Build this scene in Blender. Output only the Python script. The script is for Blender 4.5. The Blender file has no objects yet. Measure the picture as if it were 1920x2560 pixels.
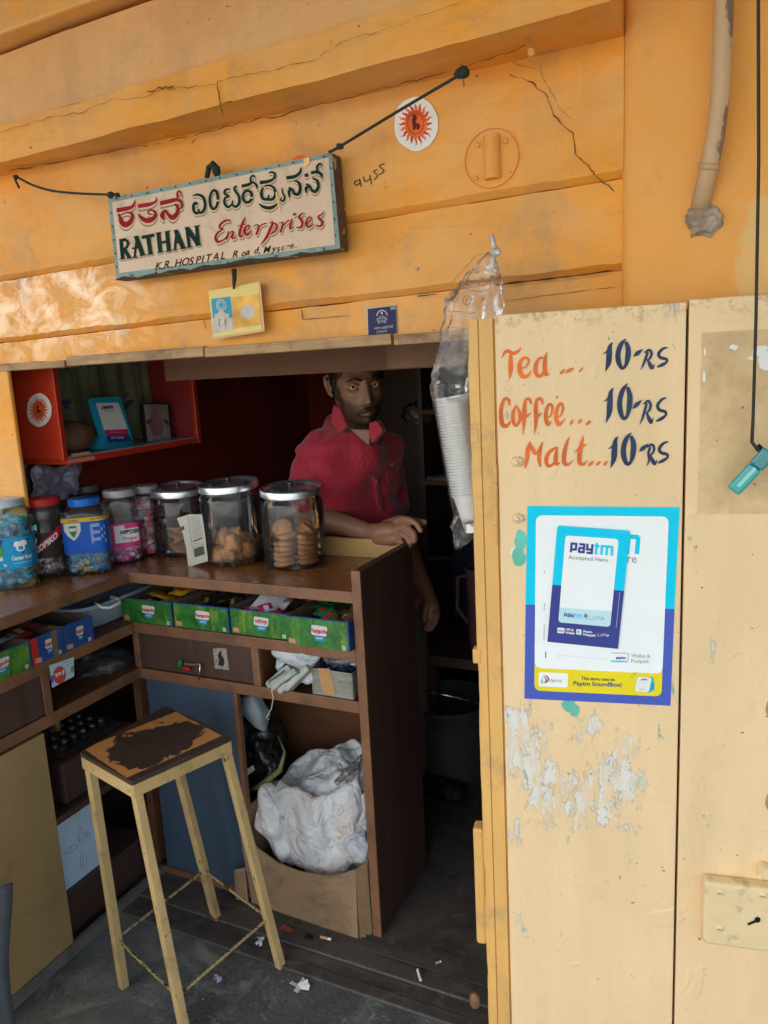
import bpy, bmesh, math, random
from mathutils import Vector, Matrix, Quaternion, noise as mnoise
R_ = math.radians
SC = bpy.context.scene
COL = SC.collection
random.seed(7)

# ------------------------------------------------------------------ camera
F_PX, CX, CY, CAM_Z = 1923.0, 960.0, 1280.0, 1.56
def _frame():
    d = Vector(((1500-CX)/F_PX, -(11500-CY)/F_PX, -1.0)).normalized(); up = -d
    rx = (1890-CX)/F_PX
    ry = -(rx*up.x-up.z)/up.y
    Y = Vector((rx, ry, -1.0)).normalized()
    X = Y.cross(up)
    return X, Y, up
AX, AY, AZ = _frame()
M3 = Matrix((AX, AY, AZ))            # camera -> world
cam_d = bpy.data.cameras.new('camera'); cam = bpy.data.objects.new('camera', cam_d); COL.objects.link(cam)
cam_d.sensor_fit = 'VERTICAL'; cam_d.sensor_height = 36.0; cam_d.sensor_width = 27.0
cam_d.lens = 36.0*F_PX/2560.0; cam_d.clip_start = 0.02; cam_d.clip_end = 500
cam.matrix_world = Matrix.Translation((0, 0, CAM_Z)) @ M3.to_4x4()
SC.camera = cam
SC.render.resolution_x = 768; SC.render.resolution_y = 1024
CAMP = Vector((0, 0, CAM_Z))

# ------------------------------------------------------------------ world and sun
SUN_EL, SUN_AZ = R_(52), R_(205)     # azimuth from +Y clockwise; sun stands behind the viewer
w = bpy.data.worlds.new('World'); SC.world = w; w.use_nodes = True
nt = w.node_tree; bg = nt.nodes['Background']
sky = nt.nodes.new('ShaderNodeTexSky'); sky.sky_type = 'NISHITA'; sky.sun_disc = False
sky.sun_elevation = SUN_EL; sky.sun_rotation = SUN_AZ
sky.air_density = 1.2; sky.dust_density = 3.0; sky.ozone_density = 1.0
nt.links.new(sky.outputs[0], bg.inputs[0]); bg.inputs[1].default_value = 0.15
sl = bpy.data.lights.new('sun', 'SUN'); sl.energy = 4.0; sl.angle = R_(0.5); sl.color = (1, .95, .88)
sun = bpy.data.objects.new('sun', sl); COL.objects.link(sun)
sd = Vector((math.sin(SUN_AZ)*math.cos(SUN_EL), math.cos(SUN_AZ)*math.cos(SUN_EL), math.sin(SUN_EL)))
sun.rotation_euler = sd.to_track_quat('Z', 'Y').to_euler()
SC.view_settings.view_transform = 'Standard'; SC.view_settings.look = 'None'
SC.view_settings.gamma = 1; SC.view_settings.exposure = 1.52
SC.render.engine = 'CYCLES'
SC.cycles.max_bounces = 10; SC.cycles.diffuse_bounces = 5; SC.cycles.transparent_max_bounces = 24
SC.cycles.glossy_bounces = 4; SC.cycles.caustics_reflective = False; SC.cycles.caustics_refractive = False

# ------------------------------------------------------------------ geometry helpers
def ray(x, y): return M3 @ Vector(((x-CX)/F_PX, -(y-CY)/F_PX, -1.0))
def at(x, y, ax, val):
    r = ray(x, y); return CAMP + r*((val-CAMP[ax])/r[ax])
class Surf:
    """a real flat plane of the place; maps a photo coordinate to the point of that plane"""
    def __init__(s, p0, n, o=(0, 0), k=1.0):
        s.p0 = Vector(p0); s.n = Vector(n).normalized(); s.o = o; s.k = k
    def crop(s, ox, oy, k): return Surf(s.p0, s.n, (ox, oy), k)
    def p(s, x, y, h=0.0):
        x = s.o[0]+x*s.k; y = s.o[1]+y*s.k
        r = ray(x, y); t = (s.p0-CAMP).dot(s.n)/r.dot(s.n)
        return CAMP + r*t + s.n*h
class Local:
    """a flat patch with own u,v axes (metres)"""
    def __init__(s, o, u, v):
        s.o_ = Vector(o); s.u = Vector(u); s.v = Vector(v); s.n = s.u.cross(s.v).normalized()
    def p(s, x, y, h=0.0): return s.o_+s.u*x+s.v*y+s.n*h
class Round:
    """wraps a label round a jar: x along the arc (m), y = height"""
    def __init__(s, c, rf, th0, tilt=None): s.c = Vector(c); s.rf = rf; s.th0 = th0; s.r0 = rf(th0)
    def p(s, x, y, h=0.0):
        th = s.th0 + x/s.r0
        r = s.rf(th)+h
        return s.c + Vector((math.cos(th)*r, math.sin(th)*r, y))

def link(me, name, mat, parent=None, smooth=False):
    o = bpy.data.objects.new(name, me); COL.objects.link(o)
    if mat is not None:
        for m in (mat if isinstance(mat, (list, tuple)) else [mat]): me.materials.append(m)
    if smooth:
        for p in me.polygons: p.use_smooth = True
    if parent is not None:
        o.parent = parent
        o.matrix_parent_inverse = WM(parent).inverted()
    else:
        if me.vertices:
            xs = [v.co for v in me.vertices]
            mn = Vector([min(c[i] for c in xs) for i in range(3)]); mx = Vector([max(c[i] for c in xs) for i in range(3)])
            c = Vector(((mn.x+mx.x)/2, (mn.y+mx.y)/2, mn.z))
            o['_c'] = 0; del o['_c']
            me.transform(Matrix.Translation(-c)); o.location = c
    return o
def WM(o):
    m = o.matrix_basis.copy()
    if o.parent: m = WM(o.parent) @ o.matrix_parent_inverse @ m
    return m
def tag(o, label=None, cat=None, group=None, kind=None):
    if label: o['label'] = label
    if cat: o['category'] = cat
    if group: o['group'] = group
    if kind: o['kind'] = kind
    return o
def thing(name, label, cat, loc=(0, 0, 0), group=None):
    o = bpy.data.objects.new(name, None); COL.objects.link(o); o.location = loc; o.empty_display_size = .05
    return tag(o, label, cat, group)
def copy_tree(o, parent=None, off=None):
    c = o.copy(); COL.objects.link(c)
    if parent is not None: c.parent = parent
    if off is not None: c.location = Vector(o.location)+Vector(off)
    for ch in [x for x in bpy.data.objects if x.parent == o]: copy_tree(ch, c)
    return c

class B:
    def __init__(s): s.bm = bmesh.new()
    def face(s, pts, mi=0):
        try:
            f = s.bm.faces.new([s.bm.verts.new(p) for p in pts]); f.material_index = mi; return f
        except ValueError: return None
    def hexa(s, a, mi=0):
        v = [s.bm.verts.new(p) for p in a]
        for q in ((0,3,2,1), (4,5,6,7), (0,1,5,4), (1,2,6,5), (2,3,7,6), (3,0,4,7)):
            s.bm.faces.new([v[i] for i in q]).material_index = mi
        return s
    def box(s, a, b, mi=0):
        x0, x1 = sorted((a[0], b[0])); y0, y1 = sorted((a[1], b[1])); z0, z1 = sorted((a[2], b[2]))
        return s.hexa([(x0,y0,z0), (x1,y0,z0), (x1,y1,z0), (x0,y1,z0), (x0,y0,z1), (x1,y0,z1), (x1,y1,z1), (x0,y1,z1)], mi)
    def slab(s, pts, vec, mi=0):
        """polygon pts extruded by vec"""
        vec = Vector(vec); n = len(pts)
        a = [s.bm.verts.new(p) for p in pts]; b = [s.bm.verts.new(Vector(p)+vec) for p in pts]
        s.bm.faces.new(a[::-1]).material_index = mi; s.bm.faces.new(b).material_index = mi
        for i in range(n): s.bm.faces.new((a[i], a[(i+1) % n], b[(i+1) % n], b[i])).material_index = mi
        return s
    def tube(s, pts, r, seg=8, mi=0, cap=True, sq=1.0):
        pts = [Vector(p) for p in pts]; n = len(pts); rr = r if isinstance(r, (list, tuple)) else [r]*n
        rings = []; ref = None
        for i, p in enumerate(pts):
            t = (pts[min(i+1, n-1)]-pts[max(i-1, 0)]).normalized()
            if ref is None:
                ref = t.orthogonal().normalized()
            ref = (ref-t*ref.dot(t)).normalized(); b = t.cross(ref)
            rings.append([s.bm.verts.new(p+(ref*math.cos(2*math.pi*k/seg)+b*math.sin(2*math.pi*k/seg)*sq)*rr[i]) for k in range(seg)])
        for i in range(n-1):
            for k in range(seg):
                s.bm.faces.new((rings[i][k], rings[i][(k+1) % seg], rings[i+1][(k+1) % seg], rings[i+1][k])).material_index = mi
        if cap:
            s.bm.faces.new(rings[0][::-1]).material_index = mi; s.bm.faces.new(rings[-1]).material_index = mi
        return s
    def bar(s, a, b, w, h, up=(0, 0, 1), mi=0):
        a = Vector(a); b = Vector(b); t = (b-a).normalized(); u = Vector(up); u = (u-t*u.dot(t)).normalized(); v = t.cross(u)
        q = [(-w/2, -h/2), (w/2, -h/2), (w/2, h/2), (-w/2, h/2)]
        return s.hexa([a+v*x+u*y for x, y in q]+[b+v*x+u*y for x, y in q], mi)
    def lathe(s, prof, c=(0, 0, 0), seg=32, mi=0, rf=None, mat=None, close=False):
        c = Vector(c); rings = []
        for r, z in prof:
            ring = []
            for k in range(seg):
                th = 2*math.pi*k/seg; q = r*(rf(th) if rf else 1)
                p = Vector((math.cos(th)*q, math.sin(th)*q, z))
                if mat is not None: p = mat @ p
                ring.append(s.bm.verts.new(c+p))
            rings.append(ring)
        for i in range(len(rings)-1):
            for k in range(seg):
                f = s.bm.faces.new((rings[i][k], rings[i][(k+1) % seg], rings[i+1][(k+1) % seg], rings[i+1][k])); f.material_index = mi
        if close:
            s.bm.faces.new(rings[0][::-1]).material_index = mi; s.bm.faces.new(rings[-1]).material_index = mi
        return s
    def blob(s, c, rad, sub=3, amp=.2, fr=3.0, seed=0, mi=0, mat=None, fn=None):
        c = Vector(c); g = bmesh.ops.create_icosphere(s.bm, subdivisions=sub, radius=1)
        for v in g['verts']:
            d = v.co.copy(); k = 1+amp*mnoise.noise(d*fr+Vector((seed*3.1, seed*1.7, seed)))
            p = Vector((d.x*rad[0]*k, d.y*rad[1]*k, d.z*rad[2]*k))
            if fn: p = fn(p)
            if mat is not None: p = mat @ p
            v.co = c+p
        return s
    def sheet(s, nx, ny, fn, mi=0):
        g = [[s.bm.verts.new(fn(i/nx, j/ny)) for j in range(ny+1)] for i in range(nx+1)]
        for i in range(nx):
            for j in range(ny): s.bm.faces.new((g[i][j], g[i+1][j], g[i+1][j+1], g[i][j+1])).material_index = mi
        return s
    # --- flat paint and print
    def poly(s, pts, S, h=.0005, mi=0):
        if not isinstance(S, Round): return s.face([S.p(x, y, h) for x, y in pts], mi)
        t = bmesh.new(); t.faces.new([t.verts.new((x, y, 0)) for x, y in pts]); x0 = min(p[0] for p in pts); x1 = max(p[0] for p in pts); x = x0+.003
        while x < x1:
            bmesh.ops.bisect_plane(t, geom=t.verts[:]+t.edges[:]+t.faces[:], plane_co=(x, 0, 0), plane_no=(1, 0, 0)); x += .003
        mp = {v: s.bm.verts.new(S.p(v.co.x, v.co.y, h)) for v in t.verts}
        for f in t.faces: s.bm.faces.new([mp[v] for v in f.verts]).material_index = mi
        t.free()
    def stroke(s, pts, S, h=.0005, mi=0, k=1.0, dx=0, dy=0, sub=5, wm=1.0, wa=0.0):
        pts = [(p[0]+dx, p[1]+dy, (p[2]*wm+wa)*k) for p in pts]
        q = []
        if len(pts) == 2: q = pts
        else:
            P = [pts[0]]+pts+[pts[-1]]
            for i in range(1, len(P)-2):
                for j in range(sub):
                    t = j/sub; r = []
                    for a in range(3):
                        p0, p1, p2, p3 = P[i-1][a], P[i][a], P[i+1][a], P[i+2][a]
                        r.append(.5*((2*p1)+(-p0+p2)*t+(2*p0-5*p1+4*p2-p3)*t*t+(-p0+3*p1-3*p2+p3)*t**3))
                    q.append(tuple(r))
            q.append(pts[-1])
        n = len(q); L = []; Rr = []
        for i in range(n):
            a = q[max(i-1, 0)]; b = q[min(i+1, n-1)]
            tx, ty = b[0]-a[0], b[1]-a[1]; l = math.hypot(tx, ty) or 1; nx, ny = -ty/l, tx/l
            wv = max(q[i][2], .01)/2; hh = h+i*1.2e-5
            L.append(s.bm.verts.new(S.p(q[i][0]+nx*wv, q[i][1]+ny*wv, hh))); Rr.append(s.bm.verts.new(S.p(q[i][0]-nx*wv, q[i][1]-ny*wv, hh)))
        for i in range(n-1): s.bm.faces.new((L[i], L[i+1], Rr[i+1], Rr[i])).material_index = mi
        return s
    def text(s, st, S, o, r, u, h=.0006, bold=0.0, mi=0, al='L'):
        me = glyphs(st, bold)
        xs = [v[0] for v in me[0]] or [0]; W = max(xs); sh = 0 if al == 'L' else (-W/2 if al == 'C' else -W)
        vs = [s.bm.verts.new(S.p(o[0]+(x+sh)*r[0]+y*u[0], o[1]+(x+sh)*r[1]+y*u[1], h)) for x, y in me[0]]
        for f in me[1]:
            try: s.bm.faces.new([vs[i] for i in f]).material_index = mi
            except ValueError: pass
        return s
    def done(s, name, mat, parent=None, smooth=False, bevel=0, seg=2, solid=0, fix=True, subd=0, auto=None):
        if fix: bmesh.ops.recalc_face_normals(s.bm, faces=s.bm.faces)
        me = bpy.data.meshes.new(name); s.bm.to_mesh(me); s.bm.free()
        o = link(me, name, mat, parent, smooth)
        if auto and smooth:
            me.polygons.foreach_set('use_smooth', [True]*len(me.polygons))
            try: me.set_sharp_from_angle(angle=R_(auto))
            except Exception: pass
        if solid:
            m = o.modifiers.new('thickness', 'SOLIDIFY'); m.thickness = solid
        if bevel:
            m = o.modifiers.new('bevel', 'BEVEL'); m.width = bevel; m.segments = seg; m.limit_method = 'ANGLE'; m.angle_limit = R_(40)
        if subd:
            m = o.modifiers.new('sub', 'SUBSURF'); m.levels = subd; m.render_levels = subd
        return o
_g = {}
def glyphs(st, bold):
    key = (st, bold)
    if key not in _g:
        c = bpy.data.curves.new('t', 'FONT'); c.body = st; c.size = 1; c.offset = bold; c.resolution_u = 3
        o = bpy.data.objects.new('t', c); me = bpy.data.meshes.new_from_object(o)
        _g[key] = ([(v.co.x, v.co.y) for v in me.vertices], [tuple(p.vertices) for p in me.polygons])
        bpy.data.objects.remove(o); bpy.data.meshes.remove(me); bpy.data.curves.remove(c)
    return _g[key]
def rquad(q, r, n=5):
    """corner-rounded polygon"""
    out = []; m = len(q); rs = r if isinstance(r, (list, tuple)) else [r]*m
    for i in range(m):
        a, b, c = Vector(q[i-1]), Vector(q[i]), Vector(q[(i+1) % m])
        if rs[i] == 0: out.append(tuple(b)); continue
        p0 = b+(a-b).normalized()*rs[i]; p2 = b+(c-b).normalized()*rs[i]
        for j in range(n+1):
            t = j/n; out.append(tuple(p0*(1-t)**2+b*2*t*(1-t)+p2*t*t))
    return out
def ell(cx, cy, rx, ry, n=28, a=0):
    ca, sa = math.cos(a), math.sin(a)
    return [(cx+math.cos(t)*rx*ca-math.sin(t)*ry*sa, cy+math.cos(t)*rx*sa+math.sin(t)*ry*ca) for t in [2*math.pi*i/n for i in range(n)]]
def ringstroke(cx, cy, rx, ry, w, a=0, n=16):
    return [(x, y, w) for x, y in ell(cx, cy, rx, ry, n, a)]+[(x, y, w) for x, y in ell(cx, cy, rx, ry, n, a)[:1]]

# ------------------------------------------------------------------ materials
class NT:
    def __init__(s, name):
        s.m = bpy.data.materials.new(name); s.m.use_nodes = True; s.t = s.m.node_tree; s.bs = s.t.nodes['Principled BSDF']
        s.out = s.t.nodes['Material Output']
    def n(s, ty, **kw):
        x = s.t.nodes.new(ty)
        for k, v in kw.items(): setattr(x, k, v)
        return x
    def put(s, sock, v):
        if hasattr(v, 'is_output') or isinstance(v, bpy.types.NodeSocket): s.t.links.new(v, sock)
        else: sock.default_value = v if not (isinstance(v, tuple) and len(v) == 3 and sock.type == 'RGBA') else (*v, 1)
    def co(s, scale=(1, 1, 1), rot=(0, 0, 0)):
        c = s.n('ShaderNodeTexCoord'); mp = s.n('ShaderNodeMapping'); mp.inputs['Scale'].default_value = scale; mp.inputs['Rotation'].default_value = rot
        s.t.links.new(c.outputs['Object'], mp.inputs['Vector']); return mp.outputs[0]
    def noise(s, v, sc, det=4, ro=.6, dist=0):
        x = s.n('ShaderNodeTexNoise'); x.inputs['Scale'].default_value = sc; x.inputs['Detail'].default_value = det; x.inputs['Roughness'].default_value = ro
        x.inputs['Distortion'].default_value = dist; s.t.links.new(v, x.inputs['Vector']); return x.outputs['Fac']
    def math(s, op, a, b=0.0, cl=False):
        x = s.n('ShaderNodeMath', operation=op); x.use_clamp = cl; s.put(x.inputs[0], a); s.put(x.inputs[1], b); return x.outputs[0]
    def ramp(s, f, a, b):
        x = s.n('ShaderNodeMapRange'); x.inputs['From Min'].default_value = a; x.inputs['From Max'].default_value = b
        s.t.links.new(f, x.inputs['Value']); return x.outputs[0]
    def mix(s, f, a, b, bt='MIX'):
        x = s.n('ShaderNodeMix', data_type='RGBA'); x.blend_type = bt
        s.put(x.inputs[0], f); s.put(x.inputs[6], a); s.put(x.inputs[7], b); return x.outputs[2]
    def boxmask(s, c, half, soft, rag=None):
        """1 inside an axis box of object space"""
        tc = s.n('ShaderNodeTexCoord'); sp = s.n('ShaderNodeSeparateXYZ'); s.t.links.new(tc.outputs['Object'], sp.inputs[0])
        r = None
        for i in range(3):
            if half[i] is None: continue
            d = s.math('ABSOLUTE', s.math('SUBTRACT', sp.outputs[i], c[i]))
            if rag is not None: d = s.math('ADD', d, rag)
            k = s.ramp(d, half[i]+soft, half[i]-soft)
            r = k if r is None else s.math('MULTIPLY', r, k)
        return r
    def bump(s, h, st=.3, d=.002):
        x = s.n('ShaderNodeBump'); x.inputs['Strength'].default_value = st; x.inputs['Distance'].default_value = d
        s.t.links.new(h, x.inputs['Height'])
        if s.bs.inputs['Normal'].links: s.t.links.new(s.bs.inputs['Normal'].links[0].from_socket, x.inputs['Normal'])
        s.t.links.new(x.outputs[0], s.bs.inputs['Normal'])
def mat(name, col, rough=.5, metal=0.0, var=.15, vs=8, st=(1, 1, 1), bump=.15, bs=60, bd=.002, dirt=None, chip=None, coat=0, ext=None, spec=None, sheen=0):
    N = NT(name); v = N.co(st); col = tuple(col)
    a = N.noise(v, vs, 5, .6)
    dk = tuple(c*(1-var) for c in col); lt = tuple(min(1, c*(1+var)) for c in col)
    c = N.mix(N.ramp(a, .3, .7), dk, lt)
    if dirt:                         # (colour, amount 0..1, scale)
        d = N.noise(N.co(), dirt[2], 8, .7, .4); c = N.mix(N.ramp(d, .62-dirt[1]*.3, .85-dirt[1]*.3), c, dirt[0])
    if chip:                         # (colour, threshold, scale, stretch)
        d = N.noise(N.co(chip[3] if len(chip) > 3 else (1, 1, 1)), chip[2], 6, .65, .3); c = N.mix(N.ramp(d, chip[1], chip[1]+.015), c, chip[0])
    if ext: c = ext(N, c)
    N.put(N.bs.inputs['Base Color'], c)
    N.put(N.bs.inputs['Roughness'], N.math('ADD', N.math('MULTIPLY', N.noise(v, vs*3, 3), .3), rough-.15, True))
    N.bs.inputs['Metallic'].default_value = metal
    if coat: N.bs.inputs['Coat Weight'].default_value = coat; N.bs.inputs['Coat Roughness'].default_value = .15
    if spec is not None: N.bs.inputs['Specular IOR Level'].default_value = spec
    if sheen: N.bs.inputs['Sheen Weight'].default_value = sheen
    if bump: N.bump(N.noise(v, bs, 5, .65), bump, bd)
    return N.m
def creased(sc=14, st=.8, d=.01):
    def f(N, c):
        for s_, k_ in ((sc, st), (sc*2.6, st*.6)):
            r = N.math('ABSOLUTE', N.math('SUBTRACT', N.noise(N.co(), s_, 3, .5, .7), .5)); N.bump(N.math('POWER', N.ramp(r, .0, .12), .5), k_, d*14/s_)
        return c
    return f
def glassy(name, tint=(1, 1, 1), dens=.12, rough=.04, haze=(.8, .85, .9), bump=0, bs=30, gl=1.0):
    """thin clear plastic or glass: see-through, fresnel gloss and a little milky film"""
    N = NT(name); t = N.t
    tr = N.n('ShaderNodeBsdfTransparent'); tr.inputs[0].default_value = (*tint, 1)
    g = N.n('ShaderNodeBsdfGlossy'); g.inputs['Roughness'].default_value = rough; g.inputs[0].default_value = (gl, gl, gl, 1)
    d = N.n('ShaderNodeBsdfDiffuse'); d.inputs[0].default_value = (*haze, 1)
    fr = N.n('ShaderNodeFresnel'); fr.inputs[0].default_value = 1.5
    if bump:
        b = N.n('ShaderNodeBump'); b.inputs['Strength'].default_value = bump; b.inputs['Distance'].default_value = .004
        vo = N.noise(N.co(), bs, 5, .6, 1.0); t.links.new(vo, b.inputs['Height'])
        for x in (g, fr, d): t.links.new(b.outputs[0], x.inputs['Normal'])
    m1 = N.n('ShaderNodeMixShader'); m1.inputs[0].default_value = dens; t.links.new(tr.outputs[0], m1.inputs[1]); t.links.new(d.outputs[0], m1.inputs[2])
    m2 = N.n('ShaderNodeMixShader'); t.links.new(fr.outputs[0], m2.inputs[0]); t.links.new(m1.outputs[0], m2.inputs[1]); t.links.new(g.outputs[0], m2.inputs[2])
    t.links.new(m2.outputs[0], N.out.inputs[0]); return N.m
def flat(name, col, rough=.5, var=.04, spec=.2): return mat(name, col, rough, var=var, vs=20, bump=0, spec=spec)

RUST = (.16, .09, .05); DIRT = (.10, .07, .045)
def wallext(N, c):
    fd = N.noise(N.co((1, 1, 1.6)), 2.6, 7, .66, .5); c = N.mix(N.math('MULTIPLY', N.ramp(fd, .44, .66), .55), c, (.80, .47, .19))
    gr = N.noise(N.co((.5, 1, 3)), 16, 8, .75, .5); c = N.mix(N.math('MULTIPLY', N.ramp(gr, .56, .72), .30), c, (.40, .22, .09))
    st = N.noise(N.co((1, 1, .12)), 9, 6, .7)                         # vertical run marks
    c = N.mix(N.math('MULTIPLY', N.ramp(st, .5, .8), .35), c, (.42, .27, .14))
    sp = N.noise(N.co(), 55, 2, .5); c = N.mix(N.ramp(sp, .74, .77), c, (.22, .12, .05))
    return c
ORANGE = mat('orange_paint', (.83, .345, .045), .55, var=.10, vs=5, st=(1, 1, 2.5), spec=.3, bump=.35, bs=38, bd=.003, dirt=((.45, .26, .12), .28, 5), ext=wallext)
PLASTER = mat('faded_plaster', (.74, .39, .165), .7, spec=.2, var=.13, vs=4, bump=.5, bs=24, bd=.004, dirt=((.42, .30, .20), .4, 4), ext=wallext)
def gloss_ext(N, c):
    k = N.boxmask((-1.70, 0, 1.76), (.33, None, .18), .14, N.math('MULTIPLY', N.math('SUBTRACT', N.noise(N.co(), 6, 5, .6), .5), .25))
    k = N.math('MULTIPLY', k, N.ramp(N.noise(N.co((1, 1, 1.3)), 11, 8, .72, .8), .44, .60)); N.put(N.bs.inputs['Coat Weight'], k); N.bs.inputs['Coat IOR'].default_value = 2.4; N.bs.inputs['Coat Roughness'].default_value = .20
    return wallext(N, c)
GLOSSY = mat('glossy_orange_paint', (.83, .345, .045), .5, spec=.3, var=.10, vs=5, st=(1, 1, 2.5), bump=.35, bs=45, bd=.0022, dirt=((.45, .27, .14), .3, 5), ext=gloss_ext)
WOODRAW = mat('raw_batten', (.42, .26, .12), .7, var=.3, vs=14, st=(.4, 1, 4), bump=.5, bs=60, dirt=((.14, .08, .05), .4, 12))
JAMB = mat('ochre_paint', (.74, .42, .12), .5, var=.10, vs=6, st=(3, 3, .7), bump=.3, bs=50, dirt=((.35, .25, .15), .25, 8), chip=((.62, .60, .50), .70, 9, (1, 1, .5)))
BLACK = flat('black', (.01, .01, .01), .6)
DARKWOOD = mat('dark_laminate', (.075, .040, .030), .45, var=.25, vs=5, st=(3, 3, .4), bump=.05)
MIDWOOD = mat('brown_wood', (.15, .062, .028), .5, spec=.3, var=.18, vs=7, st=(.6, .6, 3), bump=.15, bs=40)
EDGE = mat('brown_edge_strip', (.21, .095, .045), .5, var=.25, vs=12, bump=.3, bs=50, dirt=((.08, .045, .03), .35, 10))
TOPWOOD = mat('varnished_top', (.27, .095, .026), .26, var=.06, vs=4, st=(.5, 2, 1), bump=.03, coat=.3)
RED = mat('red_paint', (.50, .035, .012), .38, var=.08, vs=5, bump=.1)
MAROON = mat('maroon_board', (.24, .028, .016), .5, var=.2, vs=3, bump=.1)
CARDBOARD = mat('cardboard', (.30, .19, .10), .8, var=.12, vs=6, bump=.3, bs=25, dirt=((.10, .07, .04), .4, 6))
CARDIN = mat('cardboard_inside', (.17, .11, .065), .85, var=.1, vs=8, bump=.1)
WHITE = flat('white_paper', (.82, .82, .80), .5)
LIDM = mat('spun_steel_lid', (.80, .84, .88), .33, .95, var=.05, vs=10, bump=.03, bs=20)
STEEL = mat('steel', (.72, .73, .75), .27, 1.0, var=.06, vs=10, bump=.03, bs=20)
CYAN = flat('cyan_print', (0.0, .62, .95), .35)
NAVY = flat('navy_print', (.045, .06, .27), .4)
INDIGO = flat('indigo_print', (.07, .12, .50), .4)
YEL = flat('yellow_print', (.85, .70, .02), .4)
INK = flat('ink', (.02, .025, .035), .5)
REDP = flat('red_print', (.55, .02, .02), .45)
GREENP = flat('green_print', (.02, .20, .06), .45)
GREY = flat('grey_print', (.35, .36, .37), .5)
BLUEP = flat('blue_print', (.015, .10, .50), .4)
# ================================================================== GROUND
def conc(N, c):
    p = N.noise(N.co(), 2.2, 7, .62, .6); c = N.mix(N.math('MULTIPLY', N.ramp(p, .44, .56), .85), c, (.055, .06, .055)); p2 = N.noise(N.co(), 3.6, 8, .7, 1.2); c = N.mix(N.math('MULTIPLY', N.ramp(p2, .54, .62), .7), c, (.26, .27, .24))
    q = N.noise(N.co(), 7, 8, .7, .8); c = N.mix(N.math('MULTIPLY', N.ramp(q, .52, .72), .7), c, (.24, .25, .22)); gr = N.noise(N.co(), 130, 3, .7); c = N.mix(N.math('MULTIPLY', N.ramp(gr, .5, .75), .5), c, (.30, .30, .27)); dk = N.noise(N.co(), 60, 3, .7); c = N.mix(N.math('MULTIPLY', N.ramp(dk, .58, .72), .6), c, (.03, .03, .028))
    cr = N.noise(N.co(), 1.6, 5, .55, 1.2); k = N.math('ABSOLUTE', N.math('SUBTRACT', cr, .5)); c = N.mix(N.math('MULTIPLY', N.math('MULTIPLY', N.ramp(k, .005, .0), N.ramp(q, .45, .6)), .6), c, (.32, .33, .29))
    bounce_ground = N.boxmask((0, -12, 0), (60, 12.6, None), .2); c = N.mix(bounce_ground, c, (.52, .46, .38))  # ground out of view, paled to bounce more sunlight up onto the door
    return c
CONC = mat('stained_concrete', (.135, .145, .135), .65, var=.3, vs=9, bump=.6, bs=45, bd=.004, ext=conc)
b = B(); b.sheet(60, 60, lambda u, v: Vector((-30+60*u, -40+60*v, 0)))
tag(b.done('ground', CONC, smooth=True), kind='structure')
def floorx(N, c):
    p = N.noise(N.co((.7, 2.5, 1)), 3, 7, .65, .4); c = N.mix(N.ramp(p, .45, .65), c, (.10, .085, .07))
    r = N.boxmask((-.62, 1.62, 0), (.22, .10, None), .03, N.math('MULTIPLY', N.noise(N.co(), 8, 4), .12)); return N.mix(r, c, (.13, .015, .012))
FLOORM = mat('worn_floor', (.058, .050, .045), .6, var=.35, vs=9, st=(.6, 2, 1), bump=.6, bs=40, dirt=((.16, .15, .13), .35, 20), ext=floorx)
b = B(); b.box((-2.04, 1.60, .001), (.6, 3.4, .012)); tag(b.done('shop_floor', FLOORM, bevel=.002), kind='structure')
b = B()
for y0, y1, z in ((1.463, 1.499, .011), (1.500, 1.542, .008), (1.543, 1.5985, .013)): b.box((-1.662, y0, .001), (.6, y1, z))
tag(b.done('threshold_boards', FLOORM, bevel=.004), kind='structure')

# ================================================================== KIOSK
K = thing('tea_kiosk', 'orange painted wooden tea kiosk front with a low dark opening', 'kiosk', (-1, 1.5, 0))
def slopebox(x0, x1, ya, yb, z0a, z0b, z1a, z1b, bb=None):
    bb = bb or B()
    return bb.hexa([(x0, ya, z0a), (x1, ya, z0b), (x1, yb, z0b), (x0, yb, z0a), (x0, ya, z1a), (x1, ya, z1b), (x1, yb, z1b), (x0, yb, z1a)])
XL, XR = -2.6, -.222
WP = Surf((0, 1.5, 0), (0, -1, 0))
def wz(za, zb, x): t = (x+1.83)/(1.83-.236); return za+(zb-za)*t
j1 = lambda x: wz(1.681, 1.712, x); j2 = lambda x: wz(1.84, 1.869, x)
def edgefn(n): return lambda x: .0018*mnoise.noise(Vector((x*9, n*5.3, 0)))+.0012*mnoise.noise(Vector((x*40, n, 2)))
def board(name, f0, f1, y, m, n, y1=1.54):
    bb = B(); N_ = 120; e0 = edgefn(n); e1 = edgefn(n+.5)
    P = [XL+(XR-XL)*i/N_ for i in range(N_+1)]
    r = []
    for x in P:
        z0, z1 = f0(x)+e0(x), f1(x)+e1(x)
        r.append([bb.bm.verts.new(q) for q in ((x, y1, z0), (x, y+.014, z0), (x, y, z0+.012+1.5*e0(x)), (x, y-.001*mnoise.noise(Vector((x*3, n, 0))), (z0+z1)/2), (x, y, z1), (x, y1, z1))])
    for i in range(N_):
        for k in range(5): bb.bm.faces.new((r[i][k], r[i+1][k], r[i+1][k+1], r[i][k+1]))
    bb.bm.faces.new(r[0]); bb.bm.faces.new(r[-1][::-1])
    return bb.done(name, m, K)
board('wall_board', lambda x: 1.612, lambda x: j1(x)-.001, 1.513, GLOSSY, 1)
board('wall_board', lambda x: j1(x)+.001, lambda x: j2(x)-.001, 1.506, GLOSSY, 2)
board('wall_board', lambda x: j2(x)+.001, lambda x: 2.13, 1.498, ORANGE, 3)
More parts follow.
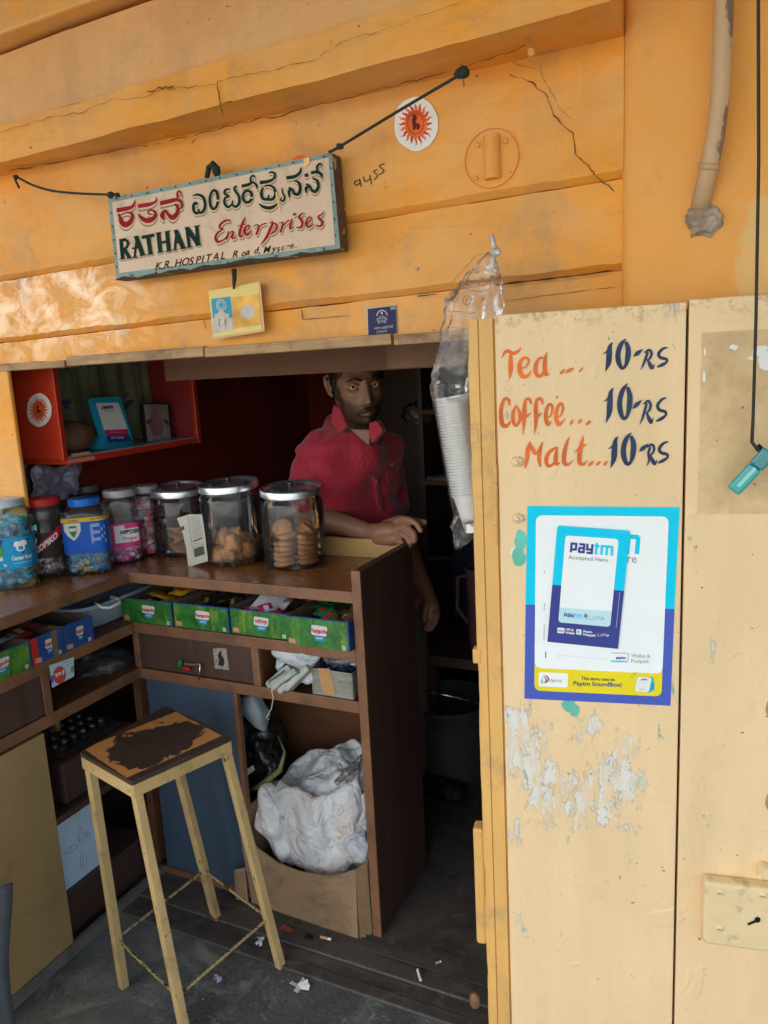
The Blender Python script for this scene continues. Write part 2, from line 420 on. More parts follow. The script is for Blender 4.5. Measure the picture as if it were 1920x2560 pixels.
# raw batten strips under the lintel
for i, (xa, xb, z0, z1) in enumerate(((-2.3, -1.635, 1.603, 1.622), (-1.628, -1.18, 1.606, 1.631), (-1.176, -.69, 1.605, 1.629), (-.684, XR, 1.604, 1.626))):
    slopebox(xa, xb, 1.497, 1.55, z0, z0+.001, z1-.001, z1).done('lintel_batten', WOODRAW, K, bevel=.002)
# beam, plaster face, slab over it
def skew(x, y): return y - (x+1.68)*.042
def skewbox(z0, z1, y, m, name, back=1.6, bev=.004):
    bb = B(); nx = 80; r = []
    for i in range(nx+1):
        x = XL+(XR-XL)*i/nx; q = skew(x, y)
        e = .0035*mnoise.noise(Vector((x*6, z0*9, 0)))+.002*mnoise.noise(Vector((x*30, z0, 0)))
        r.append([bb.bm.verts.new(p) for p in ((x, back, z0), (x, q, z0+e), (x, q+e, (z0+z1)/2), (x, q-e, z1), (x, back, z1))])
    for i in range(nx):
        for k in range(4): bb.bm.faces.new((r[i][k], r[i+1][k], r[i+1][k+1], r[i][k+1]))
    bb.bm.faces.new(r[0]); bb.bm.faces.new(r[-1][::-1])
    return bb.done(name, m, K)
skewbox(2.096, 2.176, 1.413, ORANGE, 'beam')
skewbox(2.177, 2.328, 1.419, PLASTER, 'plaster_band')
b = B(); b.slab([(XL, 1.362, 2.322), (-.9, 1.352, 2.345), (-.2, 1.34, 2.362), (-.2, 1.7, 2.362), (XL, 1.7, 2.322)], (0, 0, .5)); b.done('upper_slab', ORANGE, K, bevel=.006)
# pillar
b = B(); pr = [( -.226, 1.75), (-.226, 1.515)]
for i in range(7): a = R_(180+90*i/6); pr.append((-.226+.03+.03*math.cos(a), 1.515+.03*math.sin(a)))
pr += [(1.4, 1.485), (1.4, 1.75)]
b.slab([(x, y, 0) for x, y in pr], (0, 0, 3.0))
def pilx(N, c):
    rag = N.math('MULTIPLY', N.math('SUBTRACT', N.noise(N.co(), 5, 6, .7), .5), .16)
    fd = N.noise(N.co((1, 1, .5)), 2.4, 7, .66, .5); c = N.mix(N.math('MULTIPLY', N.ramp(fd, .42, .66), .6), c, (.83, .45, .17))
    gm = N.noise(N.co(), 18, 8, .75, .5); c = N.mix(N.math('MULTIPLY', N.ramp(gm, .58, .74), .28), c, (.42, .24, .10))
    m = N.boxmask((.13, 0, 1.62), (.155, None, .185), .004, rag); c = N.mix(N.math('MULTIPLY', m, .75), c, (.74, .50, .20))
    st = N.noise(N.co((1, 1, .2)), 7, 5, .7); return N.mix(N.math('MULTIPLY', N.ramp(st, .55, .8), .3), c, (.45, .26, .10))
PIL = mat('pillar_paint', (.84, .36, .05), .6, spec=.3, var=.07, vs=4, bump=.4, bs=14, bd=.006, ext=pilx)
b.done('pillar', PIL, K, smooth=True, auto=35)
# left post
b = B(); b.box((-2.4, 1.5, .0), (-1.856, 1.513, 1.612)); b.done('left_post', ORANGE, K, bevel=.004)
# room shell
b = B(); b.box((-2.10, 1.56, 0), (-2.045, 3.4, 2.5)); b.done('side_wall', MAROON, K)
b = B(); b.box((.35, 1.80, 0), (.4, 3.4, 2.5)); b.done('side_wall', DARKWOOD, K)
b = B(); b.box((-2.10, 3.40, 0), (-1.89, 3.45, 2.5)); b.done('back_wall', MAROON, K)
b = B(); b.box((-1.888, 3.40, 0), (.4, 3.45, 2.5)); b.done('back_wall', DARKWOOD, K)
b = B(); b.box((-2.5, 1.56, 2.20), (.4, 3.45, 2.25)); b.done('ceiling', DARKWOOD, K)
b = B(); b.box((-1.60, 1.84, 1.553), (-.40, 1.87, 2.0)); b.box((-.86, 1.836, 1.556), (-.45, 1.839, 1.9), 1); b.done('loft_board', [MIDWOOD, EDGE], K)
b = B(); b.box((-2.6, 1.5, 3.0), (1.4, 3.5, 3.06)); b.box((-2.6, 1.56, 2.3), (-2.5, 3.5, 3.0)); b.done('roof', GREY, K)
b = B(); b.box((-3.4, -1.5, 2.76), (3.2, 1.8, 2.80)); b.done('added_shade_awning', GREY, K)  # unseen canopy, added to shade the upper wall and the near ground
for x in (-3.3, 3.1):
    b = B(); b.box((x, -1.4, 0), (x+.06, -1.34, 2.76)); b.done('added_awning_post', GREY, K)  # unseen posts, added to carry the shading canopy

# door jamb behind the leaves (right side of opening)
b = B(); b.box((-.46, 1.53, .02), (-.24, 1.62, 1.60)); b.done('right_post', JAMB, K, bevel=.003)

# cracks, seams and gaps in the wall
CR = flat('crack', (.09, .042, .018), .9)
b = B(); S = WP.crop(0, 0, 1)
def jag(pts, amp=3, n=6, w=2.5):
    out = []
    for i in range(len(pts)-1):
        (x0, y0), (x1, y1) = pts[i], pts[i+1]
        for j in range(n):
            t = j/n; out.append((x0+(x1-x0)*t+random.uniform(-amp, amp), y0+(y1-y0)*t+random.uniform(-amp, amp), w*random.uniform(.2, 1.0)))
    out.append((*pts[-1], .2)); return out
for k, (c, w) in enumerate([([(1278, 190), (1330, 205), (1370, 245), (1385, 290), (1432, 335), (1440, 385), (1478, 425), (1500, 450), (1538, 480)], 3.4),
             ([(1180, 165), (1270, 152), (1345, 178), (1375, 225), (1400, 270), (1430, 300)], 1.2), ([(1350, 150), (1356, 195)], 1.2)]):
    b.stroke(jag(c, 3, 5, w), WP, .004+k*.0004, sub=2); b.done('crack', CR, K); b = B()
b = B(); b.stroke(jag([(1240, 713), (1330, 702), (1440, 690), (1537, 675)], .8, 5, 6.5), WP, .002, sub=2); b.done('gap', CR, K); b = B()
b.stroke(jag([(1045, 741), (1098, 734)], .4, 3, 4), WP, .002, sub=2); b.done('gap', CR, K); b = B()
b.stroke(jag([(1255, 753), (1380, 735), (1538, 716)], .8, 6, 1.6), WP, -.009, sub=2); b.done('seam', CR, K); b = B()
b.stroke([(507, 800, 1.6), (512, 823, 1.6)], WP, -.004); b.done('seam', CR, K); b = B(); b.stroke([(748, 775, 2), (752, 798, 2)], WP, -.009); b.stroke(jag([(752, 798), (870, 788)], .5, 4, 1.6), WP, -.009)
b.done('seam', CR, K)
BP = Surf((-1.68, 1.410, 2.1), (-.042, -1, 0)); b = B()
for k, (c, w, a) in enumerate([([(0, 336), (70, 312), (140, 292), (215, 281), (280, 252), (350, 246), (420, 225), (490, 218), (545, 214)], 1.8, 3),
                  ([(375, 232), (400, 223), (440, 216)], 4, 4), ([(548, 204), (552, 250), (560, 292)], 4, 2), ([(548, 204), (640, 185), (720, 168), (800, 148), (850, 110), (905, 92), (960, 78)], 2, 3),
                  ([(552, 262), (588, 254)], 3, 1), ([(960, 78), (1050, 45), (1150, 12), (1180, -8)], 1.2, 3)]):
    b.stroke(jag(c, a, 5, w), BP, .004+k*.0003, sub=2); b.done('crack', CR, K); b = B()
SF = Surf((0, 0, 2.0935), (0, 0, -1)); b = B()
b.stroke(jag([(20, 424), (150, 400), (300, 372), (420, 350), (520, 325), (600, 303), (700, 284), (830, 250), (960, 215), (1100, 180), (1250, 130), (1320, 105)], 3, 5, 2.6), SF, .003, sub=2)
b.done('crack', CR, K)
# round cover plate with its pipe stub
b = B(); c = at(1230, 397, 1, 1.498); b.lathe([(.0, -.0002), (.052, -.0002), (.0526, .0004), (.0526, .004)], c+Vector((0, -.0005, 0)), 40, mat=Matrix.Rotation(R_(90), 3, 'X'))
cp = b.done('cover_plate', ORANGE, K, smooth=True, auto=30)
b = B(); b.tube([at(1229, 338, 1, 1.494), at(1232, 448, 1, 1.494)], .0155, 14); b.done('pipe_stub', ORANGE, cp, smooth=True, auto=40)
for x, y in ((1194, 362), (1264, 352), (1190, 445)):
    b = B(); b.blob(at(x, y, 1, 1.495), (.0045, .002, .0045), 2, 0); b.done('screw', ORANGE, cp, smooth=True)
# clutter of nails
for x, y, L, dz in ((1155, 165, 30, 12), (1320, 100, 48, 8)):
    t = thing('nail', 'bent rusty nail under the beam, holding the sign rope' if x < 1200 else 'bent nail under the beam above the wall crack, holding nothing', 'nail', at(x, y, 2, 2.09))
    p = at(x, y, 2, 2.094); p.y -= 0
    b = B(); b.tube([p+Vector((0, 0, .004)), p+Vector((.002, -.004, -.018)), p+Vector((.004, -.004, -.036))], .0022, 6); b.done('shank', flat('nail_rust', (.45, .22, .08), .6), t)
    if x > 1200: b = B(); b.blob(p+Vector((.006, -.004, -.022)), (.006, .005, .007), 2, .3); b.done('paint_blob', ORANGE, t)
# ================================================================== SIGNBOARD
SGP = Surf((0, 1.452, 0), (0, -1, 0))
SA = SGP.crop(260, 370, 300/1659); SB = SGP.crop(460, 370, 420/1659)
CREAM = mat('sign_cream', (.68, .50, .36), .5, var=.05, vs=8, bump=.1, dirt=((.34, .24, .14), .30, 9))
TEAL = mat('sign_border', (.20, .30, .27), .5, var=.15, vs=20, bump=.2, dirt=((.05, .045, .03), .3, 30))
SGD = mat('sign_dark_green', (.008, .032, .022), .7, spec=.1, var=.3, vs=30, bump=0, chip=((.62, .46, .34), .72, 60))
SRED = mat('sign_crimson', (.33, .014, .02), .7, spec=.1, var=.25, vs=30, bump=0, chip=((.62, .40, .32), .73, 60))
SGOLD = mat('sign_shadow_gold', (.26, .16, .05), .5, var=.2, vs=30, bump=0)
SBR = mat('sign_brown', (.07, .022, .01), .7, spec=.1, var=.3, vs=60, bump=0, chip=((.70, .52, .38), .60, 45))
q = [(270, 497), (829, 381), (851, 624), (291, 701)]
qc = [SGP.p(*p) for p in q]
sg = thing('signboard', 'cream hand painted shop signboard with teal border hanging on the orange wall', 'signboard', (qc[2]+qc[3])/2)
b = B(); b.slab([p+Vector((0, .002, 0)) for p in qc], (0, .036, 0)); b.done('board', mat('sign_edge', (.10, .055, .03), .8, var=.4, vs=30, bump=.5, chip=((.45, .33, .2), .6, 25)), sg, bevel=.002)
b = B(); b.poly(q, SGP, .0002); b.done('border', TEAL, sg)
b = B(); b.poly([(281, 506), (822, 394), (838, 612), (299, 683)], SGP, .0010); b.done('panel', CREAM, sg)
# worn lower edge
b = B(); n = 30; up = []; lo = []
for i in range(n+1):
    t = i/n; x = 291+560*t; y = 701-77*t; lo.append((x, y)); up.append((x, y-max(0, 9*mnoise.noise(Vector((t*14, 0, 0)))+(9 if .12 < t < .75 else 0)*abs(mnoise.noise(Vector((t*31, 5, 0))))+3)))
for i in range(n): b.poly([lo[i], lo[i+1], up[i+1], up[i]], SGP, .0014)
b.done('rot', flat('rot', (.06, .045, .03), .9), sg)
DK = flat('tack', (.03, .025, .02), .6)
tk = [(275+i*0, 0) for i in range(0)]
tp = []
for i in range(15): t = (i+.5)/15; tp.append((276+553*t+random.uniform(-3, 3), 501-113*t))
for i in range(9): t = (i+.5)/9; tp.append((300+540*t, 693-73*t))
for i in range(5): t = (i+.5)/5; tp.append((277+18*t, 515+170*t)); tp.append((827+14*t, 400+210*t))
for x, y in tp:
    b = B(); b.poly(ell(x, y, 2.3, 2.3, 8), SGP, .0016); b.done('tack', DK, sg)
b = B()
kred = [[(185, 865, 58), (300, 845, 60), (395, 818, 46), (432, 765, 26), (440, 712, 4)],
 [(215, 905, 10), (228, 950, 40), (255, 1030, 66), (310, 1062, 80), (370, 1028, 66), (405, 955, 46), (385, 905, 36), (320, 895, 18), (255, 925, 20)],
 [(480, 805, 54), (600, 790, 56), (695, 762, 40), (738, 722, 24), (722, 675, 4)],
 [(485, 915, 12), (520, 960, 46), (575, 1000, 66), (645, 1002, 70), (710, 960, 56), (722, 905, 38), (680, 862, 26), (635, 872, 22), (620, 905, 20), (650, 922, 16)],
 [(785, 768, 58), (900, 742, 60), (1020, 718, 50), (1078, 755, 38), (1090, 815, 34), (1058, 845, 12)],
 [(990, 775, 30), (1035, 840, 44), (1015, 915, 60), (960, 965, 70), (905, 930, 44), (865, 872, 34), (838, 885, 50), (818, 940, 66), (840, 1000, 16)],
 [(1030, 690, 34), (1025, 630, 30), (1052, 598, 26), (1080, 640, 18), (1096, 690, 4)]]
kgr = [[(92, 475, 10), (140, 462, 24), (195, 488, 28), (216, 560, 30), (200, 625, 30), (160, 640, 24), (150, 600, 16)], [(150, 615, 14), (140, 648, 26), (108, 630, 28), (100, 580, 30), (118, 545, 30), (140, 560, 20)],
 ringstroke(303, 512, 40, 92, 27, .06),
 [(462, 408, 14), (420, 415, 24), (408, 450, 26), (450, 480, 20), (415, 495, 24), (408, 545, 28), (440, 585, 26), (478, 560, 20), (490, 520, 14)], [(480, 560, 18), (515, 582, 26), (550, 550, 28), (550, 480, 26), (515, 430, 24), (505, 395, 22), (530, 380, 22)],
 ringstroke(634, 482, 44, 58, 28, .1), [(575, 380, 32), (640, 365, 32), (690, 342, 22), (725, 375, 24), (728, 412, 6)], [(670, 352, 18), (665, 300, 20), (690, 275, 18), (715, 300, 8)],
 [(755, 345, 36), (840, 332, 32), (895, 305, 26), (905, 262, 22), (875, 240, 20), (845, 252, 12)],
 [(790, 395, 20), (770, 440, 28), (785, 500, 30), (835, 510, 28), (885, 505, 30), (910, 455, 28), (893, 395, 24), (845, 372, 20), (805, 380, 16)], [(845, 465, 14), (838, 500, 22)],
 [(748, 552, 10), (795, 585, 30), (870, 592, 34), (940, 545, 14)],
 [(978, 398, 12), (978, 440, 14), (1003, 490, 18), (985, 530, 18), (962, 510, 14), (975, 490, 8)],
 [(1018, 298, 36), (1100, 285, 34), (1148, 250, 28), (1165, 195, 12)], [(1095, 325, 14), (1140, 345, 26), (1155, 400, 30), (1140, 455, 32), (1100, 455, 30), (1075, 410, 22), (1042, 395, 20)], [(1080, 410, 20), (1045, 430, 32), (1050, 495, 10)],
 [(1198, 275, 34), (1235, 268, 34)], [(1262, 250, 30), (1320, 240, 32), (1365, 268, 26), (1362, 302, 8)], [(1325, 232, 20), (1322, 185, 22), (1355, 158, 20), (1372, 190, 6)],
 [(1275, 300, 14), (1320, 325, 26), (1335, 380, 30), (1310, 430, 32), (1275, 425, 28), (1245, 375, 22), (1212, 360, 20)], [(1250, 380, 20), (1215, 400, 32), (1215, 450, 10)]]
ent = [[(462, 735, 6), (455, 715, 14), (410, 722, 20), (365, 760, 22), (362, 795, 18), (400, 800, 10)], [(395, 802, 12), (340, 840, 20), (318, 885, 26), (340, 928, 26), (395, 910, 14), (425, 875, 6)],
 [(440, 820, 6), (440, 860, 18), (420, 905, 24)], [(432, 880, 8), (470, 830, 12), (492, 835, 20), (482, 885, 24), (505, 895, 12), (530, 865, 5)],
 [(610, 685, 12), (580, 760, 26), (555, 850, 28), (575, 880, 16), (600, 850, 5)], [(530, 775, 5), (580, 762, 12), (620, 752, 6)],
 [(600, 830, 8), (645, 800, 14), (650, 768, 14), (620, 780, 20), (605, 830, 24), (635, 862, 20), (680, 820, 6)],
 [(690, 775, 6), (730, 760, 12), (745, 790, 20), (720, 860, 24)], [(735, 800, 8), (775, 760, 12), (822, 745, 12)],
 [(850, 745, 6), (885, 735, 18), (860, 800, 26), (825, 880, 28), (765, 958, 6)], [(845, 800, 8), (895, 750, 14), (925, 770, 22), (910, 820, 20), (865, 850, 14)],
 [(945, 745, 8), (985, 740, 16), (975, 790, 22), (960, 838, 22)], [(975, 790, 8), (1010, 745, 12), (1045, 712, 14)], [(1075, 700, 14), (1060, 755, 22), (1055, 800, 20), (1090, 780, 5)], [(1085, 662, 26), (1112, 650, 22)],
 [(1205, 655, 5), (1175, 648, 14), (1145, 685, 22), (1175, 730, 24), (1165, 785, 22), (1115, 785, 10)],
 [(1205, 775, 8), (1250, 725, 14), (1265, 690, 12), (1235, 690, 16), (1215, 745, 24), (1240, 785, 18), (1290, 750, 5)],
 [(1392, 625, 4), (1370, 655, 14), (1335, 680, 18), (1345, 705, 20), (1375, 735, 24), (1355, 775, 20), (1305, 765, 10)]]
for i, s_ in enumerate(kred): b.stroke(s_, SA, .0013+i*3e-6, 1, dx=-2, dy=50); b.stroke(s_, SA, .0019+i*3e-6, 3, dx=-1, dy=24, wa=6)
for i, s_ in enumerate(kgr): b.stroke(s_, SB, .0013+i*3e-6, 1, dx=2, dy=26); b.stroke(s_, SB, .0019+i*3e-6, 3, dx=1, dy=14, wa=3)
for i, s_ in enumerate(ent): b.stroke(s_, SB, .0013+i*3e-6, 1, dx=8, dy=26); b.stroke(s_, SB, .0019+i*3e-6, 3, dx=3, dy=13, wa=3)
for i, s_ in enumerate(kred): b.stroke(s_, SA, .0025+i*6e-5, 2)
for i, s_ in enumerate(kgr): b.stroke(s_, SB, .0025+i*5e-5, 0)
for i, s_ in enumerate(ent): b.stroke(s_, SB, .0025+i*5e-5, 2)
rath = [((245, 1275), (268, 1535), 52), ((240, 1285), (325, 1268), 34), ((325, 1275), (345, 1330), 40), ((345, 1320), (318, 1385), 36), ((325, 1378), (265, 1400), 30), ((290, 1395), (365, 1525), 50),
 ((465, 1225), (432, 1515), 30), ((455, 1225), (548, 1488), 62), ((395, 1392), (505, 1372), 24), ((532, 1240), (705, 1205), 46), ((620, 1230), (655, 1475), 58),
 ((762, 1180), (790, 1445), 56), ((882, 1160), (908, 1430), 56), ((780, 1315), (895, 1292), 36), ((1015, 1140), (990, 1412), 32), ((1005, 1145), (1108, 1392), 62), ((985, 1315), (1085, 1292), 26),
 ((1155, 1105), (1192, 1378), 44), ((1160, 1110), (1322, 1345), 62), ((1292, 1085), (1318, 1345), 46)]
for i, (p0, p1, wd) in enumerate(rath): b.stroke([(*p0, wd), (*p1, wd)], SA, .0024+i*5e-5)
for i, (x, y, L) in enumerate([(225, 1270, 90), (228, 1542, 90), (335, 1530, 60), (400, 1520, 80), (505, 1492, 90), (610, 1478, 90), (730, 1183, 80), (752, 1450, 90), (855, 1162, 80), (865, 1435, 90), (962, 1415, 70), (1068, 1398, 85), (1130, 1108, 60), (1160, 1380, 85), (1255, 1090, 90), (1275, 1352, 90), (425, 1232, 60), (980, 1145, 50)]):
    b.stroke([(x, y, 14), (x+L, y-L*.17, 14)], SA, .0042+i*1e-5)
for i, (x, y, L) in enumerate([(232, 1568, 100), (345, 1550, 60), (415, 1538, 60), (500, 1518, 85), (612, 1500, 85), (752, 1478, 80), (862, 1458, 75), (958, 1440, 70), (1075, 1418, 75), (1165, 1400, 75), (1285, 1375, 80)]):
    b.stroke([(x, y, 12), (x+L, y-L*.17, 12)], SA, .0015+i*1e-5, 1)
b.done('lettering', [SGD, SGOLD, SRED, CREAM], sg, fix=False)
b = B()
hos = 'K.R.HOSPITAL'; adv = [(705, 1690, 'K'), (795, 1682, '.'), (825, 1670, 'R'), (925, 1660, '.'), (975, 1648, 'H'), (1070, 1632, 'O'), (1175, 1620, 'S'), (1265, 1605, 'P'), (1345, 1592, 'I'), (1400, 1580, 'T'), (1500, 1562, 'A'), (1610, 1545, 'L')]
for i, (x, y, ch) in enumerate(adv): b.text(ch, SA, (x, y), (130, -22), (38, -152), .0020+i*1e-5, .012)
for i, (x, y, ch) in enumerate([(478, 1085, 'R'), (565, 1075, 'o'), (612, 1062, 'a'), (690, 1048, 'd'), (738, 1045, ','), (783, 1042, 'M'), (868, 1030, 'y'), (915, 1028, 's'), (960, 1015, 'o'), (1005, 1008, 'r'), (1042, 1000, 'e'), (1100, 990, '.')]): b.text(ch, SB, (x, y), (88, -15), (26, -98), .0022+i*1e-5, .012)
b.done('address_lettering', SBR, sg, fix=False)
b = B(); b.stroke([(925, 440, 14), (935, 500, 16), (950, 570, 14), (968, 655, 6)], SB, .006); b.done('paint_drip', flat('drip2', (.85, .55, .22)), sg, fix=False); b = B(); b.poly([(1185, 110), (1245, 95), (1250, 150), (1200, 200)], SB, .0035); b.done('paint_drip', flat('drip', (.85, .55, .22)), sg)
# ropes and knots
ROPE = mat('green_rope', (.015, .025, .018), .8, var=.3, vs=60, bump=.5, bs=200)
def rope(name, lab, pts, r=.0028):
    t = thing(name, lab, 'rope', pts[len(pts)//2]); P = []
    for i in range(len(pts)-1):
        a = Vector(pts[max(i-1, 0)]); c_ = Vector(pts[i]); d = Vector(pts[i+1]); e = Vector(pts[min(i+2, len(pts)-1)])
        for j in range(4):
            u = j/4; P.append(.5*((2*c_)+(-a+d)*u+(2*a-5*c_+4*d-e)*u*u+(-a+3*c_-3*d+e)*u**3))
    P.append(Vector(pts[-1])); b = B(); b.tube(P, r, 7); b.done('strand', ROPE, t, smooth=True); return t
def knot(t, p, r=.007, s=1): b = B(); b.blob(p, (r*1.4, r, r), 2, .5, 2.5, s); b.done('knot', ROPE, t, smooth=True)
t = rope('sign_rope', 'slack dark green rope from the beam to the top left corner of the signboard', [at(48, 470, 1, 1.44), at(38, 442, 1, 1.44), at(80, 462, 1, 1.445), at(130, 477, 1, 1.445), at(200, 484, 1, 1.445), at(285, 487, 1, 1.447)])
knot(t, at(40, 443, 1, 1.44), .006); knot(t, at(276, 487, 1, 1.447), .007, 2); knot(t, at(292, 487, 1, 1.447), .0055, 3)
t = rope('sign_rope', 'taut dark green rope from the signboard up to the nail in the beam', [at(822, 380, 1, 1.448), at(850, 366, 1, 1.447), at(1000, 275, 1, 1.43), at(1158, 182, 1, 1.41)])
knot(t, at(850, 366, 1, 1.445), .006, 4); knot(t, at(1155, 182, 1, 1.41), .010, 5)
t = thing('hanging_knot', 'dark knotted loop of rope on top of the middle of the signboard', 'knot', at(530, 440, 1, 1.46))
b = B(); b.tube([at(517, 446, 1, 1.46), at(522, 418, 1, 1.46), at(532, 410, 1, 1.46), at(540, 422, 1, 1.46), at(543, 442, 1, 1.46)], [.005, .006, .007, .010, .006], 8); b.blob(at(541, 428, 1, 1.455), (.009, .009, .012), 2, .4); b.done('rope_loop', ROPE, t, smooth=True)
b = B(); b.poly(ell(748, 396, 17, 7, 14, -.2), Surf((0, 1.48, 0), (0, -1, 0)), .001); tag(b.done('flower_petal', flat('orange_petal', (.85, .16, .04), .6)), 'small orange red petal stuck behind the top edge of the signboard', 'petal')
# hand-written number on the wall
b = B(); W2 = WP.crop(0, 0, 1)
for i, s_ in enumerate([[(897, 452, 2.4), (889, 455, 2.4), (892, 464, 2.4), (903, 457, 2.4), (900, 448, 2.4), (906, 468, 2.4)], [(911, 442, 2.4), (915, 455, 2.4), (926, 448, 2.4)], [(926, 438, 2.4), (931, 462, 2.4)], [(946, 425, 2.4), (936, 430, 2.4), (946, 440, 2.4), (938, 450, 2.4)], [(964, 410, 2.4), (950, 416, 2.4), (962, 428, 2.4), (950, 438, 2.4)]]): b.stroke(s_, WP, .004+i*1e-4)
b.done('written_number', INK, K)
# ================================================================== STICKERS, CARDS
SUNR = flat('sun_red', (.62, .05, .02), .45, .25); SUNO = flat('sun_orange', (.80, .16, .03), .45, .2)
def sun_sticker(S, cx, cy, rx, ry, lab, seed=1):
    t = thing('sun_sticker', lab, 'sticker', S.p(cx, cy))
    b = B(); b.poly([(cx+(x-cx)*(1+.03*math.sin(i*1.3)), cy+(y-cy)*(1+.02*math.cos(i*1.9))) for i, (x, y) in enumerate(ell(cx, cy, rx, ry, 26))], S, .0006); b.done('backing', WHITE, t)
    b = B(); n = 20; a = rx*.50; e = ry*.50
    for i in range(n):
        th = 2*math.pi*i/n; dx, dy = math.cos(th), math.sin(th); px, py = -dy, dx; L = 1.52+.16*((i*7) % 3)/2; w_ = a*.24
        b.stroke([(cx+dx*a*.9, cy+dy*e*.9, w_*1.2), (cx+dx*a*1.15+px*a*.03, cy+dy*e*1.15+py*e*.03, w_), (cx+dx*a*1.36-px*a*.07, cy+dy*e*1.36-py*e*.07, w_*.6), (cx+dx*a*L+px*a*.05, cy+dy*e*L+py*e*.05, .3)], S, .0010, i % 2, sub=3)
    b.poly(ell(cx, cy, a, e), S, .0016, 1); b.poly(ell(cx, cy, a*.78, e*.78), S, .0019, 0); b.poly(ell(cx, cy, a*.68, e*.68), S, .0022, 1)
    f = a/27.
    for i in range(12): th = R_(200+i*13); b.stroke([(cx+a*.82*math.cos(th), cy+e*.82*math.sin(th), 4*f), (cx+a*.95*math.cos(th), cy+e*.95*math.sin(th), 4*f)], S, .0024, 0)
    b.done('flames', [SUNR, SUNO], t)
    b = B(); b.stroke([(cx-3*f, cy-17*f, 5*f), (cx-4*f, cy-6*f, 9*f), (cx-2*f, cy+6*f, 9*f), (cx-4*f, cy+15*f, 5*f)], S, .0027); b.stroke([(cx-3*f, cy+2*f, 6*f), (cx+8*f, cy+4*f, 7*f), (cx+5*f, cy+14*f, 6*f)], S, .0030); b.stroke([(cx-5*f, cy-10*f, 3*f), (cx+2*f, cy-12*f, 3*f), (cx+1*f, cy-19*f, 3*f)], S, .0033); b.poly(ell(cx-3*f, cy-19*f, 3.5*f, 3.5*f, 10), S, .0036)
    b.done('figure', flat('fig_dark', (.10, .015, .01)), t)
    return t
sun_sticker(Surf((0, 1.4955, 0), (0, -1, 0)), 1040, 310, 55, 68, 'round white sticker with a red flaming sun on the orange wall right of the signboard')
# hanging devotional card
CP = Surf((0, 1.485, 0), (0, -1, 0)); C5 = CP.crop(500, 680, 520/1659)
t = thing('hanging_card', 'yellow laminated devotional card with a blue picture hanging below the signboard', 'card', CP.p(590, 840))
b = B(); b.slab([CP.p(x, y) for x, y in rquad([(524, 728), (650, 703), (662, 828), (530, 850)], 6, 3)], (0, .002, 0)); b.done('laminate', mat('laminate', (.55, .33, .13), .25, bump=.1, coat=.5), t)
b = B(); b.poly([(68, 150), (470, 88), (493, 462), (108, 520)], C5, .0006, 0)
b.poly([(255, 205), (475, 175), (490, 420), (268, 455)], C5, .0009, 1)
b.poly([(92, 215), (245, 195), (262, 360), (105, 375)], C5, .0012, 2); b.poly([(105, 372), (262, 357), (264, 465), (108, 490)], C5, .0012, 3)
b.stroke(ringstroke(175, 265, 36, 44, 10), C5, .0018, 3); b.stroke(ringstroke(175, 265, 20, 26, 8), C5, .0018, 3)
b.poly([(175, 300), (210, 330), (240, 335), (235, 370), (115, 375), (120, 340), (150, 325)], C5, .0022, 3)
b.stroke([(170, 300, 20), (175, 340, 40), (185, 400, 50), (180, 450, 60)], C5, .0026, 3); b.stroke([(165, 370, 4), (160, 410, 5), (175, 440, 4)], C5, .0034, 4); b.stroke([(210, 380, 3), (200, 420, 4)], C5, .0034, 4)
b.poly([(330, 290), (400, 250), (440, 300), (430, 360), (380, 380), (325, 345)], C5, .0013, 3)
b.done('picture', [flat('card_yellow', (.80, .62, .22)), flat('card_orange', (.80, .42, .08), .4, .3), flat('card_blue', (.03, .35, .50)), flat('card_pale', (.55, .50, .45), .5, .2), flat('card_ink', (.12, .06, .04))], t)
b = B(); b.tube([at(585, 672, 1, 1.47), at(586, 700, 1, 1.474), at(584, 722, 1, 1.482)], [.006, .005, .002], 7); b.done('string', ROPE, t, smooth=True)
# small dark blue sticker
t = thing('blue_sticker', 'small dark blue square devotional sticker with a white emblem on the lowest wall board', 'sticker', WP.p(955, 840))
S5 = Surf((0, 1.511, 0), (0, -1, 0)).crop(500, 680, 520/1659)
b = B(); b.poly([(1322, 290), (1568, 262), (1575, 495), (1340, 520)], S5, .0006, 1); b.poly([(1338, 295), (1566, 268), (1572, 490), (1345, 515)], S5, .0009, 0); b.done('print', [flat('sticker_navy', (.028, .024, .085)), flat('sticker_edge', (.5, .48, .45))], t)
b = B(); b.text('500/-', S5, (1520, 302), (26, -3), (1, -32), .0013, .02); b.stroke([(1412, 350, 8), (1425, 320, 8), (1450, 306, 8), (1480, 316, 8), (1498, 345, 8)], S5, .0013)
b.poly(ell(1452, 328, 9, 10, 10), S5, .0013)
for x, y in ((1422, 378), (1440, 362), (1465, 360), (1485, 372), (1430, 400), (1455, 390), (1478, 396)): b.stroke(ringstroke(x, y, 8, 9, 4, n=8), S5, .0014)
b.text('ಶ್ರೀ ವರಸಿದ್ಧ', S5, (1390, 462), (22, -3), (1, -26), .0013, .01); b.text('ವಿನಾಯಕ', S5, (1410, 488), (20, -3), (1, -24), .0013, .01)
b.done('emblem', flat('sticker_white', (.5, .5, .55)), t)
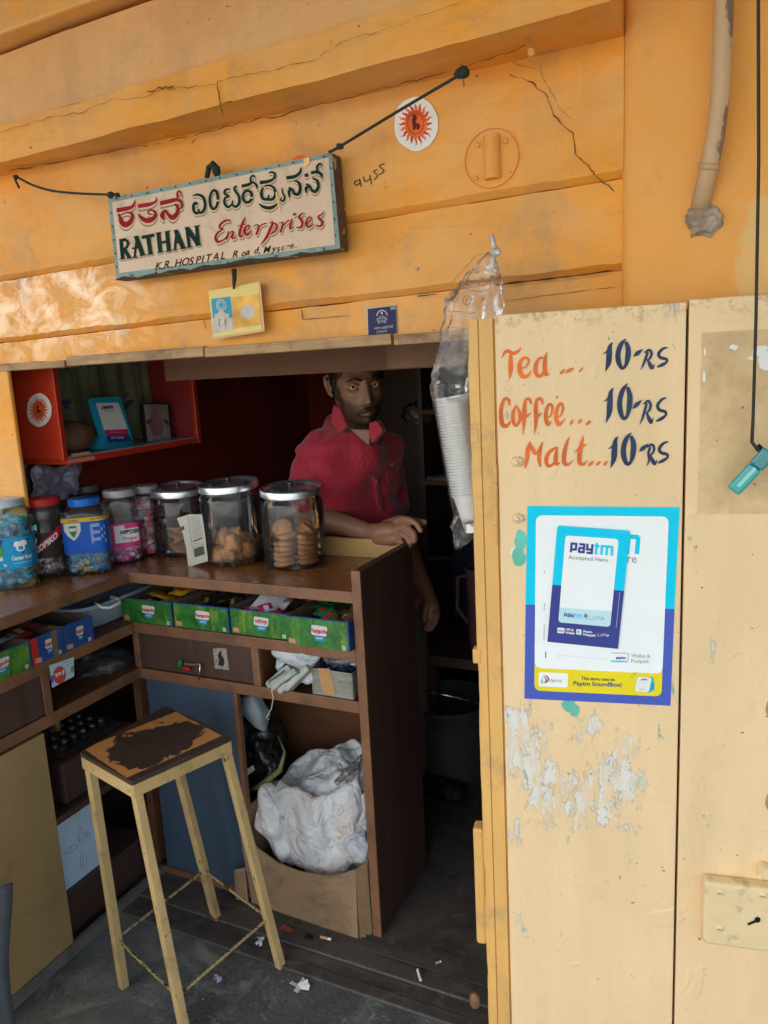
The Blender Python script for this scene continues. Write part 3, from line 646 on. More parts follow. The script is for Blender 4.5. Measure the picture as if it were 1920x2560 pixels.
# ================================================================== COUNTER
CT = thing('shop_counter', 'L shaped brown wooden shop counter with open shelves and a blue lower panel', 'counter', (-1.5, 1.7, 0))
b = B(); b.slab([(-2.04, .80, .979), (-1.664, .80, .979), (-1.664, 1.664, .979), (-.908, 1.664, .979), (-.908, 2.0, .979), (-2.04, 2.0, .979)], (0, 0, .022)); b.done('countertop', TOPWOOD, CT)
b = B(); b.box((-1.660, 1.655, .972), (-.906, 1.6635, 1.003)); b.done('edge_strip', EDGE, CT, bevel=.002)
b = B(); b.box((-1.6635, .80, .972), (-1.655, 1.6545, 1.003)); b.done('edge_strip', EDGE, CT, bevel=.002)
b = B(); b.box((-1.90, 1.996, 1.001), (-.908, 2.010, 1.058)); b.done('raised_ledge', mat('ochre_laminate', (.50, .30, .10), .4, var=.1, vs=6), CT, bevel=.002)
b = B(); b.box((-.905, 1.662, .012), (-.882, 1.99, 1.058)); pn = b.done('end_panel', DARKWOOD, CT, bevel=.001)
b = B(); b.box((-.9065, 1.655, .012), (-.8805, 1.6615, 1.0595)); b.done('edge_strip', EDGE, pn, bevel=.001)
b = B(); b.box((-1.664, 1.664, .828), (-.906, 1.99, .846)); b.box((-2.03, .82, .828), (-1.666, 1.99, .846)); b.done('upper_shelf', MIDWOOD, CT)
for z0, z1 in ((.816, .848), (.671, .704)):
    b = B(); b.box((-1.664, 1.655, z0), (-.907, 1.6635, z1)); b.done('rail', EDGE, CT, bevel=.002)
    b = B(); b.box((-1.664, .80, z0), (-1.655, 1.6545, z1)); b.done('rail', EDGE, CT, bevel=.002)
b = B(); b.box((-1.664, 1.664, .676), (-.906, 1.99, .698)); b.box((-2.03, .82, .676), (-1.666, 1.99, .698)); b.done('lower_shelf', MIDWOOD, CT)
for (x0, x1) in ((-1.670, -1.648), (-1.238, -1.213)):
    b = B(); b.box((x0, 1.656, .7045), (x1, 1.672, .8155)); b.done('divider', EDGE, CT, bevel=.002)
b = B(); b.box((-1.236, 1.673, .7), (-1.215, 1.98, .827)); b.done('divider', MIDWOOD, CT)
b = B(); b.box((-1.672, 1.312, .7045), (-1.657, 1.336, .8155)); b.done('divider', EDGE, CT, bevel=.002)
b = B(); b.box((-1.646, 1.660, .707), (-1.240, 1.675, .814)); dr = b.done('drawer', DARKWOOD, CT, bevel=.001)
DS = Surf((0, 1.660, 0), (0, -1, 0)); DC = DS.crop(280, 1430, 620/1659)
b = B(); b.poly(ell(524, 478, 14, 24, 12), DC, .0006); b.done('hole', flat('hole', (.10, .06, .04), .9), dr)
b = B(); b.poly([(676, 512), (765, 508), (785, 655), (690, 645)], DC, .0006); dd = b.done('worn_sticker', mat('worn_sticker', (.34, .29, .22), .6, var=.5, vs=160, bump=.3, chip=((.10, .08, .06), .6, 120)), dr)
b = B(); b.stroke([(730, 530, 14), (722, 560, 24), (735, 590, 34), (728, 625, 40)], DC, .0010); b.stroke([(715, 550, 6), (745, 575, 8), (742, 600, 6)], DC, .0016); b.done('figure', INK, dd)
b = B(); b.box((-1.672, .82, .707), (-1.660, 1.309, .814)); b.done('drawer', DARKWOOD, CT, bevel=.001)
BLUE = mat('slate_blue_laminate', (.055, .085, .125), .42, var=.12, vs=3, bump=.04, dirt=((.10, .10, .09), .15, 8))
b = B(); b.box((-1.642, 1.664, .034), (-1.318, 1.676, .668)); b.done('blue_panel', BLUE, CT)
b = B(); b.box((-1.317, 1.660, .012), (-1.303, 1.678, .668)); b.done('edge_strip', EDGE, CT, bevel=.001)
b = B(); b.box((-1.655, 1.659, .012), (-1.318, 1.672, .033)); b.done('skirting', EDGE, CT)
b = B(); b.box((-1.66, 1.985, .012), (-.906, 1.995, .978)); b.done('back_panel', MIDWOOD, CT)
b = B(); b.box((-1.666, 1.705, .012), (-1.655, 1.984, .675)); b.done('side_panel', MIDWOOD, CT)
YEB = mat('ochre_door', (.38, .25, .105), .45, var=.1, vs=5, bump=.1, bs=40, dirt=((.20, .14, .06), .15, 12))
b = B(); b.box((-1.672, .80, .036), (-1.657, 1.296, .662)); b.done('ochre_door', YEB, CT, bevel=.001)
b = B(); b.box((-1.668, .80, .001), (-1.650, 1.66, .034)); b.done('skirting', mat('grey_skirting', (.16, .15, .13), .7, bump=.3, dirt=(DIRT, .3, 12)), CT, bevel=.001)
b = B(); b.box((-2.03, .80, .012), (-2.02, 1.99, .978)); b.box((-2.02, .80, .012), (-1.673, .812, .978)); b.done('back_panel', DARKWOOD, CT)
b = B(); b.box((-2.02, 1.29, .385), (-1.667, 1.66, .405)); b.done('inner_shelf', DARKWOOD, CT, bevel=.001)
b = B(); b.box((-1.70, 1.665, .036), (-1.674, 1.70, .67)); b.done('corner_post', MIDWOOD, CT)
# key with its tag in the drawer
t = thing('drawer_key', 'key hanging in the dark drawer with a red and green tag', 'key', at(500, 1662, 1, 1.65))
b = B(); b.tube([at(500, 1662, 1, 1.66), at(500, 1662, 1, 1.642)], .003, 8); b.tube([at(500, 1662, 1, 1.645), at(498, 1700, 1, 1.645)], .0022, 6); b.done('key_blade', STEEL, t, smooth=True)
b = B(); b.tube([at(500, 1660, 1, 1.644), at(480, 1662, 1, 1.643), at(460, 1659, 1, 1.644)], .0028, 6); b.done('tag_string', mat('tag_cord', (.22, .12, .05), .7), t)
b = B(); b.blob(at(466, 1672, 1, 1.644), (.014, .004, .006), 2, .4); b.done('red_tag', REDP, t); b = B(); b.blob(at(450, 1660, 1, 1.646), (.007, .004, .012), 2, .6, 3, 4); b.done('green_tag', GREENP, t)

# ------------------------------------------------------------------ printed cardboard trays
def artx(N, c):
    p = N.noise(N.co((16, 3, 2.5), (0, .5, 0)), 1.6, 4, .6, .5); c = N.mix(N.ramp(p, .50, .72), c, (.28, .40, .04))
    q = N.noise(N.co((1, 1, 1), (0, .5, 0)), 22, 5, .7, 2.0); return N.mix(N.ramp(q, .5, .7), c, (.008, .06, .012))
GART = mat('green_leaf_print', (.03, .17, .025), .35, var=.4, vs=30, bump=0, ext=artx)
BART = mat('blue_box_print', (.02, .07, .24), .35, var=.25, vs=20, bump=0)
RIM = flat('blue_rim', (.02, .06, .22), .5); PINK = flat('pink_tile', (.62, .25, .18), .5)
PALE = flat('pale_logo', (.62, .62, .58), .4)
def tray(o, u, v, wd, dp, h, art, txt, lab, style=0, name='cardboard_tray'):
    o = Vector(o); u = Vector(u); v = Vector(v); z = Vector((0, 0, 1)); th = .0022
    t = thing(name, lab, 'tray', o+u*wd/2+v*dp/2, 'cardboard display trays on the counter shelf')
    def bx(bb, a, c_, mi=0):
        (x0, y0, z0), (x1, y1, z1) = a, c_
        bb.hexa([o+u*x0+v*y0+z*z0, o+u*x1+v*y0+z*z0, o+u*x1+v*y1+z*z0, o+u*x0+v*y1+z*z0, o+u*x0+v*y0+z*z1, o+u*x1+v*y0+z*z1, o+u*x1+v*y1+z*z1, o+u*x0+v*y1+z*z1], mi)
    b = B(); bx(b, (0, 0, 0), (wd, dp, .002)); bx(b, (0, 0, .002), (th, dp, h)); bx(b, (wd-th, 0, .002), (wd, dp, h)); bx(b, (th, 0, .002), (wd-th, th, h)); bx(b, (th, dp-th, .002), (wd-th, dp, h))
    b.done('box', [CARDIN], t)
    L = Local(o-v*.0004, u, z)
    b = B(); b.poly([(0, 0), (wd, 0), (wd, h-.003), (0, h-.003)], L, .0002, 0); b.poly([(0, h-.003), (wd, h-.003), (wd, h+.0005), (0, h+.0005)], L, .0004, 1); b.poly([(wd-.004, 0), (wd, 0), (wd, h), (wd-.004, h)], L, .0007, 1)
    R2 = Local(o+u*(wd+.0003), v, z); b.poly([(0, 0), (dp, 0), (dp, h), (0, h)], R2, .0004, 1)
    b.done('printed_front', [art, RIM], t, fix=False)
    b = B(); cx, cy = wd*.54, h*.60; a, e = wd*.135, h*.16
    b.poly(rquad([(cx-a, cy-e), (cx+a*.8, cy-e*1.1), (cx+a, cy+e), (cx-a*.9, cy+e*1.15)], .006, 3), L, .0010, 0); b.poly(rquad([(cx-a*.6, cy-e*2.3), (cx+a*.5, cy-e*2.2), (cx+a*.62, cy-e*.9), (cx-a*.65, cy-e*.9)], .004, 3), L, .0008, 1)
    b.text(txt, L, (cx, cy-e*.45), (wd*.052, 0), (0, h*.20), .0014, .03, 2, 'C'); b.poly([(cx-a*.4, cy-e*1.75), (cx+a*.35, cy-e*1.7), (cx+a*.35, cy-e*1.5), (cx-a*.4, cy-e*1.5)], L, .0013, 0)
    b.poly([(wd-.022, .004), (wd-.012, .004), (wd-.012, .014), (wd-.022, .014)], L, .0010, 0); b.poly(ell(wd-.017, .009, .0025, .0025, 8), L, .0013, 3)
    b.poly([(.006, .006), (.026, .004), (.026, .017), (.006, .019)], L, .0010, 4)
    if style == 1: b.poly([(0, 0), (.018, 0), (.018, h), (0, h)], L, .0009, 2); b.poly([(wd*.62, .0), (wd*.8, 0), (wd*.8, h), (wd*.62, h)], L, .0012, 5)
    b.done('printed_logo', [PALE, flat('logo_blue', (.03, .25, .5)), REDP, GREENP, PINK, CARDIN], t, fix=False)
    return t
xs = [(-1.705, -1.512, 1.664, .847), (-1.503, -1.308, 1.662, .849), (-1.299, -1.108, 1.660, .851), (-1.100, -.912, 1.636, .8495)]
for i, (x0, x1, y, z) in enumerate(xs):
    tray((x0, y, z), (1, 0, 0), (0, 1, 0), x1-x0, .25, .073 if i < 3 else .080, GART, 'रजनीगन्धा' if i == 2 else 'Rajnigandha',
         ['green leaf printed tray nearest the counter corner holding yellow and red packets', 'second green leaf printed tray from the counter corner holding dark gold sachets', 'green leaf printed tray with Devanagari lettering holding pink sachets', 'green leaf printed tray next to the dark end panel holding green sachets'][i])
tray((-1.656, 1.10, .848), (0, 1, 0), (-1, 0, 0), .19, .24, .073, GART, 'Rajnigandha', 'green leaf printed tray cut by the left edge of the photo on the left shelf')
tray((-1.656, 1.294, .848), (0, 1, 0), (-1, 0, 0), .102, .24, .073, BART, 'Rajnigandha', 'worn blue tray patched with tape, with a red side, on the left shelf', 1)
tray((-1.656, 1.398, .848), (0, 1, 0), (-1, 0, 0), .102, .24, .073, BART, 'Rajnigandha', 'clean dark blue printed tray at the inner end of the left shelf')
# sachets
def sachet_mesh(w_, h_, mats, name):
    b = B(); b.sheet(8, 6, lambda u, v: Vector(((u-.5)*w_, (v-.5)*h_, .005*math.sin(math.pi*u)*math.sin(math.pi*v)))); b.sheet(8, 6, lambda u, v: Vector(((u-.5)*w_, (v-.5)*h_, -.003*math.sin(math.pi*u)*math.sin(math.pi*v)-.0002)))
    L = Local((0, 0, .0052), (1, 0, 0), (0, 1, 0)); b.poly([(-w_*.25, -h_*.15), (w_*.25, -h_*.15), (w_*.25, h_*.2), (-w_*.25, h_*.2)], L, .0004, 1)
    me = bpy.data.meshes.new(name); b.bm.to_mesh(me); b.bm.free()
    for m in mats: me.materials.append(m)
    return me
def foil(n, c, r=.3): return mat(n, c, r, .3, var=.3, vs=40, bump=.3, bs=120, bd=.001)
SY = sachet_mesh(.07, .05, [foil('foil_yellow', (.72, .50, .02)), REDP], 'packet'); SR = sachet_mesh(.07, .05, [foil('foil_red', (.55, .05, .03)), PALE], 'packet')
SK = sachet_mesh(.045, .03, [foil('foil_black', (.05, .045, .03)), foil('foil_gold', (.40, .28, .06))], 'packet'); SP = sachet_mesh(.05, .04, [foil('foil_pink', (.65, .04, .12)), PALE], 'packet')
SG = sachet_mesh(.05, .045, [foil('foil_green', (.02, .20, .05)), REDP], 'packet'); SB_ = sachet_mesh(.045, .035, [foil('foil_brown', (.22, .07, .03)), PALE], 'packet')
def scatter(me, n, x0, x1, y0, y1, z0, z1, lab, grp, tilt=.5, yaw=.6, cat='packet'):
    for i in range(n):
        o = bpy.data.objects.new('packet', me); COL.objects.link(o)
        o.location = (random.uniform(x0, x1), random.uniform(y0, y1), z0+(z1-z0)*(i+.5)/n); o.rotation_euler = (random.uniform(-tilt, tilt), random.uniform(-tilt, tilt), random.uniform(-yaw, yaw))
        tag(o, lab, cat, grp)
scatter(SR, 3, -1.63, -1.585, 1.70, 1.76, .856, .895, 'red packet under the yellow packets in the tray at the counter corner', 'red packets in the corner tray', .2)
scatter(SY, 9, -1.62, -1.55, 1.70, 1.86, .89, .945, 'yellow packet piled in the green tray nearest the counter corner', 'yellow packets in the corner tray', .25)
scatter(SB_, 8, -1.69, -1.64, 1.70, 1.82, .856, .90, 'brown red sachet at the left side of the tray at the counter corner', 'brown sachets in the corner tray')
scatter(SK, 30, -1.48, -1.37, 1.69, 1.86, .862, .925, 'small black and gold sachet in the second green tray', 'black and gold sachets in the second tray', .6, 1.5)
scatter(SP, 16, -1.26, -1.16, 1.68, 1.77, .862, .915, 'bright pink sachet in the tray with Devanagari lettering', 'pink sachets in the third tray', .5, 1.2)
scatter(SB_, 6, -1.26, -1.14, 1.78, 1.88, .88, .925, 'brown red sachet at the back of the tray with Devanagari lettering', 'brown sachets in the third tray', .5, 1.2)
scatter(SG, 28, -1.06, -.95, 1.68, 1.86, .870, .945, 'green sachet in the tray beside the dark end panel', 'green sachets in the last tray', .6, 1.5)
scatter(SB_, 6, -1.83, -1.72, 1.15, 1.27, .862, .90, 'brown red sachet in the green tray on the left shelf', 'brown sachets on the left shelf', .5, 1.5)
scatter(SR, 3, -1.76, -1.70, 1.31, 1.36, .90, .935, 'red and pale packet piled on the taped blue tray', 'red packets on the taped tray', .4, 1)
b = B(); b.sheet(14, 10, lambda u, v: Vector((-1.272+.11*u, 1.70+.16*v, .875+.06*v+.01*math.sin(u*6)+.03*(2*u-1)**2))); tag(b.done('paper_sheet', WHITE, smooth=True), 'curved white paper sheet lying in the tray of pink sachets', 'paper')
KRAFT = mat('kraft_paper', (.36, .20, .09), .7, var=.2, vs=20, bump=.3)
b = B(); b.sheet(12, 12, lambda u, v: Vector((-.985+.06*u, 1.655+.10*v, .925+.012*math.sin(u*9+v*4)-.02*v))); tag(b.done('torn_paper', mat('orange_paper', (.55, .28, .10), .6), smooth=True), 'torn orange brown paper lying on the green sachets', 'paper')
b = B(); b.blob((-.935, 1.72, .905), (.022, .06, .035), 3, .7, 3, 2); tag(b.done('paper_bag', KRAFT), 'crumpled brown paper bag at the right side of the last green tray', 'bag')
# grey crumpled film and pale plastic basket on the left shelf
FILM = glassy('milky_film', (.9, .95, 1), .45, .15, (.45, .52, .55), .8, 40)
b = B(); b.sheet(20, 20, lambda u, v: Vector((-1.90+.2*u, 1.10+.20*v, .925+.02*mnoise.noise(Vector((u*4, v*4, 1)))+.008*mnoise.noise(Vector((u*12, v*12, 3)))))); tag(b.done('plastic_film', FILM, smooth=True), 'crumpled grey plastic film over the left green tray', 'film')
t = thing('plastic_basket', 'pale blue plastic tray with a white clip handle under the corner of the countertop', 'basket', (-1.82, 1.68, .848))
BASK = mat('pale_blue_plastic', (.30, .38, .46), .35, var=.08, bump=.05)
b = B()
def rr(c, a, e, n=8, ex=4):
    return [Vector((c[0]+a*abs(math.cos(th))**(2/ex)*math.copysign(1, math.cos(th)), c[1]+e*abs(math.sin(th))**(2/ex)*math.copysign(1, math.sin(th)), c[2])) for th in [2*math.pi*k/(n*4) for k in range(n*4)]]
rings = [rr((-1.83, 1.67, .85), .10, .13), rr((-1.83, 1.67, .915), .125, .16), rr((-1.83, 1.67, .918), .14, .175), rr((-1.83, 1.67, .928), .14, .175), rr((-1.83, 1.67, .926), .122, .157), rr((-1.83, 1.67, .858), .095, .125)]
vv = [[b.bm.verts.new(p) for p in r] for r in rings]
for i in range(len(vv)-1):
    for k in range(32): b.bm.faces.new((vv[i][k], vv[i][(k+1) % 32], vv[i+1][(k+1) % 32], vv[i+1][k]))
b.bm.faces.new(vv[0][::-1]); b.bm.faces.new(vv[-1]); b.done('body', BASK, t, smooth=True, auto=35)
c = at(278, 1510, 0, -1.68); b = B(); b.tube([c+Vector(p) for p in ((-.03, -.03, .01), (.0, -.035, 0), (.012, -.02, -.004), (.012, .02, -.002), (0, .035, .004), (-.03, .03, .01))], .005, 8); b.done('clip_handle', WHITE, t, smooth=True)

# ------------------------------------------------------------------ lower shelves
CLEAR = glassy('clear_bag', (.96, .98, 1), .10, .08, (.5, .55, .6), 1.0, 35)
b = B(); b.blob(at(255, 1665, 0, -1.80), (.09, .10, .05), 4, .35, 2.5, 3); tag(b.done('clear_plastic_bag', CLEAR, smooth=True), 'puffed clear plastic bag in the left open compartment', 'bag')
t = thing('red_circle_card', 'pale blue card with a red circle fixed under the left shelf rail', 'card', (-1.66, 1.39, .77))
CS = Surf((-1.653, 0, 0), (1, 0, 0)).crop(0, 1500, 340/1659)
b = B(); b.slab([CS.p(*p) for p in ((605, 800), (900, 695), (905, 930), (640, 1070))], (-.001, 0, 0)); b.done('card', flat('card_blue_white', (.45, .62, .70)), t)
b = B(); b.poly(ell(725, 915, 78, 108, 28, .1), CS, .0006, 0); b.poly([(610, 930), (650, 920), (655, 990), (630, 1020)], CS, .0005, 1); b.poly(ell(880, 845, 18, 46, 12, .1), CS, .0006, 2); b.text('स्टार है', CS, (660, 945), (46, -17), (3, -62), .001, .03, 3); b.poly([(765, 765), (845, 738), (847, 746), (767, 774)], CS, .0006, 4); b.poly([(805, 790), (885, 762), (887, 770), (807, 799)], CS, .0006, 4)
b.done('printed_circle', [flat('circle_red', (.55, .07, .05)), INDIGO, flat('olive', (.3, .25, .08)), WHITE, GREY], t, fix=False)
CAPM = mat('dark_blister', (.07, .075, .075), .12, .2, var=.5, vs=60, bump=.8, bs=90, coat=.8)
t = thing('blister_pack', 'shiny dark blister pack lying on a dark box on the inner left shelf', 'tray', (-1.80, 1.50, .55))
b = B(); b.box((-1.93, 1.36, .406), (-1.69, 1.64, .53)); b.done('dark_box', DARKWOOD, t, bevel=.01)
b = B(); b.slab([(-1.90, 1.39, .532), (-1.72, 1.39, .532), (-1.72, 1.62, .532), (-1.90, 1.62, .532)], (0, 0, .003)); b.done('sheet', CLEAR, t)
for i in range(6):
    for j in range(3):
        b = B(); b.blob((-1.87+.045*j, 1.42+.035*i, .541), (.013, .012, .010), 2, .2, 3, i+j); b.done('capsule', CAPM, t, smooth=True)
t = thing('printed_carton', 'pale blue white carton with small oval stamps standing low inside the left counter', 'carton', (-1.78, 1.42, .012))
b = B(); b.box((-1.95, 1.31, .145), (-1.72, 1.488, .372)); b.done('carton', flat('carton_blue_white', (.62, .80, .92), .5), t, bevel=.001)
PS = Surf((-1.72, 0, 0), (1, 0, 0)).crop(0, 1960, 700/1659); b = B()
for x, y, a, e, an in ((455, 150, 14, 45, -.05), (475, 300, 17, 50, -.03), (492, 455, 18, 50, -.02), (420, 385, 45, 16, -.6), (516, 300, 12, 18, 0)):
    b.stroke(ringstroke(x, y, a, e, 3, an), PS, .0008); b.stroke([(x-a*.4*math.cos(an)-(0 if a > e else 0), y+(e*.7 if e > a else a*.5), 4), (x+a*.1, y-(e*.7 if e > a else a*.5), 4)], PS, .0008)
b.done('stamps', GREY, t)
b = B(); b.box((-1.97, 1.29, .013), (-1.70, 1.65, .143)); tag(b.done('dark_crate', DARKWOOD, bevel=.004), 'dark box under the pale blue white carton inside the left counter', 'box')
# white bag of newspapers
SACK = mat('white_plastic_sack', (.66, .66, .64), .4, var=.08, vs=10, bump=.25, bs=30, bd=.004, dirt=((.60, .42, .32), .42, 6), sheen=.2, ext=creased(8, .45, .010))
PLB = mat('pale_plastic_bag', (.50, .54, .56), .35, var=.15, vs=12, bump=.3, bs=40, bd=.004, ext=creased(14, .5, .008))
NWS = mat('newsprint', (.40, .40, .36), .8, var=.25, vs=30, bump=.4, bs=80)
t = thing('newspaper_bundle', 'folded newspapers sticking out of a white plastic bag beside the taped box', 'newspapers', (-1.13, 1.70, .70))
b = B()
def crease(p, a=.010, f=22): return p+Vector((mnoise.noise(p*f), mnoise.noise(p*f+Vector((5, 0, 0))), mnoise.noise(p*f+Vector((0, 7, 0)))))*a
def bagpoly(px, y, d, name, m, par, z=3):
    """crumpled cloth-like slab whose outline is px on the plane Y=y"""
    b = B(); c = [at(x, yy, 1, y) for x, yy in px]; n = len(c); ctr = sum(c, Vector())/n; K_ = 10; rings = []
    P = []
    for i in range(n):
        for j in range(4): P.append(c[i].lerp(c[(i+1) % n], j/4))
    for k in range(K_+1):
        s = 1-k/K_; rings.append([b.bm.verts.new(crease(ctr+(p-ctr)*s+Vector((0, -d*(1-s*s)**.5, 0)))) for p in P])
    for k in range(K_):
        for i in range(len(P)): b.bm.faces.new((rings[k][i], rings[k][(i+1) % len(P)], rings[k+1][(i+1) % len(P)], rings[k+1][i]))
    back = [b.bm.verts.new(crease(ctr+(p-ctr)*.85+Vector((0, d*1.6, 0)))) for p in P]
    for i in range(len(P)): b.bm.faces.new((rings[0][i], rings[0][(i+1) % len(P)], back[(i+1) % len(P)], back[i]))
    bmesh.ops.remove_doubles(b.bm, verts=b.bm.verts, dist=.0003)
    return b.done(name, m, par, smooth=True)
k = 360/1659
cv = lambda L: [(580+x*k, 1580+y*k) for x, y in L]
bagpoly(cv([(480, 130), (850, 165), (1080, 195), (1000, 330), (940, 400), (815, 445), (640, 350), (540, 310), (470, 240)]), 1.675, .02, 'bag', PLB, t)
bagpoly(cv([(520, 320), (620, 330), (600, 400), (545, 460), (500, 410)]), 1.672, .01, 'bag_fold', PLB, t); bagpoly(cv([(800, 480), (930, 440), (950, 520), (945, 590), (880, 615), (780, 570)]), 1.668, .01, 'bag_fold', PLB, t)
for i, (x0, y0, x1, y1, w_) in enumerate(((690, 400, 430, 620, 90), (760, 440, 480, 650, 60), (800, 470, 560, 690, 60), (900, 400, 640, 660, 70))):
    a = at(580+x0*k, 1580+y0*k, 1, 1.672-.004*i); c = at(580+x1*k, 1580+y1*k, 1, 1.650-.004*i)
    b = B(); b.bar(a, c, .012+w_*.0001, .035, (0, -1, .3)); b.done('newspaper', NWS, t, bevel=.005)
b = B(); b.tube([at(580+x*k, 1580+y*k, 1, 1.638) for x, y in ((780, 460), (600, 590), (480, 650), (410, 620), (440, 560), (600, 450))], .003, 6); b.done('green_edge', mat('green_edge', (.05, .13, .11), .6), t, smooth=True)
b = B(); b.tube([at(580+x*k, 1580+y*k, 1, 1.636) for x, y in ((455, 660), (475, 760), (455, 880), (395, 990), (430, 1010))], .0009, 5); b.done('loose_thread', WHITE, t)
t = thing('taped_box', 'small grey box patched with brown tape beside the newspapers', 'box', (-.98, 1.70, .70))
GBX = mat('wrapped_grey_box', (.26, .25, .21), .3, var=.3, vs=25, st=(1, 1, 4), bump=.6, bs=40, coat=.5)
b = B(); b.box((-1.050, 1.662, .7045), (-.925, 1.80, .709)); b.box((-1.050, 1.662, .709), (-1.047, 1.80, .778)); b.box((-.928, 1.662, .709), (-.925, 1.80, .778)); b.box((-1.047, 1.662, .709), (-.928, 1.665, .778)); b.box((-1.047, 1.797, .709), (-.928, 1.80, .778)); b.done('box', GBX, t, bevel=.001)
b = B(); b.poly([(990, 415), (1125, 420), (1200, 735), (1050, 715)], Surf((0, 1.6615, 0), (0, -1, 0)).crop(580, 1580, k), .0008); b.done('brown_tape', mat('brown_tape', (.45, .25, .10), .35), t)
b = B(); b.sheet(16, 12, lambda u, v: Vector((-1.043+.11*u, 1.67+.12*v, .77+.025*mnoise.noise(Vector((u*5, v*5, 9)))+.01*u))); b.done('blue_bag', mat('dark_blue_bag', (.02, .05, .10), .3, bump=.5), t, smooth=True)
b = B(); b.blob((-.975, 1.70, .80), (.05, .03, .022), 3, .6, 4, 8); b.done('clear_bag', CLEAR, t, smooth=True)
# rubbish bags and box under the counter
BLKB = mat('black_bin_bag', (.014, .015, .012), .16, var=.3, vs=20, bump=.4, bs=42, bd=.006, coat=.6, ext=creased(22, 1.0, .02))
def crump(s, a, f): return lambda p: p+Vector((mnoise.noise(p*f+Vector((s, 0, 0))), mnoise.noise(p*f+Vector((0, s, 3))), mnoise.noise(p*f+Vector((9, 0, s)))))*a
t = thing('black_bin_bag', 'glossy black rubbish bag slumped behind the blue panel under the counter', 'bag', (-1.29, 1.83, .2))
f1 = crump(3, .018, 26); f2 = crump(8, .03, 9)
b = B(); b.blob(at(640, 1870, 1, 1.86), (.10, .10, .15), 5, .25, 2, 5, fn=lambda p: f1(f2(p))); b.done('bag', BLKB, t, smooth=True)
b = B(); c = at(600, 1985, 1, 1.74); b.tube([c, at(650, 1965, 1, 1.735), at(700, 1925, 1, 1.74), at(712, 1880, 1, 1.76), at(695, 1840, 1, 1.78)], [.003, .010, .009, .004, .002], 8); b.done('yellow_hem', mat('yellow_hem', (.20, .19, .06), .35, bump=.6), t, smooth=True)
b = B(); b.slab([at(x, y, 1, 1.738) for x, y in ((614, 1925), (632, 1913), (637, 1925), (620, 1938))], (0, .001, 0)); b.done('paper_tag', WHITE, t)
bagpoly([(588, 1742), (635, 1738), (662, 1790), (665, 1830), (620, 1800), (592, 1768)], 1.74, .02, 'grey_liner', mat('liner', (.30, .36, .37), .35, bump=.6, bs=30), t)
t = thing('carton_of_sacks', 'torn brown cardboard carton standing on the floor below the counter', 'carton', (-1.12, 1.70, 0))
b = B(); fx = [(-1.318, .30), (-1.30, .255), (-1.26, .21), (-1.19, .178), (-1.12, .170), (-1.04, .178), (-.98, .20), (-.935, .222)]
b.slab([(-1.300, 1.636, .016), (-.940, 1.628, .010)]+[(x, 1.630, z+.004*mnoise.noise(Vector((x*40, 0, 0)))) for x, z in fx[::-1]], (0, .006, 0))
b.slab([(-.934, 1.632, .012), (-.912, 1.66, .012), (-.912, 1.655, .235), (-.934, 1.63, .222)], (-.004, .003, 0)); b.slab([(-.912, 1.66, .012), (-.910, 1.95, .012), (-.910, 1.95, .24), (-.912, 1.66, .24)], (-.004, 0, 0))
b.slab([(-1.302, 1.64, .016), (-1.296, 1.95, .014), (-1.296, 1.95, .33), (-1.318, 1.64, .30)], (.004, 0, 0)); b.box((-1.29, 1.64, .013), (-.92, 1.95, .018)); b.box((-1.29, 1.945, .018), (-.92, 1.95, .30))
b.done('carton', CARDBOARD, t)
b = B(); b.slab([(-1.35, 1.626, .02), (-1.31, 1.632, .02), (-1.312, 1.636, .13), (-1.345, 1.626, .12)], (0, .004, 0)); b.done('torn_flap', CARDBOARD, t)
t = thing('white_sack', 'crumpled white woven sack bulging out of the cardboard carton', 'sack', (-1.1, 1.75, .2))
f3 = crump(21, .026, 9); f4 = crump(4, .004, 40)
def ridge(f, a, s=0): return lambda p: p+p.normalized()*a*(1-2.2*abs(mnoise.noise(Vector((p.x*f, p.y*f, p.z*f*.7))*1+Vector((s, 0, s)))))
r1 = ridge(13, .016, 3); r2 = ridge(31, .007, 8)
def sackfn(p):
    q = f4(r2(r1(f3(p))))
    if q.z > .05: q.z -= .35*(q.z-.05)*max(0, 1-((q.x)**2+(q.y+.02)**2)/.02)
    return q
b = B(); rings = []; ns = 120; prof = [(.80, .13), (.95, .18), (1.04, .23), (1.07, .28), (1.05, .32), (1.0, .352), (.93, .378), (.86, .393), (.80, .396), (.75, .388), (.70, .378), (.62, .376), (.52, .386), (.42, .398), (.30, .408), (.15, .412), (.01, .412)]
pf = []
for i in range(len(prof)-1):
    for j in range(4): pf.append((prof[i][0]*(1-j/4)+prof[i+1][0]*j/4, prof[i][1]*(1-j/4)+prof[i+1][1]*j/4))
pf.append(prof[-1])
for r_, z_ in pf:
    ring = []
    for k_ in range(ns):
        th = 2*math.pi*k_/ns; cs_, sn_ = math.cos(th), math.sin(th); z2 = z_+.028*mnoise.noise(Vector((cs_*1.3, sn_*1.3, 4)))*min(1, r_*1.5)+(.045*max(0, sn_) if r_ > .2 else 0)*(1 if z_ > .35 else 0)+.02*cs_*(z_ > .3)
        fo = 1+.13*mnoise.noise(Vector((cs_*2.2, sn_*2.2, z_*5)))+.05*(1-2*abs(mnoise.noise(Vector((cs_*3.2+z_*4, sn_*3.2, z_*9+3)))))+.018*(1-2*abs(mnoise.noise(Vector((cs_*8, sn_*8+z_*12, z_*20)))))
        ring.append(b.bm.verts.new((-1.10+.158*r_*fo*cs_, 1.785+.120*r_*fo*sn_, z2+.008*mnoise.noise(Vector((cs_*r_*6, sn_*r_*6, 9))))))
    rings.append(ring)
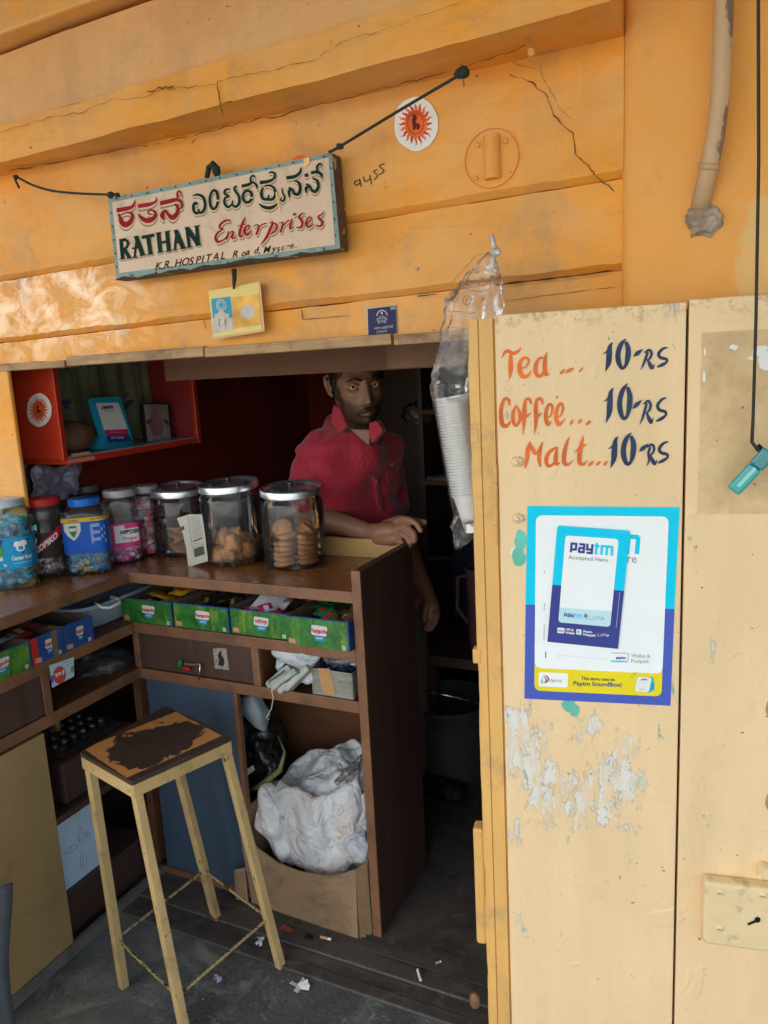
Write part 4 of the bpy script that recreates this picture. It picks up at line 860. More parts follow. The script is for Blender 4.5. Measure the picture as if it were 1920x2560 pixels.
for i in range(len(rings)-1):
    for k_ in range(ns): b.bm.faces.new((rings[i][k_], rings[i][(k_+1) % ns], rings[i+1][(k_+1) % ns], rings[i+1][k_]))
b.bm.faces.new(rings[-1]); b.done('sack', SACK, t, smooth=True)
f5 = crump(33, .014, 16)
b = B(); b.blob((-1.235, 1.735, .235), (.060, .075, .125), 5, .2, 2.0, 14, mat=Matrix.Rotation(R_(-22), 3, 'Y'), fn=f5); b.done('draped_side', SACK, t, smooth=True)
b = B(); b.blob((-.965, 1.725, .235), (.055, .06, .06), 4, .2, 2.5, 17, fn=lambda p: f4(f5(p))); b.done('draped_side', PLB, t, smooth=True)
b = B(); b.tube([(-1.02, 1.70, .425), (-.995, 1.74, .45), (-.96, 1.79, .475)], [.008, .012, .016], 8); b.done('dark_tie', mat('dark_tie', (.12, .11, .11), .5, bump=.8, chip=((.5, .5, .5), .55, 60)), t, smooth=True)
bagpoly([(905, 1905), (925, 1925), (918, 1960), (905, 1985), (890, 1960), (895, 1920)], 1.70, .01, 'clear_corner', CLEAR, t)

# ------------------------------------------------------------------ glass biscuit jars
GLASS = glassy('jar_glass', (.975, .985, .985), .03, .03, (.5, .6, .62), .15, 10)
def centre(bx, by, r, z=1.002):
    p = at(bx, by, 2, z); d = Vector((p.x, p.y, 0)).normalized(); return p+d*r
BIS = mat('biscuit', (.42, .18, .05), .7, var=.3, vs=30, bump=.6, bs=90, bd=.003); PUF = mat('puff_pastry', (.50, .21, .055), .6, var=.35, vs=25, bump=.6, bs=50, bd=.004)
def cyl_me(r, h, m, name, amp=.05, dome=0):
    b = B(); b.lathe([(0, 0), (r*.9, 0), (r, h*.3), (r*.99, h*.7), (r*.85, h), (0, h+dome)], seg=20, rf=lambda th: 1+amp*math.sin(th*7+1)*.5+amp*mnoise.noise(Vector((math.cos(th)*2, math.sin(th)*2, r*90))))
    bmesh.ops.remove_doubles(b.bm, verts=b.bm.verts, dist=1e-5); me = bpy.data.meshes.new(name); b.bm.to_mesh(me); b.bm.free(); me.materials.append(m)
    for p in me.polygons: p.use_smooth = True
    return me
M_B = cyl_me(.030, .013, BIS, 'biscuit', .06, .002); b = B(); b.blob((0, 0, 0), (.032, .024, .027), 3, .5, 2.2, 5); M_P = bpy.data.meshes.new('puff'); b.bm.to_mesh(M_P); b.bm.free(); M_P.materials.append(PUF)
for p in M_P.polygons: p.use_smooth = True
M_F = cyl_me(.040, .008, BIS, 'cookie', .05)
def drop(me, name, loc, rot, lab, cat, grp):
    o = bpy.data.objects.new(name, me); COL.objects.link(o); o.location = loc; o.rotation_euler = rot; return tag(o, lab, cat, grp)
def glassjar(bx, by, r, lx, ly, lab, tilt):
    c = centre(bx, by, r); top = at(lx, ly, 1, c.y).z - c.z; t = thing('biscuit_jar', lab, 'jar', c, 'round glass biscuit jars with steel lids'); H_ = top-.012
    b = B(); b.lathe([(0, .002), (r*.93, .002), (r*.985, .008), (r, .02), (r, H_*.80), (r*.985, H_*.85), (r*.90, H_*.885), (r*.89, H_*.91), (r*.95, H_*.93), (r*.95, H_*.95), (r*.90, H_*.97), (r*.90, H_)], c, 48); b.done('glass', GLASS, t, smooth=True)
    R = Matrix.Rotation(R_(5), 3, Vector((.8, .6, 0))) @ Matrix.Rotation(tilt, 3, 'Y'); o = c+Vector((0, 0, H_-.008))
    b = B(); b.lathe([(r*.985, -.006), (r*.99, .010), (r*.97, .013), (r*.90, .012), (r*.84, .003), (r*.70, .002), (r*.64, .010), (r*.55, .012), (r*.48, .008), (r*.20, .010), (.001, .012)], o, 48, mat=R); ld = b.done('lid', LIDM, t, smooth=True, auto=50)
    b = B(); b.lathe([(.001, .012), (.006, .012), (.006, .018), (.010, .022), (.009, .026), (.001, .027)], o, 16, mat=R); b.done('knob', mat('dark_knob', (.06, .04, .03), .3), ld, smooth=True, auto=50)
    return c
g1 = glassjar(462, 1394, .090, 428, 1210, 'left glass jar with a steel lid, nearly empty, behind the folded newspaper', .0)
g2 = glassjar(590, 1419, .091, 571, 1199, 'middle glass jar with a tilted steel lid, holding puff biscuits', -.06)
g3 = glassjar(742, 1427, .092, 726, 1210, 'right glass jar with a steel lid holding two stacks of round biscuits', -.02)
vd = Vector((-.6, .8, 0)); rd = Vector((.8, .6, 0))
lab = 'round biscuit stacked in the right glass jar'
for s_, n in ((-1, 5), (1, 6)):
    for i in range(n): drop(M_B, 'biscuit', g3+rd*.034*s_-vd*.03+Vector((random.uniform(-.003, .003), random.uniform(-.003, .003), .006+i*.0145)), (random.uniform(-.08, .08), random.uniform(-.08, .08), i), ['lowest', 'second', 'third', 'fourth', 'fifth', 'sixth'][i]+' biscuit from the bottom of the '+('left' if s_ < 0 else 'right')+' stack in the right glass jar', 'biscuit', 'biscuits in the right glass jar')
for p_, r_ in (((-.03, .01, .105), (.9, .4, 0)), ((.0, .02, .06), (.5, .2, 0)), ((.03, .02, .10), (.3, -.5, 1)), ((.045, -.01, .095), (.2, .6, 1)), ((-.02, -.01, .085), (.1, -.2, 1)), ((.0, .045, .03), (0, 0, 0)), ((-.03, .04, .05), (.2, 0, 0))): drop(M_B, 'biscuit', g3+rd*p_[0]+vd*p_[1]+Vector((0, 0, p_[2])), r_, 'loose tilted biscuit lying above the two stacks in the right glass jar', 'biscuit', 'loose biscuits in the right glass jar')
lab = 'crumpled puff biscuit in the middle glass jar'
for i, (a, d, z) in enumerate(((-.048, -.02, .030), (-.02, .02, .035), (0, -.025, .058), (.004, .02, .075), (.048, -.02, .034), (.03, .03, .045), (.05, .01, .03), (-.015, -.035, .03), (-.03, .01, .07), (.02, -.0, .03))): drop(M_P, 'puff_biscuit', g2+rd*a+vd*d+Vector((0, 0, z)), (i*1.3, i*.9, i*2.1), lab, 'biscuit', 'puff biscuits in the middle glass jar')
for i in range(7): drop(M_F, 'flat_biscuit', g1+rd*random.uniform(-.02, .02)+vd*random.uniform(-.03, .02)+Vector((0, 0, .012+.010*i)), (random.uniform(-.5, .5), random.uniform(-.5, .5), i), 'thin flat biscuit lying in the left glass jar', 'biscuit', 'flat biscuits in the left glass jar')
# folded newspaper
NP = Surf((0, 1.775, 0), (0, -1, 0)).crop(360, 1170, 480/1659)
t = thing('newspaper', 'folded strip of newspaper leaning between the left and middle glass jars', 'newspaper', NP.p(450, 850))
npm = mat('newspaper', (.52, .50, .42), .8, var=.06, vs=20, bump=.1)
b = B(); b.slab([NP.p(x, y) for x, y in ((285, 435), (300, 428), (385, 402), (500, 400), (525, 560), (552, 805), (380, 856), (365, 700), (335, 570))], (0, .0015, 0)); b.done('sheet', npm, t)
b = B(); b.poly([(312, 510), (345, 500), (352, 532), (322, 540)], NP, .0008); b.stroke([(382, 420, 3), (405, 600, 3), (440, 770, 3)], NP, .0008)
for i in range(17):
    y = 425+i*16; 
    if i not in (12, 13): b.stroke([(398+i*2.3, y+6, 3), (480+i*2.6+random.uniform(-12, 8), y-4, 3)], NP, .0008)
b.stroke([(425, 635, 12), (505, 605, 12)], NP, .0009); b.poly([(432, 700), (515, 672), (527, 745), (442, 772)], NP, .0009); b.done('print', flat('news_ink', (.08, .08, .08)), t)

# ------------------------------------------------------------------ plastic sweet jars
def superr(n, rot): return lambda th: 1/((abs(math.cos(th-rot))**n+abs(math.sin(th-rot))**n)**(1/n))
def candyjar(bx, by, r, lx, ly, lr, lidcol, lab, n, rot, fill, cand, nsq, ribs=0, tint=(.95, .97, 1)):
    c = centre(bx, by, r); top = at(lx, ly, 1, c.y).z-c.z; t = thing('sweet_jar', lab, 'jar', c, 'plastic sweet jars along the left counter')
    rf = superr(nsq, rot) if nsq else (lambda th: 1.0); hb = top*.80; kz = []
    m_ = 26
    for i in range(m_+1):
        u = i/m_; z = .002+u*(top-.014); 
        rr_ = r if z < hb else lr*.93+(r-lr*.93)*max(0, 1-((z-hb)/(top-.02-hb))**2)**.5
        if z < .012: rr_ = r*(.86+.14*(z/.012)**.5)
        if ribs and z < hb: rr_ *= 1+.018*math.sin(z*ribs)
        kz.append((rr_, z, min(1, max(0, (z-hb)/(top-.02-hb)))))
    b = B(); rings = []
    for rr_, z, mx in kz: rings.append([b.bm.verts.new(c+Vector((math.cos(th)*rr_*(rf(th)*(1-mx)+mx)*.96, math.sin(th)*rr_*(rf(th)*(1-mx)+mx)*.96, z))) for th in [2*math.pi*q/48 for q in range(48)]])
    for i in range(m_):
        for q in range(48): b.bm.faces.new((rings[i][q], rings[i][(q+1) % 48], rings[i+1][(q+1) % 48], rings[i+1][q]))
    b.bm.faces.new(rings[0][::-1]); b.done('body', glassy('jar_plastic', tint, .05, .06, (.5, .55, .6), .5, 24), t, smooth=True)
    b = B(); b.lathe([(lr, top-.022), (lr, top-.006), (lr*.96, top-.001), (lr*.85, top), (.001, top)], c, 40); b.done('lid', lidcol, t, smooth=True, auto=40)
    # wrapped sweets
    b = B(); 
    for i in range(cand):
        th = random.uniform(0, 2*math.pi); q = r*.82*(random.random()**.35)*rf(th)*.96; z = .010+random.random()*fill*(top*.8)
        p = c+Vector((math.cos(th)*q, math.sin(th)*q, z)); s_ = random.uniform(.009, .013)
        R = Matrix.Rotation(random.uniform(0, 6), 3, 'Z') @ Matrix.Rotation(random.uniform(0, 6), 3, 'X')
        mi = random.choice(range(len(n))); 
        v = [p+R@Vector(k_)*s_ for k_ in ((-1.6, -.7, 0), (-.7, -.35, .1), (-.6, -.6, .5), (.6, -.6, .5), (.7, -.35, .1), (1.6, -.7, 0), (1.6, .7, 0), (.7, .35, .1), (.6, .6, .5), (-.6, .6, .5), (-.7, .35, .1), (-1.6, .7, 0), (-.6, -.6, -.4), (.6, -.6, -.4), (.6, .6, -.4), (-.6, .6, -.4))]
        V = [b.bm.verts.new(x) for x in v]
        for fc in ((0, 1, 10, 11), (2, 3, 8, 9), (4, 5, 6, 7), (1, 2, 9, 10), (3, 4, 7, 8), (12, 15, 14, 13), (2, 12, 13, 3), (9, 8, 14, 15), (3, 13, 14, 8), (2, 9, 15, 12)): b.bm.faces.new([V[x] for x in fc]).material_index = mi
    o = b.done('wrapped_sweets', n, t); o['kind'] = 'stuff'
    th0 = math.atan2(-c.y, -c.x)
    return t, c, (lambda th: r*rf(th)*.96+.0012), th0, top
def label_band(t, c, rf, tha, thb, z0, z1, m, h=.0005, name='label', slope=0):
    b = B(); b.sheet(30, 2, lambda u, v: c+Vector((math.cos(tha+(thb-tha)*u)*(rf(tha+(thb-tha)*u)+h), math.sin(tha+(thb-tha)*u)*(rf(tha+(thb-tha)*u)+h), z0+(z1-z0)*v+slope*u))); return b.done(name, m, t, smooth=True)
CL = lambda n, c_: mat('sweet_'+n, tuple(min(.85, q*1.6) for q in c_), .28, .1, var=.3, vs=40, bump=.3, bs=120, bd=.001)
LB = flat('label_blue', (.015, .32, .62), .35)
# blue
t, c, rf, th0, tp_ = candyjar(40, 1476, .070, 22, 1247, .052, mat('clear_lid', (.45, .55, .6), .3), 'clear jar of blue mints with a light blue label, leftmost on the counter', [CL('cyan', (.05, .45, .62)), CL('silver', (.4, .55, .62)), CL('teal', (.02, .20, .32))], R_(38), .95, 300, 4, 0, (.75, .93, 1))
label_band(t, c, rf, th0-1.5, th0+1.5, .062, .150, LB)
S_ = Round(c, rf, th0+.0)
b = B(); b.poly([(.004, .136), (.046, .142), (.028, .100)], S_, .0012, 0); b.poly(ell(.018, .130, .009, .009, 14), S_, .0016, 1); b.poly(ell(.031, .132, .009, .009, 14), S_, .0018, 1); b.poly(ell(.024, .119, .010, .010, 14), S_, .0020, 1); b.poly(ell(.024, .119, .006, .006, 14), S_, .0023, 2); b.poly(ell(.040, .116, .006, .005, 10), S_, .0016, 3)
b.text('Center fresh', S_, (.001, .086), (.0095, .0003), (0, .016), .0016, .03, 1); b.poly([(.004, .076), (.048, .078), (.048, .079), (.004, .077)], S_, .0012, 1)
b.text('sh', S_, (-.030, .088), (.011, 0), (0, .017), .0016, .03, 1); b.poly([(-.026, .120), (-.014, .146), (-.034, .146)], S_, .0012, 0); b.poly(ell(-.024, .118, .008, .009, 12), S_, .0015, 3); b.poly(ell(-.026, .102, .007, .007, 12), S_, .0015, 3)
b.poly([(-.021, .070), (-.014, .070), (-.014, .077), (-.021, .077)], S_, .0012, 1); b.poly(ell(-.0175, .0735, .0018, .0018, 8), S_, .0015, 3)
b.done('printed_logo', [NAVY, WHITE, LB, flat('leaf_green', (.06, .35, .08))], t, fix=False)
# coffee sweets
BRN = flat('label_brown', (.045, .028, .02), .4)
t, c, rf, th0, tp_ = candyjar(128, 1446, .062, 93, 1243, .053, flat('lid_red', (.62, .03, .03), .3), 'clear ribbed jar of coffee sweets with a red lid', [CL('brown', (.08, .04, .03)), CL('pink', (.5, .25, .22)), CL('white', (.5, .45, .42))], 0, .42, 130, 0, 110)
label_band(t, c, rf, th0-1.3, th0+1.5, .062, .135, BRN, .0012)
S_ = Round(c, rf, th0)
b = B(); b.poly([(-.036, .070), (.055, .134), (.055, .162), (-.036, .092)], S_, .0022, 0); b.text('KOPIKO', S_, (-.032, .076), (.0175, .0118), (-.001, .0235), .0030, .05, 1); b.stroke([(-.030, .052, .0014), (.05, .100, .0014)], S_, .002, 1); b.done('printed_logo', [flat('band_red', (.60, .02, .04)), WHITE], t, fix=False)
# blue lid throat drops
t, c, rf, th0, tp_ = candyjar(232, 1436, .068, 205, 1243, .046, flat('lid_blue', (.02, .16, .60), .3), 'squarish jar with a blue lid and a deep blue label holding blue and gold drops', [CL('blue', (.03, .16, .38)), CL('gold', (.55, .33, .05)), CL('teal2', (.05, .25, .40))], R_(38), .42, 170, 5, 0)
label_band(t, c, rf, th0-1.0, th0+1.45, .066, .172, BLUEP, .0008); label_band(t, c, rf, th0-1.0, th0+1.45, .160, .172, flat('label_gold', (.70, .45, .03)), .0014, 'gold_band')
S_ = Round(c, rf, th0)
b = B(); b.poly([(-.058, .158), (-.017, .158), (-.017, .136), (-.026, .118), (-.038, .106), (-.050, .120), (-.058, .136)], S_, .0020, 0); b.poly([(-.046, .150), (-.028, .150), (-.028, .132), (-.037, .114), (-.046, .132)], S_, .0026, 1); b.stroke([(-.045, .139, .0035), (-.029, .139, .0035)], S_, .0032, 0)
for i in range(8): b.stroke([(.008, .146-i*.007, .0005), (.030+.006*((i*5) % 3), .148-i*.007, .0010)], S_, .0018, 2)
b.text('3-IN-1 ACTION', S_, (.010, .164), (.0052, .0003), (0, .006), .0022, .03, 3); b.text('ACTION', S_, (-.046, .163), (.006, 0), (0, .006), .0022, .03, 3)
b.done('printed_logo', [PALE, GREENP, flat('lab_grey', (.25, .35, .6)), INK], t, fix=False)
# pink gum
t, c, rf, th0, tp_ = candyjar(318, 1409, .056, 292, 1222, .050, mat('clear_lid2', (.40, .36, .35), .3), 'clear jar of pink chewing gum with a pink and white label', [CL('pink2', (.70, .06, .25)), CL('silver2', (.5, .4, .45)), CL('magenta', (.45, .02, .15))], R_(38), .36, 120, 5, 0)
PK = flat('label_pink', (.72, .05, .26), .4); label_band(t, c, rf, th0-1.5, th0+1.5, .052, .128, PK, .0008)
S_ = Round(c, rf, th0)
b = B(); b.poly([(-.026, .066), (.040, .070), (.040, .112), (.004, .110), (.004, .122), (-.026, .120)], S_, .0016, 0); b.text('HAPPYDENT', S_, (-.010, .094), (.0095, .0002), (.001, .017), .0022, .05, 1); b.text('Protex', S_, (-.006, .074), (.0135, .0004), (.003, .017), .0022, .02, 2)
for i in range(6): b.stroke([(-.046, .116-i*.009, .0012), (-.034, .116-i*.009, .0012)], S_, .0018, 0)
b.done('printed_logo', [WHITE, INK, PK], t, fix=False)
t, c, rf, th0, tp_ = candyjar(378, 1390, .052, 345, 1212, .046, mat('clear_lid3', (.36, .32, .32), .3), 'jar of red and white sweets squeezed behind the pink gum jar', [CL('red3', (.55, .04, .05)), CL('white3', (.6, .52, .5))], 0, .95, 220, 0, 0)
t, c, rf, th0, tp_ = candyjar(232, 1376, .050, 200, 1212, .045, mat('clear_lid4', (.22, .17, .16), .4), 'empty brownish jar standing behind the blue lidded jar', [CL('brown4', (.08, .05, .04))], 0, .2, 20, 0, 0)

# ------------------------------------------------------------------ red wall cabinet and what stands in it
CB = thing('wall_cabinet', 'open red wall cabinet hanging left of the counter under the lintel', 'cabinet', (-1.92, 1.9, 1.33))
b = B(); b.box((-2.03, 1.620, 1.343), (-1.816, 1.634, 1.66)); b.done('side_panel', RED, CB, bevel=.001)
b = B(); b.box((-2.044, 1.600, 1.343), (-1.998, 1.6195, 1.66)); b.done('side_post', RED, CB, bevel=.004)
b = B(); b.box((-1.826, 1.612, 1.341), (-1.810, 1.6195, 1.66)); b.done('edge_strip', RED, CB, bevel=.002)
b = B(); b.box((-2.03, 2.225, 1.325), (-1.83, 2.24, 1.66)); b.done('side_panel', mat('dull_red', (.30, .03, .03), .5), CB); b = B(); b.box((-1.829, 2.222, 1.325), (-1.81, 2.243, 1.66)); b.done('edge_strip', RED, CB, bevel=.003)
b = B(); b.box((-2.03, 1.6345, 1.326), (-1.812, 2.2245, 1.346)); b.done('shelf', RED, CB, bevel=.001)
b = B(); b.box((-2.03, 1.6345, 1.3465), (-1.809, 2.2245, 1.349)); b.done('shelf_liner', flat('liner_grey', (.35, .37, .38), .3), CB)
CLOTH = mat('floral_cloth', (.16, .17, .09), .8, var=.3, vs=8, bump=.2, chip=((.02, .05, .10), .60, 13), dirt=((.24, .26, .22), .45, 9), sheen=.2)
b = B(); b.sheet(60, 12, lambda u, v: Vector((-2.005+.012*math.sin(u*38)+.006*math.sin(u*90+v*3), 1.64+.58*u, 1.35+.3*v))); tag(b.done('floral_cloth', CLOTH, smooth=True), 'dark floral cloth hanging at the back of the red cabinet', 'cloth')
sun_sticker(Surf((0, 1.6195, 0), (0, -1, 0)), 98, 1025, 31, 42, 'oval sun emblem sticker on the red side of the wall cabinet') if 'sun_sticker' in globals() else None
t = thing('payment_soundbox', 'sky blue payment speaker stand with a white card on the cabinet shelf', 'speaker', (-1.87, 1.87, 1.35))
q4 = [at(*p, 0, -1.845) for p in ((245, 1130), (338, 1120))]
XB = Surf((-1.86, 1.87, 1.35), (1, 0, .30)); kk = 560/1659
P_ = lambda x, y: XB.p(x*kk, 900+y*kk)
b = B(); b.slab([P_(*p) for p in rquad([(675, 280), (890, 272), (1000, 645), (790, 660)], 14, 4)], (-.018, 0, -.004)); b.slab([P_(*p) for p in ((760, 560), (985, 600), (1000, 645), (730, 662))], (-.06, 0, 0)); b.done('stand', flat('stand_blue', (.02, .38, .60), .3), t)
XC = XB.crop(0, 900, kk)
b = B(); b.poly([(708, 320), (875, 316), (945, 512), (770, 520)], XC, .0008, 0); b.poly([(770, 520), (943, 512), (948, 552), (785, 560)], XC, .0009, 1); b.poly([(785, 560), (948, 552), (982, 602), (797, 614)], XC, .0008, 2); b.done('card', [WHITE, flat('band_pink', (.65, .03, .12)), NAVY], t, fix=False)
b = B(); b.text('paytm', XC, (752, 362), (34, -1), (6, -40), .0014, .05, 0); b.text('Accepted Here', XC, (768, 382), (13, 0), (3, -12), .0014, 0, 0); b.text('Pay using any app', XC, (812, 538), (12, 0), (3, -12), .0014, 0, 1); b.text('UPI  Wallet', XC, (820, 585), (20, -1), (4, -20), .0014, .04, 1); b.done('lettering', [INK, PALE], t, fix=False)
b = B(); b.blob((-1.90, 1.735, 1.399), (.055, .075, .050), 4, .06, 1.5); tag(b.done('coconut', mat('coconut', (.15, .075, .04), .85, var=.3, vs=20, bump=.6, bs=60), smooth=True), 'brown coconut on the cabinet shelf left of the blue stand', 'coconut')
t = thing('picture_frame', 'small black framed devotional picture standing at the right end of the cabinet shelf', 'picture frame', (-1.89, 2.12, 1.35))
XF = Surf((-1.885, 2.1, 1.35), (1, 0, .12)); XFc = XF.crop(0, 900, kk); b = B(); b.slab([XFc.p(*p) for p in ((1052, 318), (1255, 318), (1282, 605), (1085, 618))], (-.012, 0, 0)); b.done('frame', flat('frame_black', (.02, .015, .012), .3), t, bevel=.002)
b = B(); b.poly([(1062, 328), (1240, 330), (1268, 600), (1092, 604)], XFc, .0008, 0); b.stroke([(1140, 360, 14), (1145, 420, 70), (1155, 480, 110), (1165, 560, 60)], XFc, .0014, 1); b.stroke([(1085, 470, 26), (1120, 440, 20)], XFc, .0020, 2); b.stroke([(1215, 445, 20), (1250, 480, 26)], XFc, .0020, 2); b.done('picture', [flat('pic_grey', (.30, .28, .26), .5, .3), flat('pic_pink', (.28, .14, .14), .5, .3), flat('pic_red', (.16, .05, .05))], t, fix=False)
b = B(); b.box((-1.835, 1.66, 1.3495), (-1.812, 1.715, 1.356)); tag(b.done('matchbox', flat('match_cream', (.45, .38, .27))), 'flat cream matchbox at the front corner of the cabinet shelf', 'matchbox')
b = B(); b.box((-1.8115, 1.63, 1.330), (-1.8105, 1.73, 1.341)); tag(b.done('paper_strip', PINK), 'pink paper strip pasted on the front edge of the cabinet shelf', 'paper strip')
# hanging packets below the cabinet
b = B(); b.sheet(30, 24, lambda u, v: at(62+125*u-8*v*u, 1168-10*u+(95-15*u)*v, 0, -1.985)+Vector((.03+.018*mnoise.noise(Vector((u*5, v*3, 2)))+.008*mnoise.noise(Vector((u*14, v*9, 5))), 0, .006*math.sin(u*9)))); tag(b.done('packet_bag', mat('grey_blue_packet', (.25, .26, .34), .35, var=.5, vs=10, bump=.6, bs=20, coat=.4), smooth=True), 'grey blue plastic packet hanging below the red cabinet', 'packet')
b = B(); b.blob(at(55, 1210, 0, -2.0), (.012, .03, .08), 3, .3, 3, 9); tag(b.done('packet_strip', mat('silver_packets', (.25, .22, .18), .3, .3, var=.7, vs=40, bump=.8, bs=60), smooth=True), 'strip of shiny sachets hanging beside the orange post', 'packet')

# ------------------------------------------------------------------ dark back of the shop
RK = thing('back_shelf', 'dark wooden shelf rack against the back wall behind the man', 'shelf', (-1.0, 3.2, 0))
for z in (.40, .70, 1.04, 1.35, 1.7):
    b = B(); b.box((-1.325, 3.10, z), (.34, 3.38, z+.02)); b.done('shelf_board', MIDWOOD if z in (1.04, 1.35) else DARKWOOD, RK, bevel=.002)
for x in (-1.325, -.6, .32):
    b = B(); b.box((x, 3.12, .02), (x+.02, 3.39, 1.9)); b.done('upright', DARKWOOD, RK)
for i, (x, z, r_, h_, c_) in enumerate(((-1.25, 1.37, .035, .12, (.12, .05, .04)), (-1.16, 1.37, .04, .10, (.06, .08, .07)), (-.98, 1.37, .045, .15, (.14, .12, .09)), (-1.20, 1.06, .05, .14, (.09, .03, .03)), (-1.06, 1.06, .04, .18, (.05, .06, .09)), (-.95, 1.06, .05, .11, (.15, .11, .05)), (-1.12, .72, .06, .16, (.08, .08, .08)))):
    t = thing('tin', ['slim dull red', 'low dull green', 'tall pale', 'wide maroon', 'tall dark blue', 'low ochre', 'grey'][i]+' tin on the dark shelves right of the man', 'tin', (x, 3.2, z), 'tins on the back shelves')
    b = B(); b.lathe([(.001, 0), (r_, 0), (r_*1.02, .004), (r_, .008), (r_, h_-.02), (r_*.9, h_-.01)], (x, 3.2, z+.001), 24); b.done('body', mat('tin%d' % i, c_, .35, .3, bump=.1), t, smooth=True, auto=40); b = B(); b.lathe([(r_*.96, h_-.014), (r_*.96, h_), (.001, h_+.002)], (x, 3.2, z+.001), 24); b.done('lid', STEEL, t, smooth=True, auto=40)
b = B(); b.blob(at(1050, 1035, 1, 3.18), (.09, .05, .05), 3, .5, 3, 4); tag(b.done('clear_bag', CLEAR, smooth=True), 'crumpled clear plastic bag on the back shelf right of the man', 'bag')
b = B(); b.blob(at(1120, 1198, 1, 3.16), (.12, .05, .02), 3, .5, 3, 5); tag(b.done('paper_pile', mat('dull_paper', (.2, .2, .2), .7), smooth=True), 'flat crumpled paper pile on the lower back shelf', 'paper')
b = B(); b.sheet(24, 20, lambda u, v: Vector((-1.12+.3*u, 2.95+.012*math.sin(u*30), .50+.42*v))); tag(b.done('blue_cloth', mat('dark_blue_cloth', (.02, .03, .06), .9), smooth=True), 'dark blue cloth hanging in the back beside the door post', 'cloth')
PLM = mat('dull_pink_plastic', (.20, .09, .10), .4)
t = thing('plastic_jug', 'dull pink plastic jug half hidden by the door post', 'jug', (-.88, 2.6, .45)); cj = Vector((-.868, 2.60, .50)); b = B(); b.lathe([(.001, .0), (.06, 0), (.065, .05), (.068, .30), (.075, .325), (.070, .33), (.062, .30)], cj, 28); b.done('body', PLM, t, smooth=True); b = B(); b.tube([cj+Vector(p) for p in ((-.06, 0, .29), (-.105, 0, .28), (-.11, 0, .16), (-.066, 0, .10))], .007, 8); b.done('handle', PLM, t, smooth=True)
b = B(); b.box((-1.16, 2.50, .46), (-.5, 2.86, .50)); b.box((-1.10, 2.55, .012), (-1.06, 2.6, .46)); b.box((-.55, 2.55, .012), (-.51, 2.6, .46)); tag(b.done('low_table', mat('dull_redwood', (.10, .04, .035), .5), bevel=.003), 'low dull red table behind the black bucket', 'table')
t = thing('bucket', 'large dark plastic bucket on the floor behind the counter end', 'bucket', (-1.0, 2.35, .012)); cb = at(1125, 1850, 2, .012)+Vector((-.05, .10, 0)); cb.y = 2.52; cb.x = -1.0
DPL = mat('dark_plastic', (.045, .045, .045), .45)
b = B(); b.lathe([(.001, 0), (.13, 0), (.135, .01), (.150, .22), (.157, .225), (.157, .24), (.152, .245), (.158, .30), (.165, .31), (.165, .325), (.155, .325), (.145, .05), (.001, .03)], cb, 40); b.done('body', DPL, t, smooth=True, auto=40); b = B(); b.tube([cb+Vector((.165*math.cos(a), .165*math.sin(a)*1-.02*math.sin(a), .30-.10*math.sin(a))) for a in [R_(180+i*15) for i in range(13)]], .003, 6); b.done('handle', STEEL, t, smooth=True)
# ================================================================== STOOL
ST = thing('stool', 'tall yellow metal stool with a worn dark rectangular seat', 'stool', (-1.30, 1.35, 0))
LEGM = mat('chipped_yellow_paint', (.60, .415, .175), .45, var=.10, vs=9, bump=.2, bs=50, chip=((.05, .03, .02), .635, 38), dirt=((.28, .18, .09), .32, 14))
SZ = .66
sc = [at(x, y, 2, SZ) for x, y in ((203, 1890), (330, 1963), (578, 1851), (413, 1773))]   # left, front, right, back
ft = [at(x, y, 2, .0) for x, y in ((310, 2468), (466, 2600), (702, 2418), (542, 2300))]
cc = sum(sc, Vector())/4
def seatx(N, c):
    tc = N.n('ShaderNodeTexCoord'); mp = N.n('ShaderNodeMapping'); u = (sc[2]-sc[1]).normalized(); ang = math.atan2(u.y, u.x)
    mp.vector_type = 'TEXTURE'; mp.inputs['Location'].default_value = cc; mp.inputs['Rotation'].default_value = (0, 0, ang); mp.inputs['Scale'].default_value = ((sc[2]-sc[1]).length/2, (sc[0]-sc[1]).length/2, 1)
    N.t.links.new(tc.outputs['Object'], mp.inputs[0]); sp = N.n('ShaderNodeSeparateXYZ'); N.t.links.new(mp.outputs[0], sp.inputs[0])
    d = N.math('SQRT', N.math('ADD', N.math('POWER', sp.outputs[0], 2.0), N.math('POWER', sp.outputs[1], 2.0)))
    n1 = N.noise(N.co(), 14, 8, .68, .6); d = N.math('ADD', d, N.math('MULTIPLY', N.math('SUBTRACT', n1, .5), 1.7))
    ey = N.math('ADD', N.math('ABSOLUTE', sp.outputs[1]), N.math('MULTIPLY', N.math('SUBTRACT', N.noise(N.co(), 50, 5, .7), .5), .10)); ex = N.math('ADD', N.math('ABSOLUTE', sp.outputs[0]), N.math('MULTIPLY', N.math('SUBTRACT', N.noise(N.co(), 45, 5, .7), .5), .08))
    k = N.ramp(d, .86, .875); k = N.math('MULTIPLY', k, N.ramp(ey, .97, .95)); k = N.math('MULTIPLY', k, N.ramp(ex, .97, .955))
    return N.mix(k, c, (.60, .27, .07))
SEAT = mat('worn_seat', (.055, .032, .024), .5, var=.25, vs=14, bump=.25, bs=60, ext=seatx)
b = B(); b.slab([cc+(p-cc)*1.015 for p in sc], (0, 0, .010)); b.done('seat', SEAT, ST, bevel=.002)
rm = [cc+(p-cc)*.99-Vector((0, 0, .017)) for p in sc]
for i in range(4): b = B(); b.bar(rm[i], rm[(i+1) % 4], .006, .030); b.done('seat_rail', LEGM, ST, bevel=.001)
tops = [cc+(p-cc)*.90-Vector((0, 0, .006)) for p in sc]
